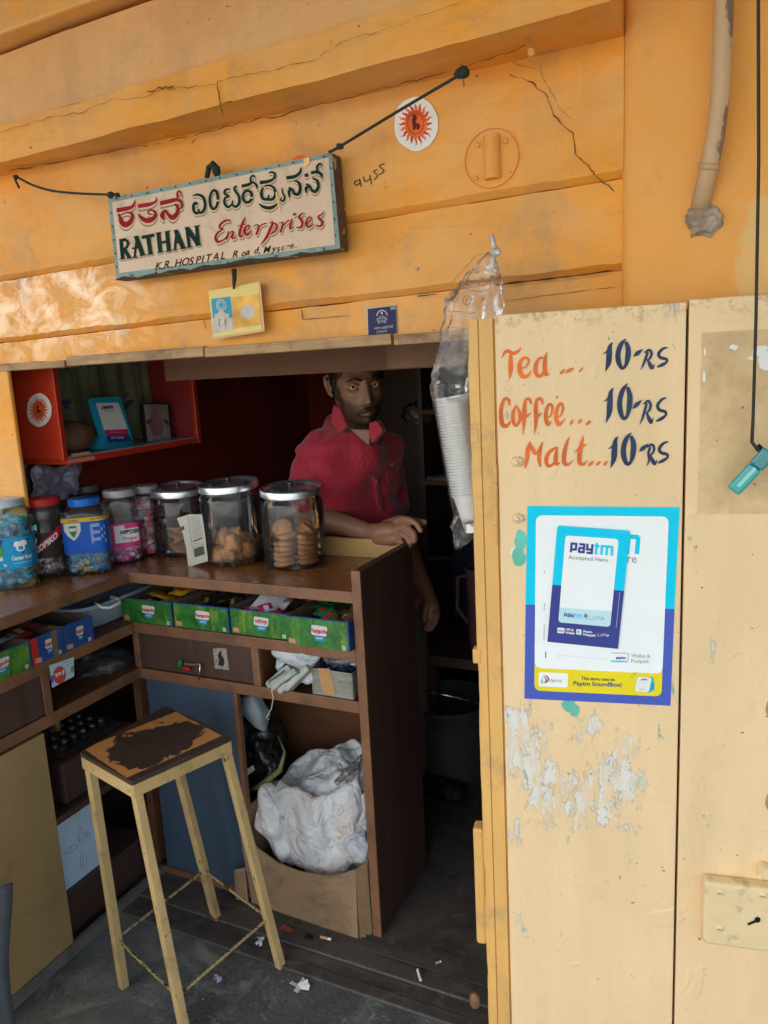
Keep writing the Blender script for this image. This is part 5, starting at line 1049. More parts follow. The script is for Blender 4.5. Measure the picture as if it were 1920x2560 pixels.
for i in range(4):
    b = B(); d = (ft[i]-tops[i]).normalized(); s1 = (sc[(i+1) % 4]-sc[i]).normalized(); b.bar(tops[i], ft[i]+Vector((0, 0, .002)), .0215, .0215, s1); b.done('leg', LEGM, ST, bevel=.002)
REB = mat('twisted_bar', (.42, .30, .13), .55, var=.2, vs=30, bump=.2, chip=((.04, .03, .02), .55, 60))
for i, (h0, h1) in enumerate(((.145, .115), (.115, .150), (.150, .165), (.165, .145))):
    a = tops[i].lerp(ft[i], 1-h0/tops[i].z); c_ = tops[(i+1) % 4].lerp(ft[(i+1) % 4], 1-h1/tops[i].z); n = 60
    b = B(); rr2 = []; pts = []
    for j in range(n+1): pts.append(a.lerp(c_, j/n)); rr2.append(.0038+.0010*math.sin(j*2.1))
    b.tube(pts, rr2, 8); b.done('foot_bar', REB, ST, smooth=True)
# ================================================================== DOOR
DA = R_(10.5); DE = Vector((math.cos(DA), math.sin(DA), 0)); DN = Vector((math.sin(DA), -math.cos(DA), 0))
D0 = at(1243, 1400, 1, 1.36); D0.z = 0
DP = Surf(D0, DN)
def ds(x, y): p = DP.p(x, y); return (p-D0).dot(DE)
def dz(x, y): return DP.p(x, y).z
s_gap = (ds(1719, 790)+ds(1687, 2400))/2
s_l = (ds(1243, 900)+ds(1272, 2400))/2
FD = thing('folding_door', 'cream painted folding wooden door leaves with a price list, folded back right of the opening', 'door', D0+DE*.3)
def doorx(N, c):
    rn = N.noise(N.co((1, 1, .55), (0, .35, 0)), 11, 9, .75, .35)
    p1 = DP.p(1415, 1945); m = N.boxmask(tuple(p1), (.135, None, .17), .07)
    w_ = N.math('MULTIPLY', N.ramp(N.math('ADD', rn, N.math('MULTIPLY', N.math('SUBTRACT', m, 1.0), .13)), .487, .515), 1.0); sk = N.noise(N.co((1, 1, .25), (0, .45, 0)), 60, 5, .7, .3); w_ = N.math('MULTIPLY', w_, N.ramp(sk, .40, .54)); c = N.mix(N.math('MULTIPLY', w_, .85), c, (.74, .75, .70))
    fine = N.noise(N.co((1, 1, .6), (0, .5, 0)), 45, 6, .7, .6); c = N.mix(N.math('MULTIPLY', N.math('MULTIPLY', N.ramp(fine, .60, .64), w_), .8), c, (.30, .32, .30))
    p2 = DP.p(1650, 1870); m2 = N.boxmask(tuple(p2), (.03, None, .14), .02); c = N.mix(N.math('MULTIPLY', N.ramp(rn, .60, .62), m2), c, (.10, .42, .34))
    p3 = DP.p(1870, 1060); m3 = N.boxmask(tuple(p3), (.075, None, .155), .0015); g = N.noise(N.co(), 9, 6, .65); c = N.mix(N.math('MULTIPLY', m3, N.ramp(g, .25, .62)), c, (.52, .34, .15))
    st = N.noise(N.co((1, 1, .06)), 30, 5, .7); c = N.mix(N.math('MULTIPLY', N.ramp(st, .5, .85), .16), c, (.60, .40, .20))
    top = N.boxmask((0, 0, 1.66), (None, None, .05), .035, N.math('MULTIPLY', N.noise(N.co(), 20, 5), .05)); c = N.mix(N.math('MULTIPLY', N.math('MULTIPLY', top, N.ramp(N.noise(N.co(), 60, 6, .7), .5, .62)), .8), c, (.16, .11, .06))
    dn = N.noise(N.co((1, 1, .8)), 13, 3, .5, .6); N.bump(N.ramp(dn, .62, .70), .5, .003); br = N.noise(N.co((1, 1, .05)), 70, 3, .6); N.bump(br, .25, .0012); N.bump(N.math('SUBTRACT', 1.0, w_), .8, .0012)
    dr = N.noise(N.co((1, 1, .6)), 5, 8, .75, .8); c = N.mix(N.math('MULTIPLY', N.ramp(dr, .54, .74), .32), c, (.55, .36, .18))
    gr2 = N.noise(N.co(), 34, 6, .75, .8); c = N.mix(N.math('MULTIPLY', N.ramp(gr2, .64, .70), .30), c, (.40, .27, .15))
    sp = N.noise(N.co(), 90, 2, .5); return N.mix(N.ramp(sp, .74, .765), c, (.25, .15, .08))
DOORM = mat('cream_door_paint', (.84, .61, .335), .42, var=.06, vs=3, st=(3, 3, .8), bump=.35, bs=34, bd=.002, ext=doorx)
def dbox(s0, s1, d0, d1, z0, z1, bb=None):
    """box in door space: s along the leaf, d outward"""
    bb = bb or B(); f = lambda s, d, z: D0+DE*s+DN*d+Vector((0, 0, z))
    return bb.hexa([f(s0, d0, z0), f(s1, d0, z0), f(s1, d1, z0), f(s0, d1, z0), f(s0, d0, z1), f(s1, d0, z1), f(s1, d1, z1), f(s0, d1, z1)])
ztop = 1.641
dbox(s_l, s_gap-.0022, -.03, 0, .02, ztop).done('door_leaf', DOORM, FD, bevel=.002)
dbox(s_gap+.0022, .60, -.03, 0, .02, ztop+.004).done('door_leaf', DOORM, FD, bevel=.002)
dbox(s_l+.01, .6, -.042, -.034, .02, ztop-.01).done('backing', BLACK, FD)
# folded inner leaf seen on its edge
x0 = (DP.p(1181, 900)-D0).dot(DE); x1 = (DP.p(1207, 2400)-D0).dot(DE); xl = (x0+x1)/2
wv = B(); n = 60; r = []
for i in range(n+1):
    z = .02+(ztop-.025)*i/n; e = .0016*mnoise.noise(Vector((z*14, 3, 0)))+(.0016 if mnoise.noise(Vector((z*9, 8, 0))) > .25 else 0)
    f = lambda s, d: D0+DE*s+DN*d+Vector((0, 0, z)); r.append([wv.bm.verts.new(f(*q_)) for q_ in ((xl+e, -.05), (xl+e, -.002), (xl+e+.002, .001), (xl+.019, .001), (xl+.0195, -.003), (xl+.021, -.003), (xl+.0215, .0005), (s_l-.004, -.0005), (s_l-.0035, -.008), (s_l-.0005, -.008), (s_l-.0005, -.05))])
for i in range(n):
    for k_ in range(10): wv.bm.faces.new((r[i][k_], r[i][k_+1], r[i+1][k_+1], r[i+1][k_]))
wv.bm.faces.new(r[0]); wv.bm.faces.new(r[-1][::-1]); wv.done('folded_leaf', JAMB, FD)
for x, y, h in ((1181, 1090, .028), (1187, 1640, .030)):
    p = DP.p(x, y); s = (p-D0).dot(DE); dbox(s-.004, s+.012, -.02, .003, p.z-h/2, p.z+h/2).done('batten_stub', JAMB, FD, bevel=.003)
p = DP.p(1183, 2075); s = (p-D0).dot(DE); dbox(s-.002, s+.02, -.04, -.004, .35, p.z).done('lower_bolt', JAMB, FD, bevel=.006)
p = DP.p(1185, 2510); s = (p-D0).dot(DE); b = B(); b.blob(p+DN*-.01, (.012, .01, .02), 3, .1); b.done('bolt_knob', EDGE, FD, smooth=True)
# hinge knuckles
for y0, y1 in ((1160, 1205), (1208, 1258), (1262, 1310), (1314, 1360)):
    b = B(); b.tube([DP.p(1238+(y0-1160)*.012, y0, .0005), DP.p(1238+(y1-1160)*.012, y1, .0005)], .0042, 10); b.done('hinge_knuckle', JAMB, FD, smooth=True, auto=40)
for x, y in ((1293, 1154), (1295, 1295)):
    b = B(); b.blob(DP.p(x, y, .002), (.011, .006, .009), 3, .3, 3, y); o = b.done('screw_mound', DOORM, FD, smooth=True)
    b = B(); b.blob(DP.p(x+1, y+1, .009), (.0035, .0035, .0035), 2, 0); b.done('screw_head', STEEL, o, smooth=True)
# price lettering
S = DP.crop(1220, 830, 500/1659)
OR = flat('lettering_orange', (.78, .16, .03), .4, .25); NV = flat('lettering_navy', (.018, .045, .105), .4, .3)
L_or = [[(112, 218, 4), (140, 170, 26), (170, 158, 30), (205, 178, 30), (250, 160, 22), (277, 124, 3)], [(188, 185, 26), (188, 250, 38), (188, 320, 38), (178, 397, 4)],
 [(278, 300, 10), (315, 290, 14), (338, 240, 20), (305, 212, 22), (268, 250, 32), (262, 310, 40), (285, 365, 38), (330, 362, 24), (360, 318, 3)],
 [(470, 222, 14), (432, 215, 22), (400, 265, 32), (395, 330, 38), (420, 368, 28), (455, 345, 20), (468, 290, 12)], [(490, 164, 3), (475, 215, 26), (470, 290, 36), (480, 352, 32), (514, 345, 3)],
 [(596, 350, 6), (615, 332, 24), (640, 307, 3)], [(640, 340, 6), (675, 318, 28), (714, 296, 3)], [(750, 332, 5), (770, 316, 20), (792, 292, 3)],
 [(178, 610, 14), (172, 565, 26), (138, 555, 24), (112, 620, 32), (108, 700, 34), (122, 770, 38), (160, 775, 30), (190, 735, 3)],
 [(238, 600, 3), (212, 660, 28), (208, 730, 30), (228, 778, 22), (262, 735, 26), (262, 672, 28), (236, 610, 8)],
 [(358, 600, 12), (345, 558, 24), (315, 560, 22), (302, 620, 32), (300, 700, 34), (296, 780, 20), (288, 855, 3)], [(300, 712, 12), (325, 695, 22), (358, 668, 3)], [(455, 600, 12), (440, 556, 26), (408, 562, 24), (396, 620, 32), (398, 700, 34), (394, 780, 20), (384, 852, 3)], [(398, 708, 12), (420, 692, 22), (450, 668, 3)],
 [(482, 715, 8), (522, 690, 16), (535, 625, 22), (512, 598, 22), (486, 640, 30), (480, 715, 34), (498, 768, 30), (528, 735, 3)],
 [(562, 715, 8), (605, 690, 16), (622, 625, 22), (602, 592, 22), (572, 640, 30), (565, 715, 34), (590, 768, 32), (645, 712, 3)],
 [(680, 772, 5), (695, 745, 22), (708, 725, 3)], [(745, 762, 5), (765, 738, 24), (775, 720, 3)], [(812, 768, 14), (835, 752, 24), (850, 735, 8)],
 [(305, 1128, 14), (322, 1060, 30), (330, 970, 34), (352, 905, 5)], [(342, 925, 18), (378, 985, 34), (400, 1008, 14), (458, 902, 4)], [(452, 915, 10), (430, 985, 34), (425, 1060, 32), (435, 1120, 12)],
 [(582, 950, 3), (548, 968, 22), (505, 1000, 28), (482, 1060, 34), (500, 1112, 26), (545, 1088, 18), (568, 1020, 10)], [(575, 960, 8), (562, 1030, 34), (565, 1092, 30), (602, 1082, 3)],
 [(676, 865, 3), (650, 930, 26), (632, 1010, 34), (632, 1082, 34), (662, 1100, 20), (708, 1062, 3)], [(792, 858, 5), (775, 930, 32), (760, 1010, 38), (760, 1080, 36), (790, 1098, 22), (828, 1062, 3)], [(716, 1000, 3), (760, 965, 22), (822, 928, 3)],
 [(830, 1112, 6), (852, 1090, 24), (878, 1070, 4)], [(896, 1108, 6), (916, 1088, 24), (940, 1070, 4)], [(955, 1110, 6), (975, 1088, 26), (992, 1070, 4)]]
one = [[(952, 182, 4), (985, 165, 18), (1005, 140, 28)], [(1036, 84, 4), (1012, 120, 34), (1005, 190, 48), (998, 260, 42), (972, 330, 3)]]
zero = [[(1146, 56, 6), (1105, 100, 36), (1080, 170, 42), (1082, 240, 44), (1108, 298, 30), (1140, 280, 26), (1158, 215, 44), (1162, 140, 44), (1142, 80, 26)]]
rs = [[(1206, 204, 4), (1240, 176, 36), (1286, 142, 3)], [(1265, 314, 3), (1288, 270, 18), (1308, 215, 22), (1325, 165, 18)], [(1296, 172, 10), (1335, 150, 22), (1356, 175, 22), (1345, 215, 18), (1315, 235, 12)], [(1325, 235, 16), (1345, 275, 34), (1362, 300, 24), (1380, 265, 3)],
 [(1490, 128, 10), (1450, 140, 22), (1415, 180, 28), (1430, 212, 28), (1478, 225, 26), (1480, 250, 20), (1440, 275, 28), (1402, 290, 12)]]
L_nv = []
for grp in (one, zero, rs): L_nv += grp
mp_ = lambda g, fx, fy: [[(fx(x, y), fy(x, y), w_) for x, y, w_ in s] for s in g]
L_nv += mp_(one+zero, lambda x, y: x+6+(8 if x > 1040 else 0), lambda x, y: 460+(y-84)*1.2) + mp_(rs, lambda x, y: x-8, lambda x, y: 562+(y-142)*1.2)
L_nv += mp_(one+zero, lambda x, y: x+44, lambda x, y: 865+(y-84)*1.07) + mp_(rs, lambda x, y: x+(48 if x < 1290 else 22 if x < 1390 else 6), lambda x, y: 925+(y-142)*1.08)
b = B()
for i, s_ in enumerate(L_or): b.stroke(s_, S, .0006+(i % 7)*2.5e-4)
b.done('price_lettering', OR, FD, fix=False)
b = B()
for i, s_ in enumerate(L_nv): b.stroke(s_, S, .0006+(i % 7)*2.5e-4)
b.done('price_lettering', NV, FD, fix=False)
# torn paper remains
MINT = flat('mint_paint', (.14, .52, .40), .5, .2)
def shard(c, rx, ry, seed, mi_, h=.0005, n=16, S=DP):
    pts = [(c[0]+rx*math.cos(t)*(1+.55*mnoise.noise(Vector((math.cos(t)*1.6, math.sin(t)*1.6, seed)))+.25*mnoise.noise(Vector((t*4, seed, 2)))), c[1]+ry*math.sin(t)*(1+.55*mnoise.noise(Vector((math.cos(t)*1.6, math.sin(t)*1.6, seed+7))))) for t in [2*math.pi*i/n for i in range(n)]]
    b = B(); b.poly(pts, S, h); b.done('paint_remnant' if mi_ is MINT else 'paper_scrap', mi_, FD)
shard((1302, 1350), 16, 22, 3, MINT); shard((1296, 1392), 18, 24, 5, MINT, .0007); shard((1284, 1378), 8, 10, 9, WHITE, .0005)
shard((1420, 1762), 16, 14, 12, MINT); shard((1436, 1775), 12, 14, 15, MINT, .0008)
for i, (x, y, a, e) in enumerate(((1835, 868, 12, 6), (1895, 880, 20, 12), (1912, 900, 16, 26), (1878, 895, 8, 5), (1762, 880, 3, 9), (1760, 942, 4, 16), (1905, 870, 14, 8))): shard((x, y), a, e, i*2+20, WHITE, .0005+i*1e-4)
# rim lock
RL = None
p0 = DP.p(1756, 2180); s0 = (p0-D0).dot(DE); z1 = p0.z; z0 = DP.p(1760, 2335).z
LOCKM = mat('lock_paint', (.78, .60, .33), .35, var=.06, vs=10, bump=.6, bs=50, bd=.003, dirt=((.20, .14, .08), .2, 20))
RL = dbox(s0, s0+.135, .0, .030, z0, z1).done('rim_lock', LOCKM, FD, bevel=.008, seg=4)
LP = Surf(D0+DN*.030, DN).crop(1180, 1960, 740/1659)
b = B(); b.poly(ell(1600, 760, 17, 17, 16), LP, .0006); b.stroke([(1595, 765, 16), (1545, 785, 14)], LP, .0009); b.done('keyhole', BLACK, RL)
for x, y in ((1388, 608), (1388, 810), (1630, 625)):
    b = B(); c = LP.p(x, y, .0); b.blob(c, (.0075, .003, .0075), 3, 0); o = b.done('screw', LOCKM, RL, smooth=True); b = B(); b.stroke([(x-14, y-3, 5), (x+14, y+3, 5)], LP, .0034); b.done('slot', flat('slot', (.25, .18, .1)), o)
for x, y in ((1525, 635), (1478, 700), (1385, 745)):
    b = B(); b.stroke(ringstroke(x, y, 22, 18, 4, n=10), LP, .0006); b.done('paint_ridge', LOCKM, RL)
p = DP.p(1908, 2165); b = B(); b.tube([p, p+DN*.014, p+DN*.026], [.011, .013, .009], 14); b.tube([p+DN*.02+Vector((-.01, 0, -.012)), p+DN*.02+Vector((.012, 0, .012))], .006, 8); b.done('bolt_knob', LOCKM, FD, smooth=True, auto=50)
for x, y in ((1922, 1772), (1921, 2005)):
    b = B(); b.blob(DP.p(x+4, y, .0), (.008, .006, .018), 3, .2); b.done('bolt_bracket', mat('brown_bracket%d' % y, (.42, .27, .12), .5), FD, smooth=True)
# ================================================================== POSTERS
PC = Surf(D0, DN).crop(1300, 1250, 410/1659)
def logo(b, S, x, y, ux, uy, hh, h, m0, m1):
    f = lambda a, c: (x+a*ux-c*hh*.09*-1*-1, y+a*uy+c*hh); w_ = hh*.235; i = 0
    for mi_, L in ((m0, [((0, -1), (0, .02)), ((0, -.89), (.55, -.89)), ((.5, -.98), (.5, -.22)), ((0, -.3), (.55, -.3)), ((.82, -.89), (1.42, -.89)), ((1.34, -.98), (1.34, .02)), ((.85, -.1), (1.36, -.1)), ((.86, -.52), (.86, -.02)), ((.82, -.52), (1.3, -.52)), ((1.68, -1), (1.68, -.32)), ((1.66, -.42), (2.2, -.42)), ((2.2, -1), (2.2, .02)), ((1.66, -.08), (2.24, -.08))]),
                   (m1, [((2.66, -1.16), (2.66, .02)), ((2.42, -.84), (2.96, -.84)), ((3.22, -.98), (3.22, .02)), ((3.2, -.88), (4.36, -.88)), ((3.77, -.9), (3.77, .02)), ((4.32, -.9), (4.32, .02))])):
        for (a0, c0), (a1, c1) in L: i += 1; b.stroke([(*f(a0, c0), w_), (*f(a1, c1), w_)], S, h+i*1.2e-5, mi_)
PT = thing('payment_poster', 'large blue bordered payment poster with a yellow footer pasted on the cream door', 'poster', PC.p(800, 2050))
PW = flat('poster_white', (.90, .93, .93), .35, .02); CYN = flat('poster_cyan', (.0, .62, .88), .3, .02)
b = B()
b.poly([(75, 60), (1615, 72), (1562, 1102), (57, 1056)], PC, .0008, 0); b.poly([(57, 1056), (1562, 1102), (1522, 2080), (45, 2008)], PC, .0008, 1)
b.poly(rquad([(148, 1640), (1440, 1720), (1432, 1985), (145, 1925)], [0, 0, 70, 70]), PC, .0012, 3)
b.poly(rquad([(162, 152), (1505, 165), (1440, 1755), (148, 1695)], [75, 75, 70, 70]), PC, .0016, 2)
b.poly(rquad([(192, 1738), (487, 1750), (482, 1893), (188, 1880)], 20), PC, .0016, 2)
b.done('sheet', [CYN, INDIGO, PW, YEL], PT, fix=False)
PRM = [CYN, GREY, PW, INK, NAVY, flat('logo_red', (.6, .08, .08)), flat('logo_green', (.02, .25, .12)), flat('faint_grey', (.55, .6, .62))]
b = B()
logo(b, PC, 395, 515, 182, 6, 192, .0019, 0, 0); b.text('Here', PC, (940, 622), (116, 6), (-2, -122), .0019, .012, 1)
b.done('lettering', PRM, PT, fix=False); b = B()
b.text('Wallet &', PC, (1128, 1588), (52, 1.6), (-2, -52), .0019, .01, 1); b.text('Postpaid', PC, (1122, 1640), (52, 1.6), (-2, -52), .0019, .01, 1)
b.stroke([(920, 1543, 7), (1080, 1548, 7), (1094, 1570, 7), (1090, 1620, 7), (1075, 1632, 7)], PC, .0019, 1); b.stroke([(920, 1626, 16), (1082, 1632, 14)], PC, .0023, 0); b.text('paytm', PC, (972, 1602), (40, 1.2), (-1, -40), .0021, .04, 4)
b.done('wallet_mark', PRM, PT, fix=False); b = B()
b.text('This store runs on', PC, (620, 1815), (45, 1.8), (-1, -47), .0021, .012, 3); b.text('Paytm SoundBox!', PC, (538, 1870), (69, 2.2), (-1.5, -60), .0021, .014, 4)
b.done('footer_lettering', PRM, PT, fix=False); b = B()
b.text('Digital India', PC, (300, 1828), (26, .8), (3, -34), .0021, .01, 1); b.text('Power To Empower', PC, (298, 1842), (17, .6), (2, -12), .0021, 0, 1)
b.stroke([(235, 1775, 6), (275, 1780, 14), (288, 1815, 16), (262, 1845, 8)], PC, .0021, 5); b.stroke([(240, 1790, 6), (262, 1800, 12), (262, 1830, 12), (238, 1848, 6)], PC, .0024, 6); b.stroke([(228, 1808, 8), (220, 1842, 9), (232, 1848, 6)], PC, .0027, 6); b.poly(ell(226, 1792, 6, 6, 8), PC, .0021, 1)
b.done('logo', PRM, PT, fix=False); b = B()
b.stroke([(262, 1530, 9), (260, 1595, 9)], PC, .0019, 3)
for y, w_ in ((1545, 45), (1562, 520), (1580, 75)): b.stroke([(360, y, 2.5), (360+w_, y+w_*.09, 2.5)], PC, .0019, 7)
for y0, y1 in ((710, 735), (1040, 1115), (1258, 1420)): b.stroke([(252-(y0-700)*.01, y0, 12), (248-(y0-700)*.01, y1, 12)], PC, .0019, 7)
b.done('fine_print', PRM, PT, fix=False); b = B()
b.stroke([(1122, 1780, 5), (1140, 1788, 5)], PC, .0021, 3); b.stroke([(1145, 1755, 5), (1158, 1770, 5)], PC, .0021, 3); b.stroke([(1168, 1738, 5), (1176, 1760, 5)], PC, .0021, 3)
b.done('sound_marks', PRM, PT, fix=False)
b = B(); b.poly(rquad([(1190, 1788), (1345, 1785), (1365, 1910), (1300, 1948), (1160, 1925)], 22), PC, .0019, 0); b.poly(rquad([(1185, 1782), (1335, 1792), (1300, 1945), (1158, 1928)], 30), PC, .0023, 1); b.text('paytm', PC, (1228, 1815), (24, .8), (-1, -22), .0027, .04, 2)
b.stroke([(1205, 1905, 4), (1265, 1910, 4)], PC, .0027, 3); b.done('pictured_device', [flat('dev_blue', (.0, .40, .68), .3), WHITE, NAVY, GREY], PT, fix=False)
PQ = thing('small_payment_poster', 'smaller cyan and navy payment placard pasted askew over the large poster', 'poster', PC.p(640, 1480))
b = B(); H0 = .0042
b.poly(rquad([(380, 252), (1115, 305), (1052, 912), (328, 850)], [30, 30, 0, 0]), PC, H0, 0); b.poly([(328, 850), (1052, 912), (990, 1498), (278, 1426)], PC, H0, 1)
b.poly(rquad([(462, 352), (998, 390), (912, 1275), (388, 1228)], 36), PC, H0+.0005, 2); b.poly(rquad([(402, 1078), (925, 1118), (912, 1275), (388, 1228)], [0, 0, 36, 36]), PC, H0+.0009, 3)
b.done('sheet', [CYN, NAVY, PW, flat('pale_cyan', (.55, .80, .86), .3)], PQ, fix=False)
b = B(); h = H0+.0014
b.stroke([(520, 425, 30), (500, 530, 34)], PC, h+.0002, 0, sub=1)
def pt(st_, x, y, k_, mi_, bold=.05, sk=.16): b.text(st_, PC, (x, y), (k_, k_*.085), (-k_*.09, -k_*1.05), h+.0004, bold, mi_)
b = b; 
b.bm.clear()
logo(b, PC, 515, 520, 95, 8, 98, h, 0, 1)
b.text('Accepted Here', PC, (492, 588), (64.5, 5.2), (-5, -58), h+.0004, .006, 2)
logo(b, PC, 449, 1170, 39, 3.3, 36, h, 0, 1); b.text('से', PC, (648, 1180), (48, 4), (-3, -48), h+.0004, .02, 3); b.stroke([(637, 1190, 5), (678, 1194, 5)], PC, h+.0004, 1)
def upi(x, y, k_, mi_):
    for s_ in ([(0, -.9), (-.2, 0), (.9, .05), (1.1, -.85)], [(1.45, .05), (1.68, -.85), (2.5, -.8), (2.42, -.35), (1.6, -.38)], [(2.75, .08), (2.98, -.78)]):
        b.stroke([(x+p_[0]*k_, y+p_[1]*k_+p_[0]*k_*.08, k_*.16) for p_ in s_], PC, h+.0006, mi_, sub=1)
    b.poly([(x+3.2*k_, y-.5*k_), (x+3.75*k_, y-.1*k_), (x+3.05*k_, y+.35*k_)], PC, h+.0006, mi_)
upi(700, 1195, 42, 4); upi(790, 1362, 30, 5)
b.text('UPI &', PC, (462, 1308), (34, 3), (-2, -32), h+.0004, .04, 5); b.text('Wallet', PC, (460, 1340), (34, 3), (-2, -32), h+.0004, .04, 5); b.text('Paytm', PC, (642, 1328), (36, 3), (-2, -32), h+.0004, .04, 5); b.text('Postpaid', PC, (640, 1360), (36, 3), (-2, -32), h+.0004, .04, 5)
b.poly(rquad([(380, 1278), (453, 1284), (448, 1340), (376, 1334)], 12), PC, h+.0002, 5); b.text('paytm', PC, (386, 1314), (23, 2), (-1, -20), h+.0008, .04, 0)
b.poly(rquad([(580, 1300), (630, 1304), (626, 1358), (576, 1354)], 8), PC, h+.0001, 1); b.poly(rquad([(570, 1294), (618, 1298), (614, 1350), (566, 1346)], 8), PC, h+.0004, 5); b.text('₹', PC, (580, 1338), (42, 3), (-3, -42), h+.0008, .02, 0)
b.stroke([(1008, 925, 5), (972, 1280, 5)], PC, h+.0004, 4)
b.done('printing', [NAVY, CYN, GREY, INK, flat('light_grey_print', (.45, .50, .52)), WHITE], PQ, fix=False)
# ================================================================== PIPE, CORD, LIGHTER
PP = thing('conduit_pipe', 'cream conduit pipe coming down the orange pillar into a lump of mortar', 'pipe', at(1745, 560, 1, 1.45))
PPM = mat('aged_pipe', (.50, .32, .175), .4, var=.25, vs=9, st=(1, 1, .3), bump=.1, chip=((.20, .14, .10), .62, 9, (1, 1, .3)))
pl = [at(1810, -200, 1, 1.445), at(1809, 0, 1, 1.445), at(1806, 120, 1, 1.447), at(1800, 240, 1, 1.45), at(1788, 340, 1, 1.455), at(1772, 420, 1, 1.46), at(1756, 490, 1, 1.475), at(1742, 560, 1, 1.50)]
b = B(); b.tube(pl, .0150, 20); b.done('pipe', PPM, PP, smooth=True)
b = B(); b.tube([at(1774, 408, 1, 1.459), at(1770, 424, 1, 1.461)], .0166, 20); b.done('collar', PPM, PP, smooth=True)
b = B(); b.blob(at(1757, 552, 1, 1.485), (.026, .018, .026), 4, .5, 2.5, 5, fn=crump(2, .008, 45)); b.done('mortar', mat('grey_mortar', (.38, .31, .24), .75, var=.3, vs=25, bump=.7, bs=40, dirt=((.25, .16, .08), .4, 20)), PP, smooth=True)
CD = thing('pull_cord', 'thin dark cord hanging straight down in front of the cream door', 'cord', at(1890, 700, 1, 1.39))
ct = at(1880, 1105, 1, 1.40); tpc = at(1896, 0, 1, 1.40); tp2 = ct+(tpc-ct)*1.4; tp2.z = 2.76
b = B(); b.tube([tp2, tpc, at(1897, 400, 1, 1.40), at(1890, 800, 1, 1.40), at(1883, 1040, 1, 1.40), ct, at(1895, 1125, 1, 1.395), at(1925, 1140, 1, 1.40), at(1895, 1112, 1, 1.405)], [.0026]*5+[.003, .0032, .003, .003], 7); b.done('strand', mat('black_cord', (.02, .018, .016), .7, bump=.4, bs=150), CD, smooth=True)
LT = thing('lighter', 'translucent turquoise cigarette lighter dangling on the dark cord by the door', 'lighter', at(1880, 1180, 1, 1.395))
a = at(1832, 1228, 1, 1.395); c_ = at(1925, 1128, 1, 1.395); LG = mat('turquoise_plastic', (.02, .36, .36), .15, var=.1, vs=20, bump=0, coat=.6)
m1_ = a.lerp(c_, .62); b = B(); b.bar(a, m1_, .012, .024, (1, 0, -1)); b.done('body', LG, LT, bevel=.005, seg=4)
b = B(); b.bar(m1_, c_, .0125, .025, (1, 0, -1)); b.done('head', mat('teal_plastic', (.01, .22, .26), .25, coat=.5), LT, bevel=.004, seg=3); b = B(); b.bar(a.lerp(m1_, .15)+Vector((.003, -.0065, .003)), a.lerp(m1_, .9)+Vector((.003, -.0065, .003)), .001, .006, (1, 0, -1)); b.done('highlight_strip', flat('pale_turquoise', (.30, .70, .65), .2), LT)
# ================================================================== CUPS IN A BAG
CUPM = mat('white_cup', (.86, .85, .82), .45, var=.03, vs=10, bump=0)
CUPI = mat('cup_inside', (.80, .62, .45), .5, var=.03, bump=0)
def cupmesh():
    b = B(); b.lathe([(.001, .001), (.0240, .0), (.0245, .004), (.0358, .0738), (.0392, .0742), (.0396, .0776), (.0376, .0782)], seg=36); 
    n0 = len(b.bm.faces); b.lathe([(.0368, .0778), (.0355, .074), (.0235, .005), (.001, .004)], seg=36, mi=1)
    me = bpy.data.meshes.new('paper_cup'); b.bm.to_mesh(me); b.bm.free(); me.materials.append(CUPM); me.materials.append(CUPI)
    for p in me.polygons: p.use_smooth = True
    me.set_sharp_from_angle(angle=R_(40)); return me
CM = cupmesh(); ctop = at(1136, 990, 1, 1.425); cbot = at(1193, 1326, 1, 1.425); ax = (ctop-cbot); Ls = ax.length; ax.normalize(); q_ = ax.to_track_quat('Z', 'Y'); nc = 34; sp_ = (Ls-.078)/(nc-1)
for i in range(nc):
    o = bpy.data.objects.new('paper_cup', CM); COL.objects.link(o); o.rotation_mode = 'QUATERNION'; o.rotation_quaternion = q_; o.location = cbot+ax*(sp_*i)
    j = nc-i; od = '%d%s' % (j, 'th' if 10 < j < 14 else {1: 'st', 2: 'nd', 3: 'rd'}.get(j % 10, 'th'))
    tag(o, 'topmost white paper cup with its open mouth showing in the hanging stack' if j == 1 else 'lowest white paper cup showing its whole side in the hanging stack' if i == 0 else od+' white paper cup from the top of the stack in the hanging plastic bag', 'cup', 'white paper cups nested in the hanging bag')
BG = thing('plastic_bag', 'clear crinkled plastic bag tied at the top, holding the stack of paper cups', 'bag', at(1200, 1300, 1, 1.42))
BAGM = glassy('cup_bag_film', (.985, .985, .985), .035, .07, (.8, .8, .8), 1.0, 34)
kn = at(1238, 622, 1, 1.40)
ring_c = [(1238, 625, 6, 5), (1224, 650, 22, 10), (1206, 680, 40, 16), (1191, 715, 54, 20), (1181, 745, 63, 24), (1177, 790, 64, 26), (1169, 830, 66, 28), (1160, 870, 66, 30), (1146, 920, 64, 34), (1140, 960, 62, 40), (1138, 1000, 55, 46), (1148, 1060, 54, 45), (1158, 1120, 54, 45), (1168, 1180, 54, 45), (1178, 1240, 54, 44), (1185, 1290, 50, 38), (1172, 1318, 46, 22), (1158, 1342, 30, 14), (1148, 1362, 10, 6)]
b = B(); rings = []; sg_ = 56; f6 = crump(5, .009, 28); f7 = crump(15, .004, 90)
up = []
for i in range(len(ring_c)-1):
    for j in range(4):
        t_ = j/4; up.append(tuple(ring_c[i][q]*(1-t_)+ring_c[i+1][q]*t_ for q in range(4)))
up.append(ring_c[-1]); K1 = .00081
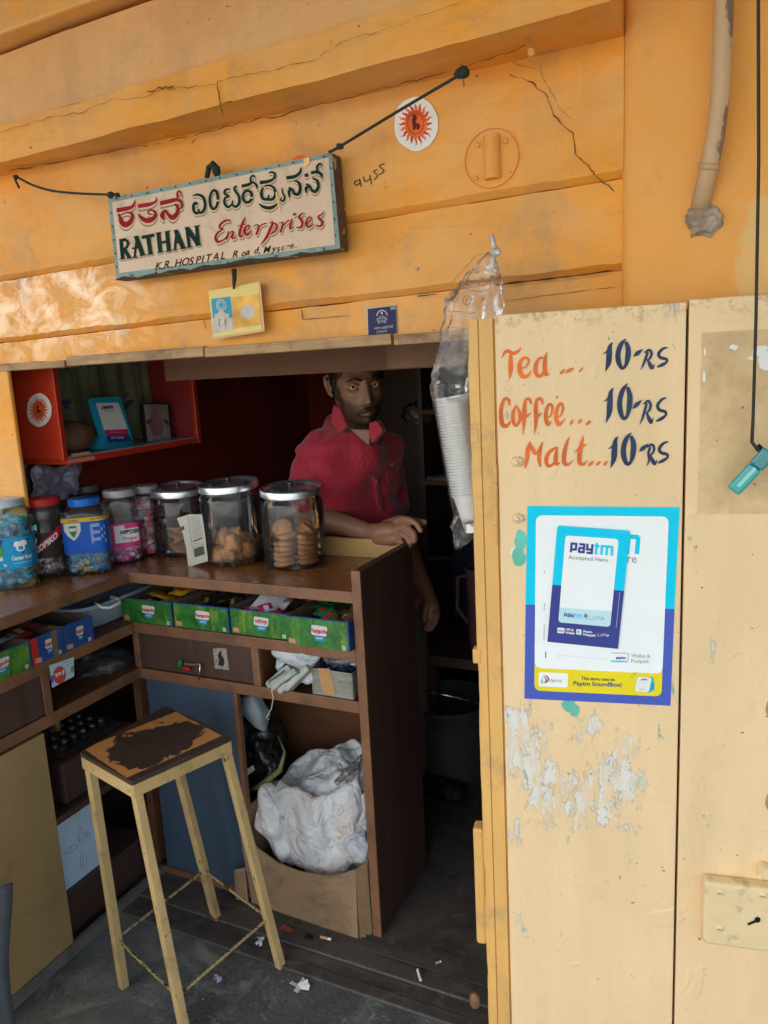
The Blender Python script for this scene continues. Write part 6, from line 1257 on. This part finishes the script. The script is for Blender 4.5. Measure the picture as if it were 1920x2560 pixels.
for i, (x, y, rx, ry) in enumerate(up):
    c = at(x, y, 1, 1.425 if y > 700 else 1.41); inn = 990 < y < 1300
    ring = []
    for k_ in range(sg_):
        th = 2*math.pi*k_/sg_; fold = 1+(.02 if inn else .22)*mnoise.noise(Vector((math.cos(th)*3, math.sin(th)*3, y*.006)))
        p = c+Vector((math.cos(th)*rx*K1*fold*1.0, math.sin(th)*ry*K1*fold*1.2, 0)); 
        if not inn: p = f7(f6(p))
        ring.append(b.bm.verts.new(p))
    rings.append(ring)
for i in range(len(rings)-1):
    for k_ in range(sg_): b.bm.faces.new((rings[i][k_], rings[i][(k_+1) % sg_], rings[i+1][(k_+1) % sg_], rings[i+1][k_]))
b.done('film', BAGM, BG, smooth=True)
b = B(); b.tube([at(1228, 588, 1, 1.40), at(1232, 600, 1, 1.40), at(1235, 615, 1, 1.40), kn], [.005, .0045, .0045, .004], 9); b.blob(kn+Vector((0, 0, -.006)), (.010, .008, .008), 3, .5, 3, 2); b.done('knot', mat('twisted_film', (.62, .55, .52), .2, var=.4, vs=60, bump=.8, bs=70, coat=.6), BG, smooth=True)
BS = Surf((0, 1.397, 0), (0, -1, 0)).crop(1060, 560, 220/1106)
b = B()
for i, s_ in enumerate([[(355, 740, 5), (430, 650, 5), (520, 550, 6), (600, 460, 6), (650, 400, 5), (740, 380, 4)], [(425, 752, 5), (520, 810, 6), (620, 838, 6), (720, 848, 6), (800, 830, 4)], [(310, 1080, 5), (330, 1105, 5), (440, 1100, 5), (570, 1125, 5), (660, 1105, 5)], [(250, 1400, 4), (270, 1310, 5), (330, 1305, 5), (420, 1305, 5), (490, 1325, 5), (570, 1305, 4)],
        ringstroke(392, 905, 45, 72, 6, .3, 14), ringstroke(545, 960, 52, 58, 6, 0, 14), [(360, 940, 6), (400, 900, 6), (430, 850, 5)], [(520, 985, 6), (545, 950, 8), (575, 925, 5)], ringstroke(722, 685, 14, 20, 5, 0, 8), ringstroke(750, 688, 12, 20, 5, 0, 8), [(650, 610, 8), (700, 605, 8)]]): b.stroke(s_, BS, .0005+i*1e-4)
b.text('BHARAT', BS, (448, 740), (36, 12), (-4, -48), .001, .01)
b.done('print', flat('bag_ink', (.12, .08, .06)), BG, fix=False)
# ================================================================== LITTER ON THE FLOOR
def crumple(c, r, m, name, lab, cat, seed, grp=None):
    t = None; b = B(); rnd = random.Random(seed); c = Vector(c)
    for i in range(9):
        a = rnd.uniform(0, 6.28); d = Vector((math.cos(a), math.sin(a), 0)); p = c+Vector((0, 0, .006)); n_ = Vector((-d.y, d.x, rnd.uniform(-.3, 1)))*.35
        q0 = p+d*r*rnd.uniform(.6, 1.1)+Vector((0, 0, rnd.uniform(0, r*.5)-.004)); b.face([p-n_*r*.5, q0-n_*r*.5, q0+n_*r*.9, p+n_*r*.6])
    tag(b.done(name, m, solid=.0006), lab, cat, grp)
g = lambda x, y, z=.017: at(x, y, 2, z)
crumple(g(748, 2472, .002), .026, WHITE, 'crumpled_paper', 'largest white crumpled paper scrap on the concrete near the threshold', 'litter', 1)
crumple(g(546, 2450, .002), .014, flat('lilac_paper', (.55, .55, .72)), 'crumpled_paper', 'small pale lilac crumpled paper under the stool', 'litter', 2)
crumple(g(652, 2358), .016, WHITE, 'paper_scrap', 'white paper scrap behind the right stool leg', 'litter', 3)
crumple(g(765, 2295), .012, flat('grey_scrap', (.3, .29, .26)), 'paper_scrap', 'greyish scrap of paper in front of the carton', 'litter', 4)
def stick(x, y, L, ang, r, m, m2, name, lab):
    p = g(x, y)+Vector((0, 0, r)); d = Vector((math.cos(ang), math.sin(ang), 0))*L/2; t = thing(name, lab, 'cigarette end', p)
    b = B(); b.tube([p-d, p+d*.4], r, 10); b.done('filter', m, t, smooth=True, auto=40); b = B(); b.tube([p+d*.401, p+d], r*.97, 10); b.done('tip', m2, t, smooth=True, auto=40)
stick(815, 2348, .032, R_(5), .0038, mat('cork', (.55, .30, .12), .7), WHITE, 'cigarette_end', 'cigarette end with an orange filter on the threshold boards')
stick(1048, 2440, .036, R_(-55), .0036, WHITE, WHITE, 'cigarette_end', 'plain white cigarette stub on the reddish floor near the door')
stick(1096, 2408, .016, R_(50), .003, flat('dull_white', (.4, .4, .38)), WHITE, 'cigarette_end', 'tiny dull white stub further inside the doorway')
b = B(); b.sheet(4, 3, lambda u, v: g(700, 2325)+Vector((.036*u, .016*v, .003+.003*math.sin(u*5)))); tag(b.done('wrapper', flat('dull_red_wrapper', (.35, .07, .04))), 'dull red torn wrapper on the threshold boards', 'litter')
b = B(); b.blob(g(772, 2342), (.012, .008, .004), 2, .6, 3); tag(b.done('black_scrap', BLACK), 'small black scrap left of the orange filter cigarette end', 'litter')
b = B()
for i in range(26):
    x, y = random.choice(((random.uniform(250, 1150), random.uniform(2330, 2560)), (random.uniform(80, 700), random.uniform(2400, 2560)))); p = g(x, y, .001 if y > 2450 or x < 560 else .017)
    s_ = random.uniform(.0012, .003); b.face([p+Vector((-s_, 0, .001)), p+Vector((0, -s_, .001)), p+Vector((s_, .3*s_, .0015)), p+Vector((.2*s_, s_, .001))])
tag(b.done('grit', flat('grit', (.45, .45, .42))), 'pale specks of grit scattered over the dark concrete and threshold', 'grit', kind='stuff')
# draped dark sheet at the lower left, for an unidentified shape
b = B(); b.sheet(16, 30, lambda u, v: Vector((-1.50+.21*u*(1-.25*v)+.012*math.sin(v*9+u*5), .90+.03*math.sin(u*7), .02+.55*v-.0*u)) + Vector((0, -.10*(1-v), 0)));
tag(b.done('dark_sheet', mat('charcoal_sheet', (.028, .035, .042), .8, var=.2, vs=6, bump=.3, bs=120, sheen=.1), smooth=True, solid=.01), 'dark charcoal sheet draped at the very bottom left corner, for an unidentified shape', 'cloth')
# ================================================================== THE MAN BEHIND THE COUNTER
MAN = thing('person', 'man with a moustache in a crimson collared shirt leaning on the counter', 'person', (-1.05, 2.3, .012))
SKIN = mat('skin', (.24, .115, .062), .48, var=.10, vs=22, bump=.12, bs=140)
def skinface(N, c):
    return c
VZ = Vector((0, 0, 1))
def remesh(o, vx, it=4):
    m = o.modifiers.new('join', 'REMESH'); m.mode = 'VOXEL'; m.voxel_size = vx; m.use_smooth_shade = True
    s = o.modifiers.new('soft', 'SMOOTH'); s.factor = .5; s.iterations = it
def loft(b, rings, seg=28, fold=0, seed=0):
    """rings: (centre, axis u, axis v, half u, half v)"""
    vs = []
    for i, (c, u, v, a, e) in enumerate(rings):
        r = []
        for k_ in range(seg):
            th = 2*math.pi*k_/seg; ex = .86; cu = math.copysign(abs(math.cos(th))**ex, math.cos(th)); sv = math.copysign(abs(math.sin(th))**ex, math.sin(th))
            p = c+u*(a*cu)+v*(e*sv)
            if fold: p += (p-c).normalized()*fold*(mnoise.noise(p*9+Vector((seed, 0, p.z*8)))+.45*(1-2*abs(mnoise.noise(Vector((p.x*7+p.z*6, p.y*7, p.z*3+seed))))))
            r.append(b.bm.verts.new(p))
        vs.append(r)
    for i in range(len(vs)-1):
        for k_ in range(seg): b.bm.faces.new((vs[i][k_], vs[i][(k_+1) % seg], vs[i+1][(k_+1) % seg], vs[i+1][k_]))
    b.bm.faces.new(vs[0][::-1]); b.bm.faces.new(vs[-1])
def limb(b, pts, rs, seg=16, n=6, fold=0, seed=0):
    P = []; Rr = []
    for i in range(len(pts)-1):
        for j in range(n):
            t_ = j/n; P.append(Vector(pts[i]).lerp(Vector(pts[i+1]), t_)); Rr.append(rs[i]*(1-t_)+rs[i+1]*t_)
    P.append(Vector(pts[-1])); Rr.append(rs[-1])
    if len(pts) > 2:
        for _ in range(3): P = [P[0]]+[(P[q-1]+P[q]*2+P[q+1])/4 for q in range(1, len(P)-1)]+[P[-1]]
    if fold: Rr = [r_*(1+fold*math.sin(i*2.3+seed)*.5+fold*mnoise.noise(Vector((i*.8, seed, 0)))) for i, r_ in enumerate(Rr)]
    b.tube(P, Rr, seg)
    for p, r_ in ((P[0], Rr[0]), (P[-1], Rr[-1])): b.blob(p, (r_*.99,)*3, 2, 0)
SR_ = at(797, 1122, 1, 2.12); SL_ = at(947, 1116, 1, 2.36)
u_ = (SL_-SR_); u_.z = 0; u_.normalize(); v_ = Vector((u_.y, -u_.x, 0))            # v_ faces the viewer
neck = at(884, 1050, 1, 2.22); chest = at(872, 1190, 1, 2.23); belly = at(897, 1330, 1, 2.28); pelv = at(945, 1480, 1, 2.33)
headc = at(891, 957, 1, 2.18)
elR = at(768, 1320, 1, 2.07); elR.z = 1.105; wrR = at(925, 1330, 1, 2.03); elL = at(1000, 1335, 1, 2.40); wrL = at(1072, 1492, 1, 2.30)
PELV_R = pelv-u_*.09-VZ*.03; PELV_L = pelv+u_*.09-VZ*.03
kneeL = Vector((PELV_L.x+.04, PELV_L.y-.03, .47)); kneeR = Vector((PELV_R.x, PELV_R.y-.03, .47))
def torso(b, g, fold=0, z0=0, top=True):
    R_2 = [(pelv-VZ*.10, .150, .105), (pelv, .160, .112), (pelv.lerp(belly, .5), .156, .112), (belly, .155, .112), (belly.lerp(chest, .5), .165, .114), (chest, .165, .110), (chest.lerp(neck, .42), .160, .095), (chest.lerp(neck, .66), .125, .075), (chest.lerp(neck, .85), .085, .066)]
    if top: R_2.append((neck+VZ*.03, .058, .058))
    loft(b, [(c, u_, v_, a+g, e+g) for c, a, e in R_2], 36, fold)
# --- body, one continuous surface
FD_ = Vector((-headc.x, -headc.y, 0)).normalized(); RT = Vector((-FD_.y, FD_.x, 0)); a_ = R_(16)
fy = (FD_*math.cos(a_)+RT*math.sin(a_)).normalized(); fy = (fy-VZ*.10).normalized(); fx = VZ.cross(fy)*-1; fx = (fy.cross(VZ)*-1).normalized()
fx = VZ.cross(fy).normalized(); fz = fy.cross(fx)
tilt = Matrix.Rotation(R_(4), 3, fy); fx = tilt@fx; fz = tilt@fz
if fx.dot(RT) < 0: fx = -fx
HS = 1.08
def H(x, y, z): return headc+(fx*x+fy*y+fz*z)*HS
def gs(x, z, cx, cz, sx, sz): return math.exp(-((x-cx)/sx)**2-((z-cz)/sz)**2)
def face_y(x, z):
    """forward relief added to the front of the skull"""
    d = 0; ax_ = abs(x)
    if -.062 < z < .02: t_ = min(1, max(0, (.012-z)/.055)); w_ = .0085+.006*t_; d += (.007+.019*t_)*math.exp(-(x/w_)**2)*(1 if z > -.045 else max(0, 1-(-.045-z)/.010))
    d += .006*gs(ax_, z, .013, -.046, .006, .006)
    d -= .010*gs(ax_, z, .032, .001, .014, .010); d += .006*gs(ax_, z, .030, .022, .022, .008); d += .005*gs(ax_, z, .046, -.022, .018, .016)
    d += .008*gs(x, z, 0, -.0685, .022, .005)+.008*gs(x, z, 0, -.0805, .019, .005)-.003*gs(x, z, 0, -.0745, .022, .002)
    d += .007*gs(x, z, 0, -.103, .020, .012)-.003*gs(x, z, 0, -.091, .02, .005); return d
def skull(d, g=0):
    x, y, z = d.x*(.073+g), d.y*(.094+g), d.z*(.116+g)
    if z < 0:
        t_ = min(1, -z/.116); x *= 1-.20*t_**1.5+.06*math.sin(t_*math.pi); 
        if y > 0: y = y*(1+.0*t_)+.050*t_**1.6*(1-abs(d.x))
        else: y *= 1-.35*t_
        x = math.copysign(min(abs(x)*(1+.35*t_), .062-.018*t_**2+g), x)
    if d.y > 0: y += face_y(x, z)*min(1, d.y*1.6)
    return x, y, z
b = B(); torso(b, 0)
limb(b, [neck-VZ*.04, neck+VZ*.03, H(0, -.018, -.07)], [.066, .060, .060])
g_ = bmesh.ops.create_icosphere(b.bm, subdivisions=6, radius=1)
for v in g_['verts']: v.co = H(*skull(v.co.normalized()))
for s_ in (-1, 1):                                           # ears
    b.tube([H(s_*.071, -.012, .022), H(s_*.080, -.022, .030), H(s_*.086, -.032, .020), H(s_*.085, -.032, 0), H(s_*.079, -.022, -.022), H(s_*.071, -.012, -.032)], [.004, .0055, .006, .0055, .006, .006], 8); b.blob(H(s_*.075, -.018, .0), (.009, .012, .024), 3, 0, mat=Matrix((fx, fy, fz)).transposed())
limb(b, [SR_, SR_.lerp(elR, .5)+VZ*.0-u_*.01, elR], [.050, .046, .042]); limb(b, [elR, elR.lerp(wrR, .4)+VZ*.004, wrR], [.045, .040, .026])
limb(b, [SL_, SL_.lerp(elL, .5)+u_*.012, elL], [.050, .045, .040]); limb(b, [elL, elL.lerp(wrL, .4), wrL], [.041, .036, .024])
limb(b, [PELV_L, kneeL, Vector((kneeL.x, kneeL.y+.02, .09))], [.085, .058, .038]); limb(b, [PELV_R, kneeR, Vector((kneeR.x, kneeR.y+.02, .09))], [.085, .058, .038])
for kn_ in (kneeL, kneeR): limb(b, [Vector((kn_.x, kn_.y+.04, .045)), Vector((kn_.x, kn_.y+.04, .045))+v_*.19-VZ*.008], [.040, .030])
# right hand: back of the hand to the viewer, fingers bent over the corner of the end panel
def hp(x, y, yy): return at(x, y, 1, yy)
limb(b, [wrR, hp(952, 1332, 2.015), hp(985, 1328, 2.01)], [.026, .031, .030]); limb(b, [hp(945, 1345, 2.01), hp(985, 1346, 2.005)], [.022, .024])
for kn3, rr3 in ((((988, 1306, 2.02), (1012, 1296, 2.00), (1040, 1306, 1.985), (1052, 1326, 1.98)), (.0125, .0108, .0095, .0085)), (((990, 1322, 2.01), (1012, 1314, 1.99), (1036, 1334, 1.975), (1037, 1352, 1.975)), (.013, .0112, .0098, .0085)),
                 (((990, 1338, 2.005), (1008, 1332, 1.985), (1026, 1352, 1.972), (1024, 1364, 1.975)), (.0125, .0108, .0094, .0082)), (((982, 1352, 2.0), (998, 1350, 1.985), (1012, 1364, 1.978), (1007, 1374, 1.98)), (.0115, .0098, .0085, .0075)),
                 (((962, 1312, 2.03), (1000, 1296, 2.045), (1035, 1302, 2.035), (1062, 1306, 2.02)), (.0145, .0125, .0110, .0092))): limb(b, [hp(*q) for q in kn3], rr3, 12, 5)
# left hand hanging
limb(b, [wrL, hp(1078, 1520, 2.28), hp(1080, 1540, 2.27)], [.024, .030, .028])
for dx, L_, w_ in ((-10, 36, .0095), (-3, 40, .010), (4, 38, .0095), (10, 30, .0085)): limb(b, [hp(1078+dx, 1535, 2.27-dx*.002), hp(1082+dx, 1535+L_*.55, 2.255), hp(1074+dx, 1535+L_, 2.25)], [w_, w_*.95, w_*.8], 10, 4)
limb(b, [hp(1068, 1512, 2.26), hp(1062, 1535, 2.24), hp(1062, 1552, 2.235)], [.012, .010, .0085], 10, 4)
def skinmix(N, c):
    tc = N.n('ShaderNodeTexCoord'); sub = N.n('ShaderNodeVectorMath', operation='SUBTRACT'); N.t.links.new(tc.outputs['Object'], sub.inputs[0]); sub.inputs[1].default_value = headc
    cs = []
    for ax2 in (fx, fy, fz):
        d = N.n('ShaderNodeVectorMath', operation='DOT_PRODUCT'); N.t.links.new(sub.outputs[0], d.inputs[0]); d.inputs[1].default_value = ax2/HS; cs.append(d.outputs['Value'])
    ax3 = N.math('ABSOLUTE', cs[0]); nz = N.math('MULTIPLY', N.math('SUBTRACT', N.noise(N.co(), 90, 4, .7), .5), .012); z = N.math('ADD', cs[2], nz)
    jaw = N.math('MULTIPLY', N.ramp(N.math('ADD', z, N.math('MULTIPLY', ax3, -.62)), -.062, -.078), N.ramp(cs[1], .0, .02))
    jaw = N.math('MULTIPLY', jaw, N.ramp(z, -.145, -.125)); side = N.math('MULTIPLY', N.ramp(ax3, .052, .060), N.math('MULTIPLY', N.ramp(cs[1], .0, .008), N.ramp(cs[1], .042, .030))); side = N.math('MULTIPLY', side, N.ramp(z, -.10, -.09)); side = N.math('MULTIPLY', side, N.ramp(z, .05, .04))
    lips = N.math('MULTIPLY', N.ramp(N.math('ABSOLUTE', N.math('ADD', cs[2], .0765)), .0085, .0065), N.math('MULTIPLY', N.ramp(ax3, .024, .020), N.ramp(cs[1], .07, .08)))
    c = N.mix(N.math('MULTIPLY', N.math('MAXIMUM', jaw, side), .82), c, (.018, .013, .011)); return N.mix(lips, c, (.22, .085, .06))
SKIN = mat('skin', (.30, .145, .085), .45, var=.10, vs=22, bump=.12, bs=140, ext=skinmix)
body = b.done('body', SKIN, MAN, fix=True); remesh(body, .0032, 3)
# --- eyes, brows, moustache, hair
EW = flat('eye_white', (.55, .50, .45), .25); EB = flat('eye_brown', (.015, .008, .005), .1)
for s_ in (-1, 1):
    e = H(s_*.032, .0765, .000); b = B(); b.blob(e, (.0125,)*3, 3, 0); ey = b.done('eye', EW, MAN, smooth=True); look = (CAMP-e).normalized()
    b = B(); b.blob(e+look*.0085, (.0058,)*3, 3, 0); b.done('iris', EB, ey, smooth=True)
    b = B(); b.tube([H(s_*.0185, .090, .004), H(s_*.032, .0915, .0095), H(s_*.046, .082, .004)], [.0025, .0042, .0025], 8); b.tube([H(s_*.020, .088, -.006), H(s_*.032, .0885, -.0085), H(s_*.045, .080, -.005)], [.002, .003, .002], 8); b.done('eyelid', SKIN, MAN, smooth=True)
HAIR = mat('black_hair', (.012, .010, .009), .45, var=.4, vs=80, st=(1, 1, .3), bump=.8, bs=220)
for s_ in (-1, 1):
    b = B(); b.tube([H(s_*.012, .0985, .017), H(s_*.026, .101, .0235), H(s_*.042, .092, .023), H(s_*.053, .078, .015)], [.0028, .0042, .0036, .0015], 8); b.done('eyebrow', HAIR, MAN, smooth=True)
b = B()
for s_ in (-1, 1): b.tube([H(s_*.0, .115, -.0605), H(s_*.012, .1145, -.062), H(s_*.024, .108, -.067), H(s_*.033, .099, -.076), H(s_*.036, .094, -.083)], [.0062, .0072, .0060, .0038, .0015], 10)
o = b.done('moustache', HAIR, MAN, smooth=True); remesh(o, .0018, 2)
b = B(); g_ = bmesh.ops.create_icosphere(b.bm, subdivisions=5, radius=1); kill = []
for v in g_['verts']:
    d = v.co.normalized(); x, y, z = skull(d, .006+.006*max(0, d.z)); hl = .058 if y > .035 else (.005 if y > .0 else -.045); lim = hl+.012*mnoise.noise(d*14)
    if y > .035: lim = .058-.030*max(0, abs(x)-.045)/.02
    if z < lim: kill.append(v)
    x, y, z = x*(1+.03*mnoise.noise(d*20)), y*(1+.03*mnoise.noise(d*20+Vector((3, 0, 0)))), z*(1+.04*mnoise.noise(d*16))
    v.co = H(x, y, z)
bmesh.ops.delete(b.bm, geom=kill, context='VERTS'); b.done('hair', HAIR, MAN, smooth=True, solid=.004)
# --- clothes
def shirtx(N, c): return c
SHIRT = mat('crimson_cotton', (.42, .012, .035), .75, var=.08, vs=6, st=(1, 1, .5), bump=.4, bs=9, bd=.02, sheen=.3, ext=creased(5, .18, .010))
b = B()
R_2 = [(pelv-VZ*.06, .168, .126), (pelv, .172, .128), (pelv.lerp(belly, .5), .168, .126), (belly, .168, .126), (belly.lerp(chest, .5), .176, .128), (chest, .182, .128), (chest.lerp(neck, .42), .186, .112), (chest.lerp(neck, .66), .160, .094), (chest.lerp(neck, .84), .098, .078)]
R_3 = []
for i in range(len(R_2)-1):
    for j in range(5): t_ = j/5; R_3.append((R_2[i][0].lerp(R_2[i+1][0], t_), R_2[i][1]*(1-t_)+R_2[i+1][1]*t_, R_2[i][2]*(1-t_)+R_2[i+1][2]*t_))
R_3.append(R_2[-1]); rg = [(c, u_, v_, a, e) for c, a, e in R_3]; rg.append((neck+v_*-.006-VZ*.012, u_, (v_-VZ*.45).normalized(), .082, .074)); loft(b, rg, 90, .030, 3)
slR = SR_.lerp(elR, .74); slL = SL_.lerp(elL, .66)
limb(b, [SR_+u_*.015, SR_.lerp(slR, .5)-u_*.012, slR], [.066, .070, .070], 22, 6, .05, 2); limb(b, [SL_-u_*.015, SL_.lerp(slL, .5)+u_*.010, slL], [.060, .060, .058], 22, 6, .05, 5)
sh = b.done('shirt', SHIRT, MAN); remesh(sh, .005, 2)
# collar, placket, pocket
for pl_, yy in (([(833, 1012), (848, 1020), (868, 1066), (849, 1086), (826, 1048)], 2.115), ([(922, 1058), (942, 1052), (957, 1078), (929, 1110), (922, 1092)], 2.10)):
    b = B(); b.slab([at(x, y, 1, yy) for x, y in pl_], (0, .030, 0)); b.done('collar', SHIRT, sh, bevel=.003)
def on_chest(s_, z):                                             # a point on the front of the shirt
    t_ = (neck.z-z)/(neck.z-pelv.z); c = neck.lerp(chest, min(1, (neck.z-z)/(neck.z-chest.z))) if z > chest.z else (chest.lerp(belly, (chest.z-z)/(chest.z-belly.z)) if z > belly.z else belly.lerp(pelv, (belly.z-z)/(belly.z-pelv.z)))
    e = .130 if z < chest.z+.01 else .130-.05*(z-chest.z)/.12; a = .19
    return c+u_*s_+v_*(e*math.sqrt(max(0, 1-(s_/a)**2))+.003)
b = B(); zz = [neck.z-.075-i*.03 for i in range(13)]
for i in range(12): b.face([on_chest(-.014, zz[i]), on_chest(.014, zz[i]), on_chest(.014, zz[i+1]), on_chest(-.014, zz[i+1])])
bmesh.ops.remove_doubles(b.bm, verts=b.bm.verts, dist=.0005); b.done('placket', SHIRT, sh, smooth=True, solid=.002)
for i in range(4): b = B(); b.blob(on_chest(.0, zz[1+i*3])+v_*.003, (.005, .005, .005), 2, 0); b.done('button', flat('button%d' % i, (.35, .10, .10), .3), sh, smooth=True)
# bare V of the open collar
b = B(); b.slab([at(x, y, 1, 2.118) for x, y in ((874, 1072), (924, 1074), (923, 1116), (902, 1099))], (0, .03, 0)); o = b.done('open_neck', mat('neck_skin', (.24, .115, .065), .5, bump=.1), sh, bevel=.004)
b = B(); pz = chest.z+.035; b.slab([on_chest(.055, pz)+v_*.004, on_chest(.135, pz)+v_*.006, on_chest(.135, pz-.085)+v_*.006, on_chest(.095, pz-.10)+v_*.006, on_chest(.055, pz-.085)+v_*.004], -v_*.008); pk = b.done('pocket', SHIRT, sh, bevel=.001)
b = B(); b.slab([on_chest(.078, pz-.002)+v_*.005, on_chest(.098, pz-.002)+v_*.005, on_chest(.090, pz+.006)+v_*.003, on_chest(.086, pz+.018)+v_*.0, on_chest(.082, pz+.006)+v_*.003], v_*.003); b.done('paper_in_pocket', WHITE, pk)
TR = mat('grey_trousers', (.13, .125, .10), .8, var=.1, vs=8, bump=.4, bs=20, bd=.006)
b = B(); limb(b, [PELV_L+VZ*.02, kneeL, Vector((kneeL.x, kneeL.y+.02, .05))], [.108, .078, .060], 20, 8, .05, 1); limb(b, [PELV_R+VZ*.02, kneeR, Vector((kneeR.x, kneeR.y+.02, .05))], [.108, .078, .060], 20, 8, .05, 4); loft(b, [(pelv-VZ*.12, u_, v_, .165, .118), (pelv+VZ*.02, u_, v_, .160, .112)], 30); o = b.done('trousers', TR, MAN); remesh(o, .009, 3)
for kn_ in (kneeL, kneeR): b = B(); limb(b, [Vector((kn_.x, kn_.y+.03, .052)), Vector((kn_.x, kn_.y+.04, .050))+v_*.20], [.052, .040]); b.done('shoe', BLACK, MAN, smooth=True)
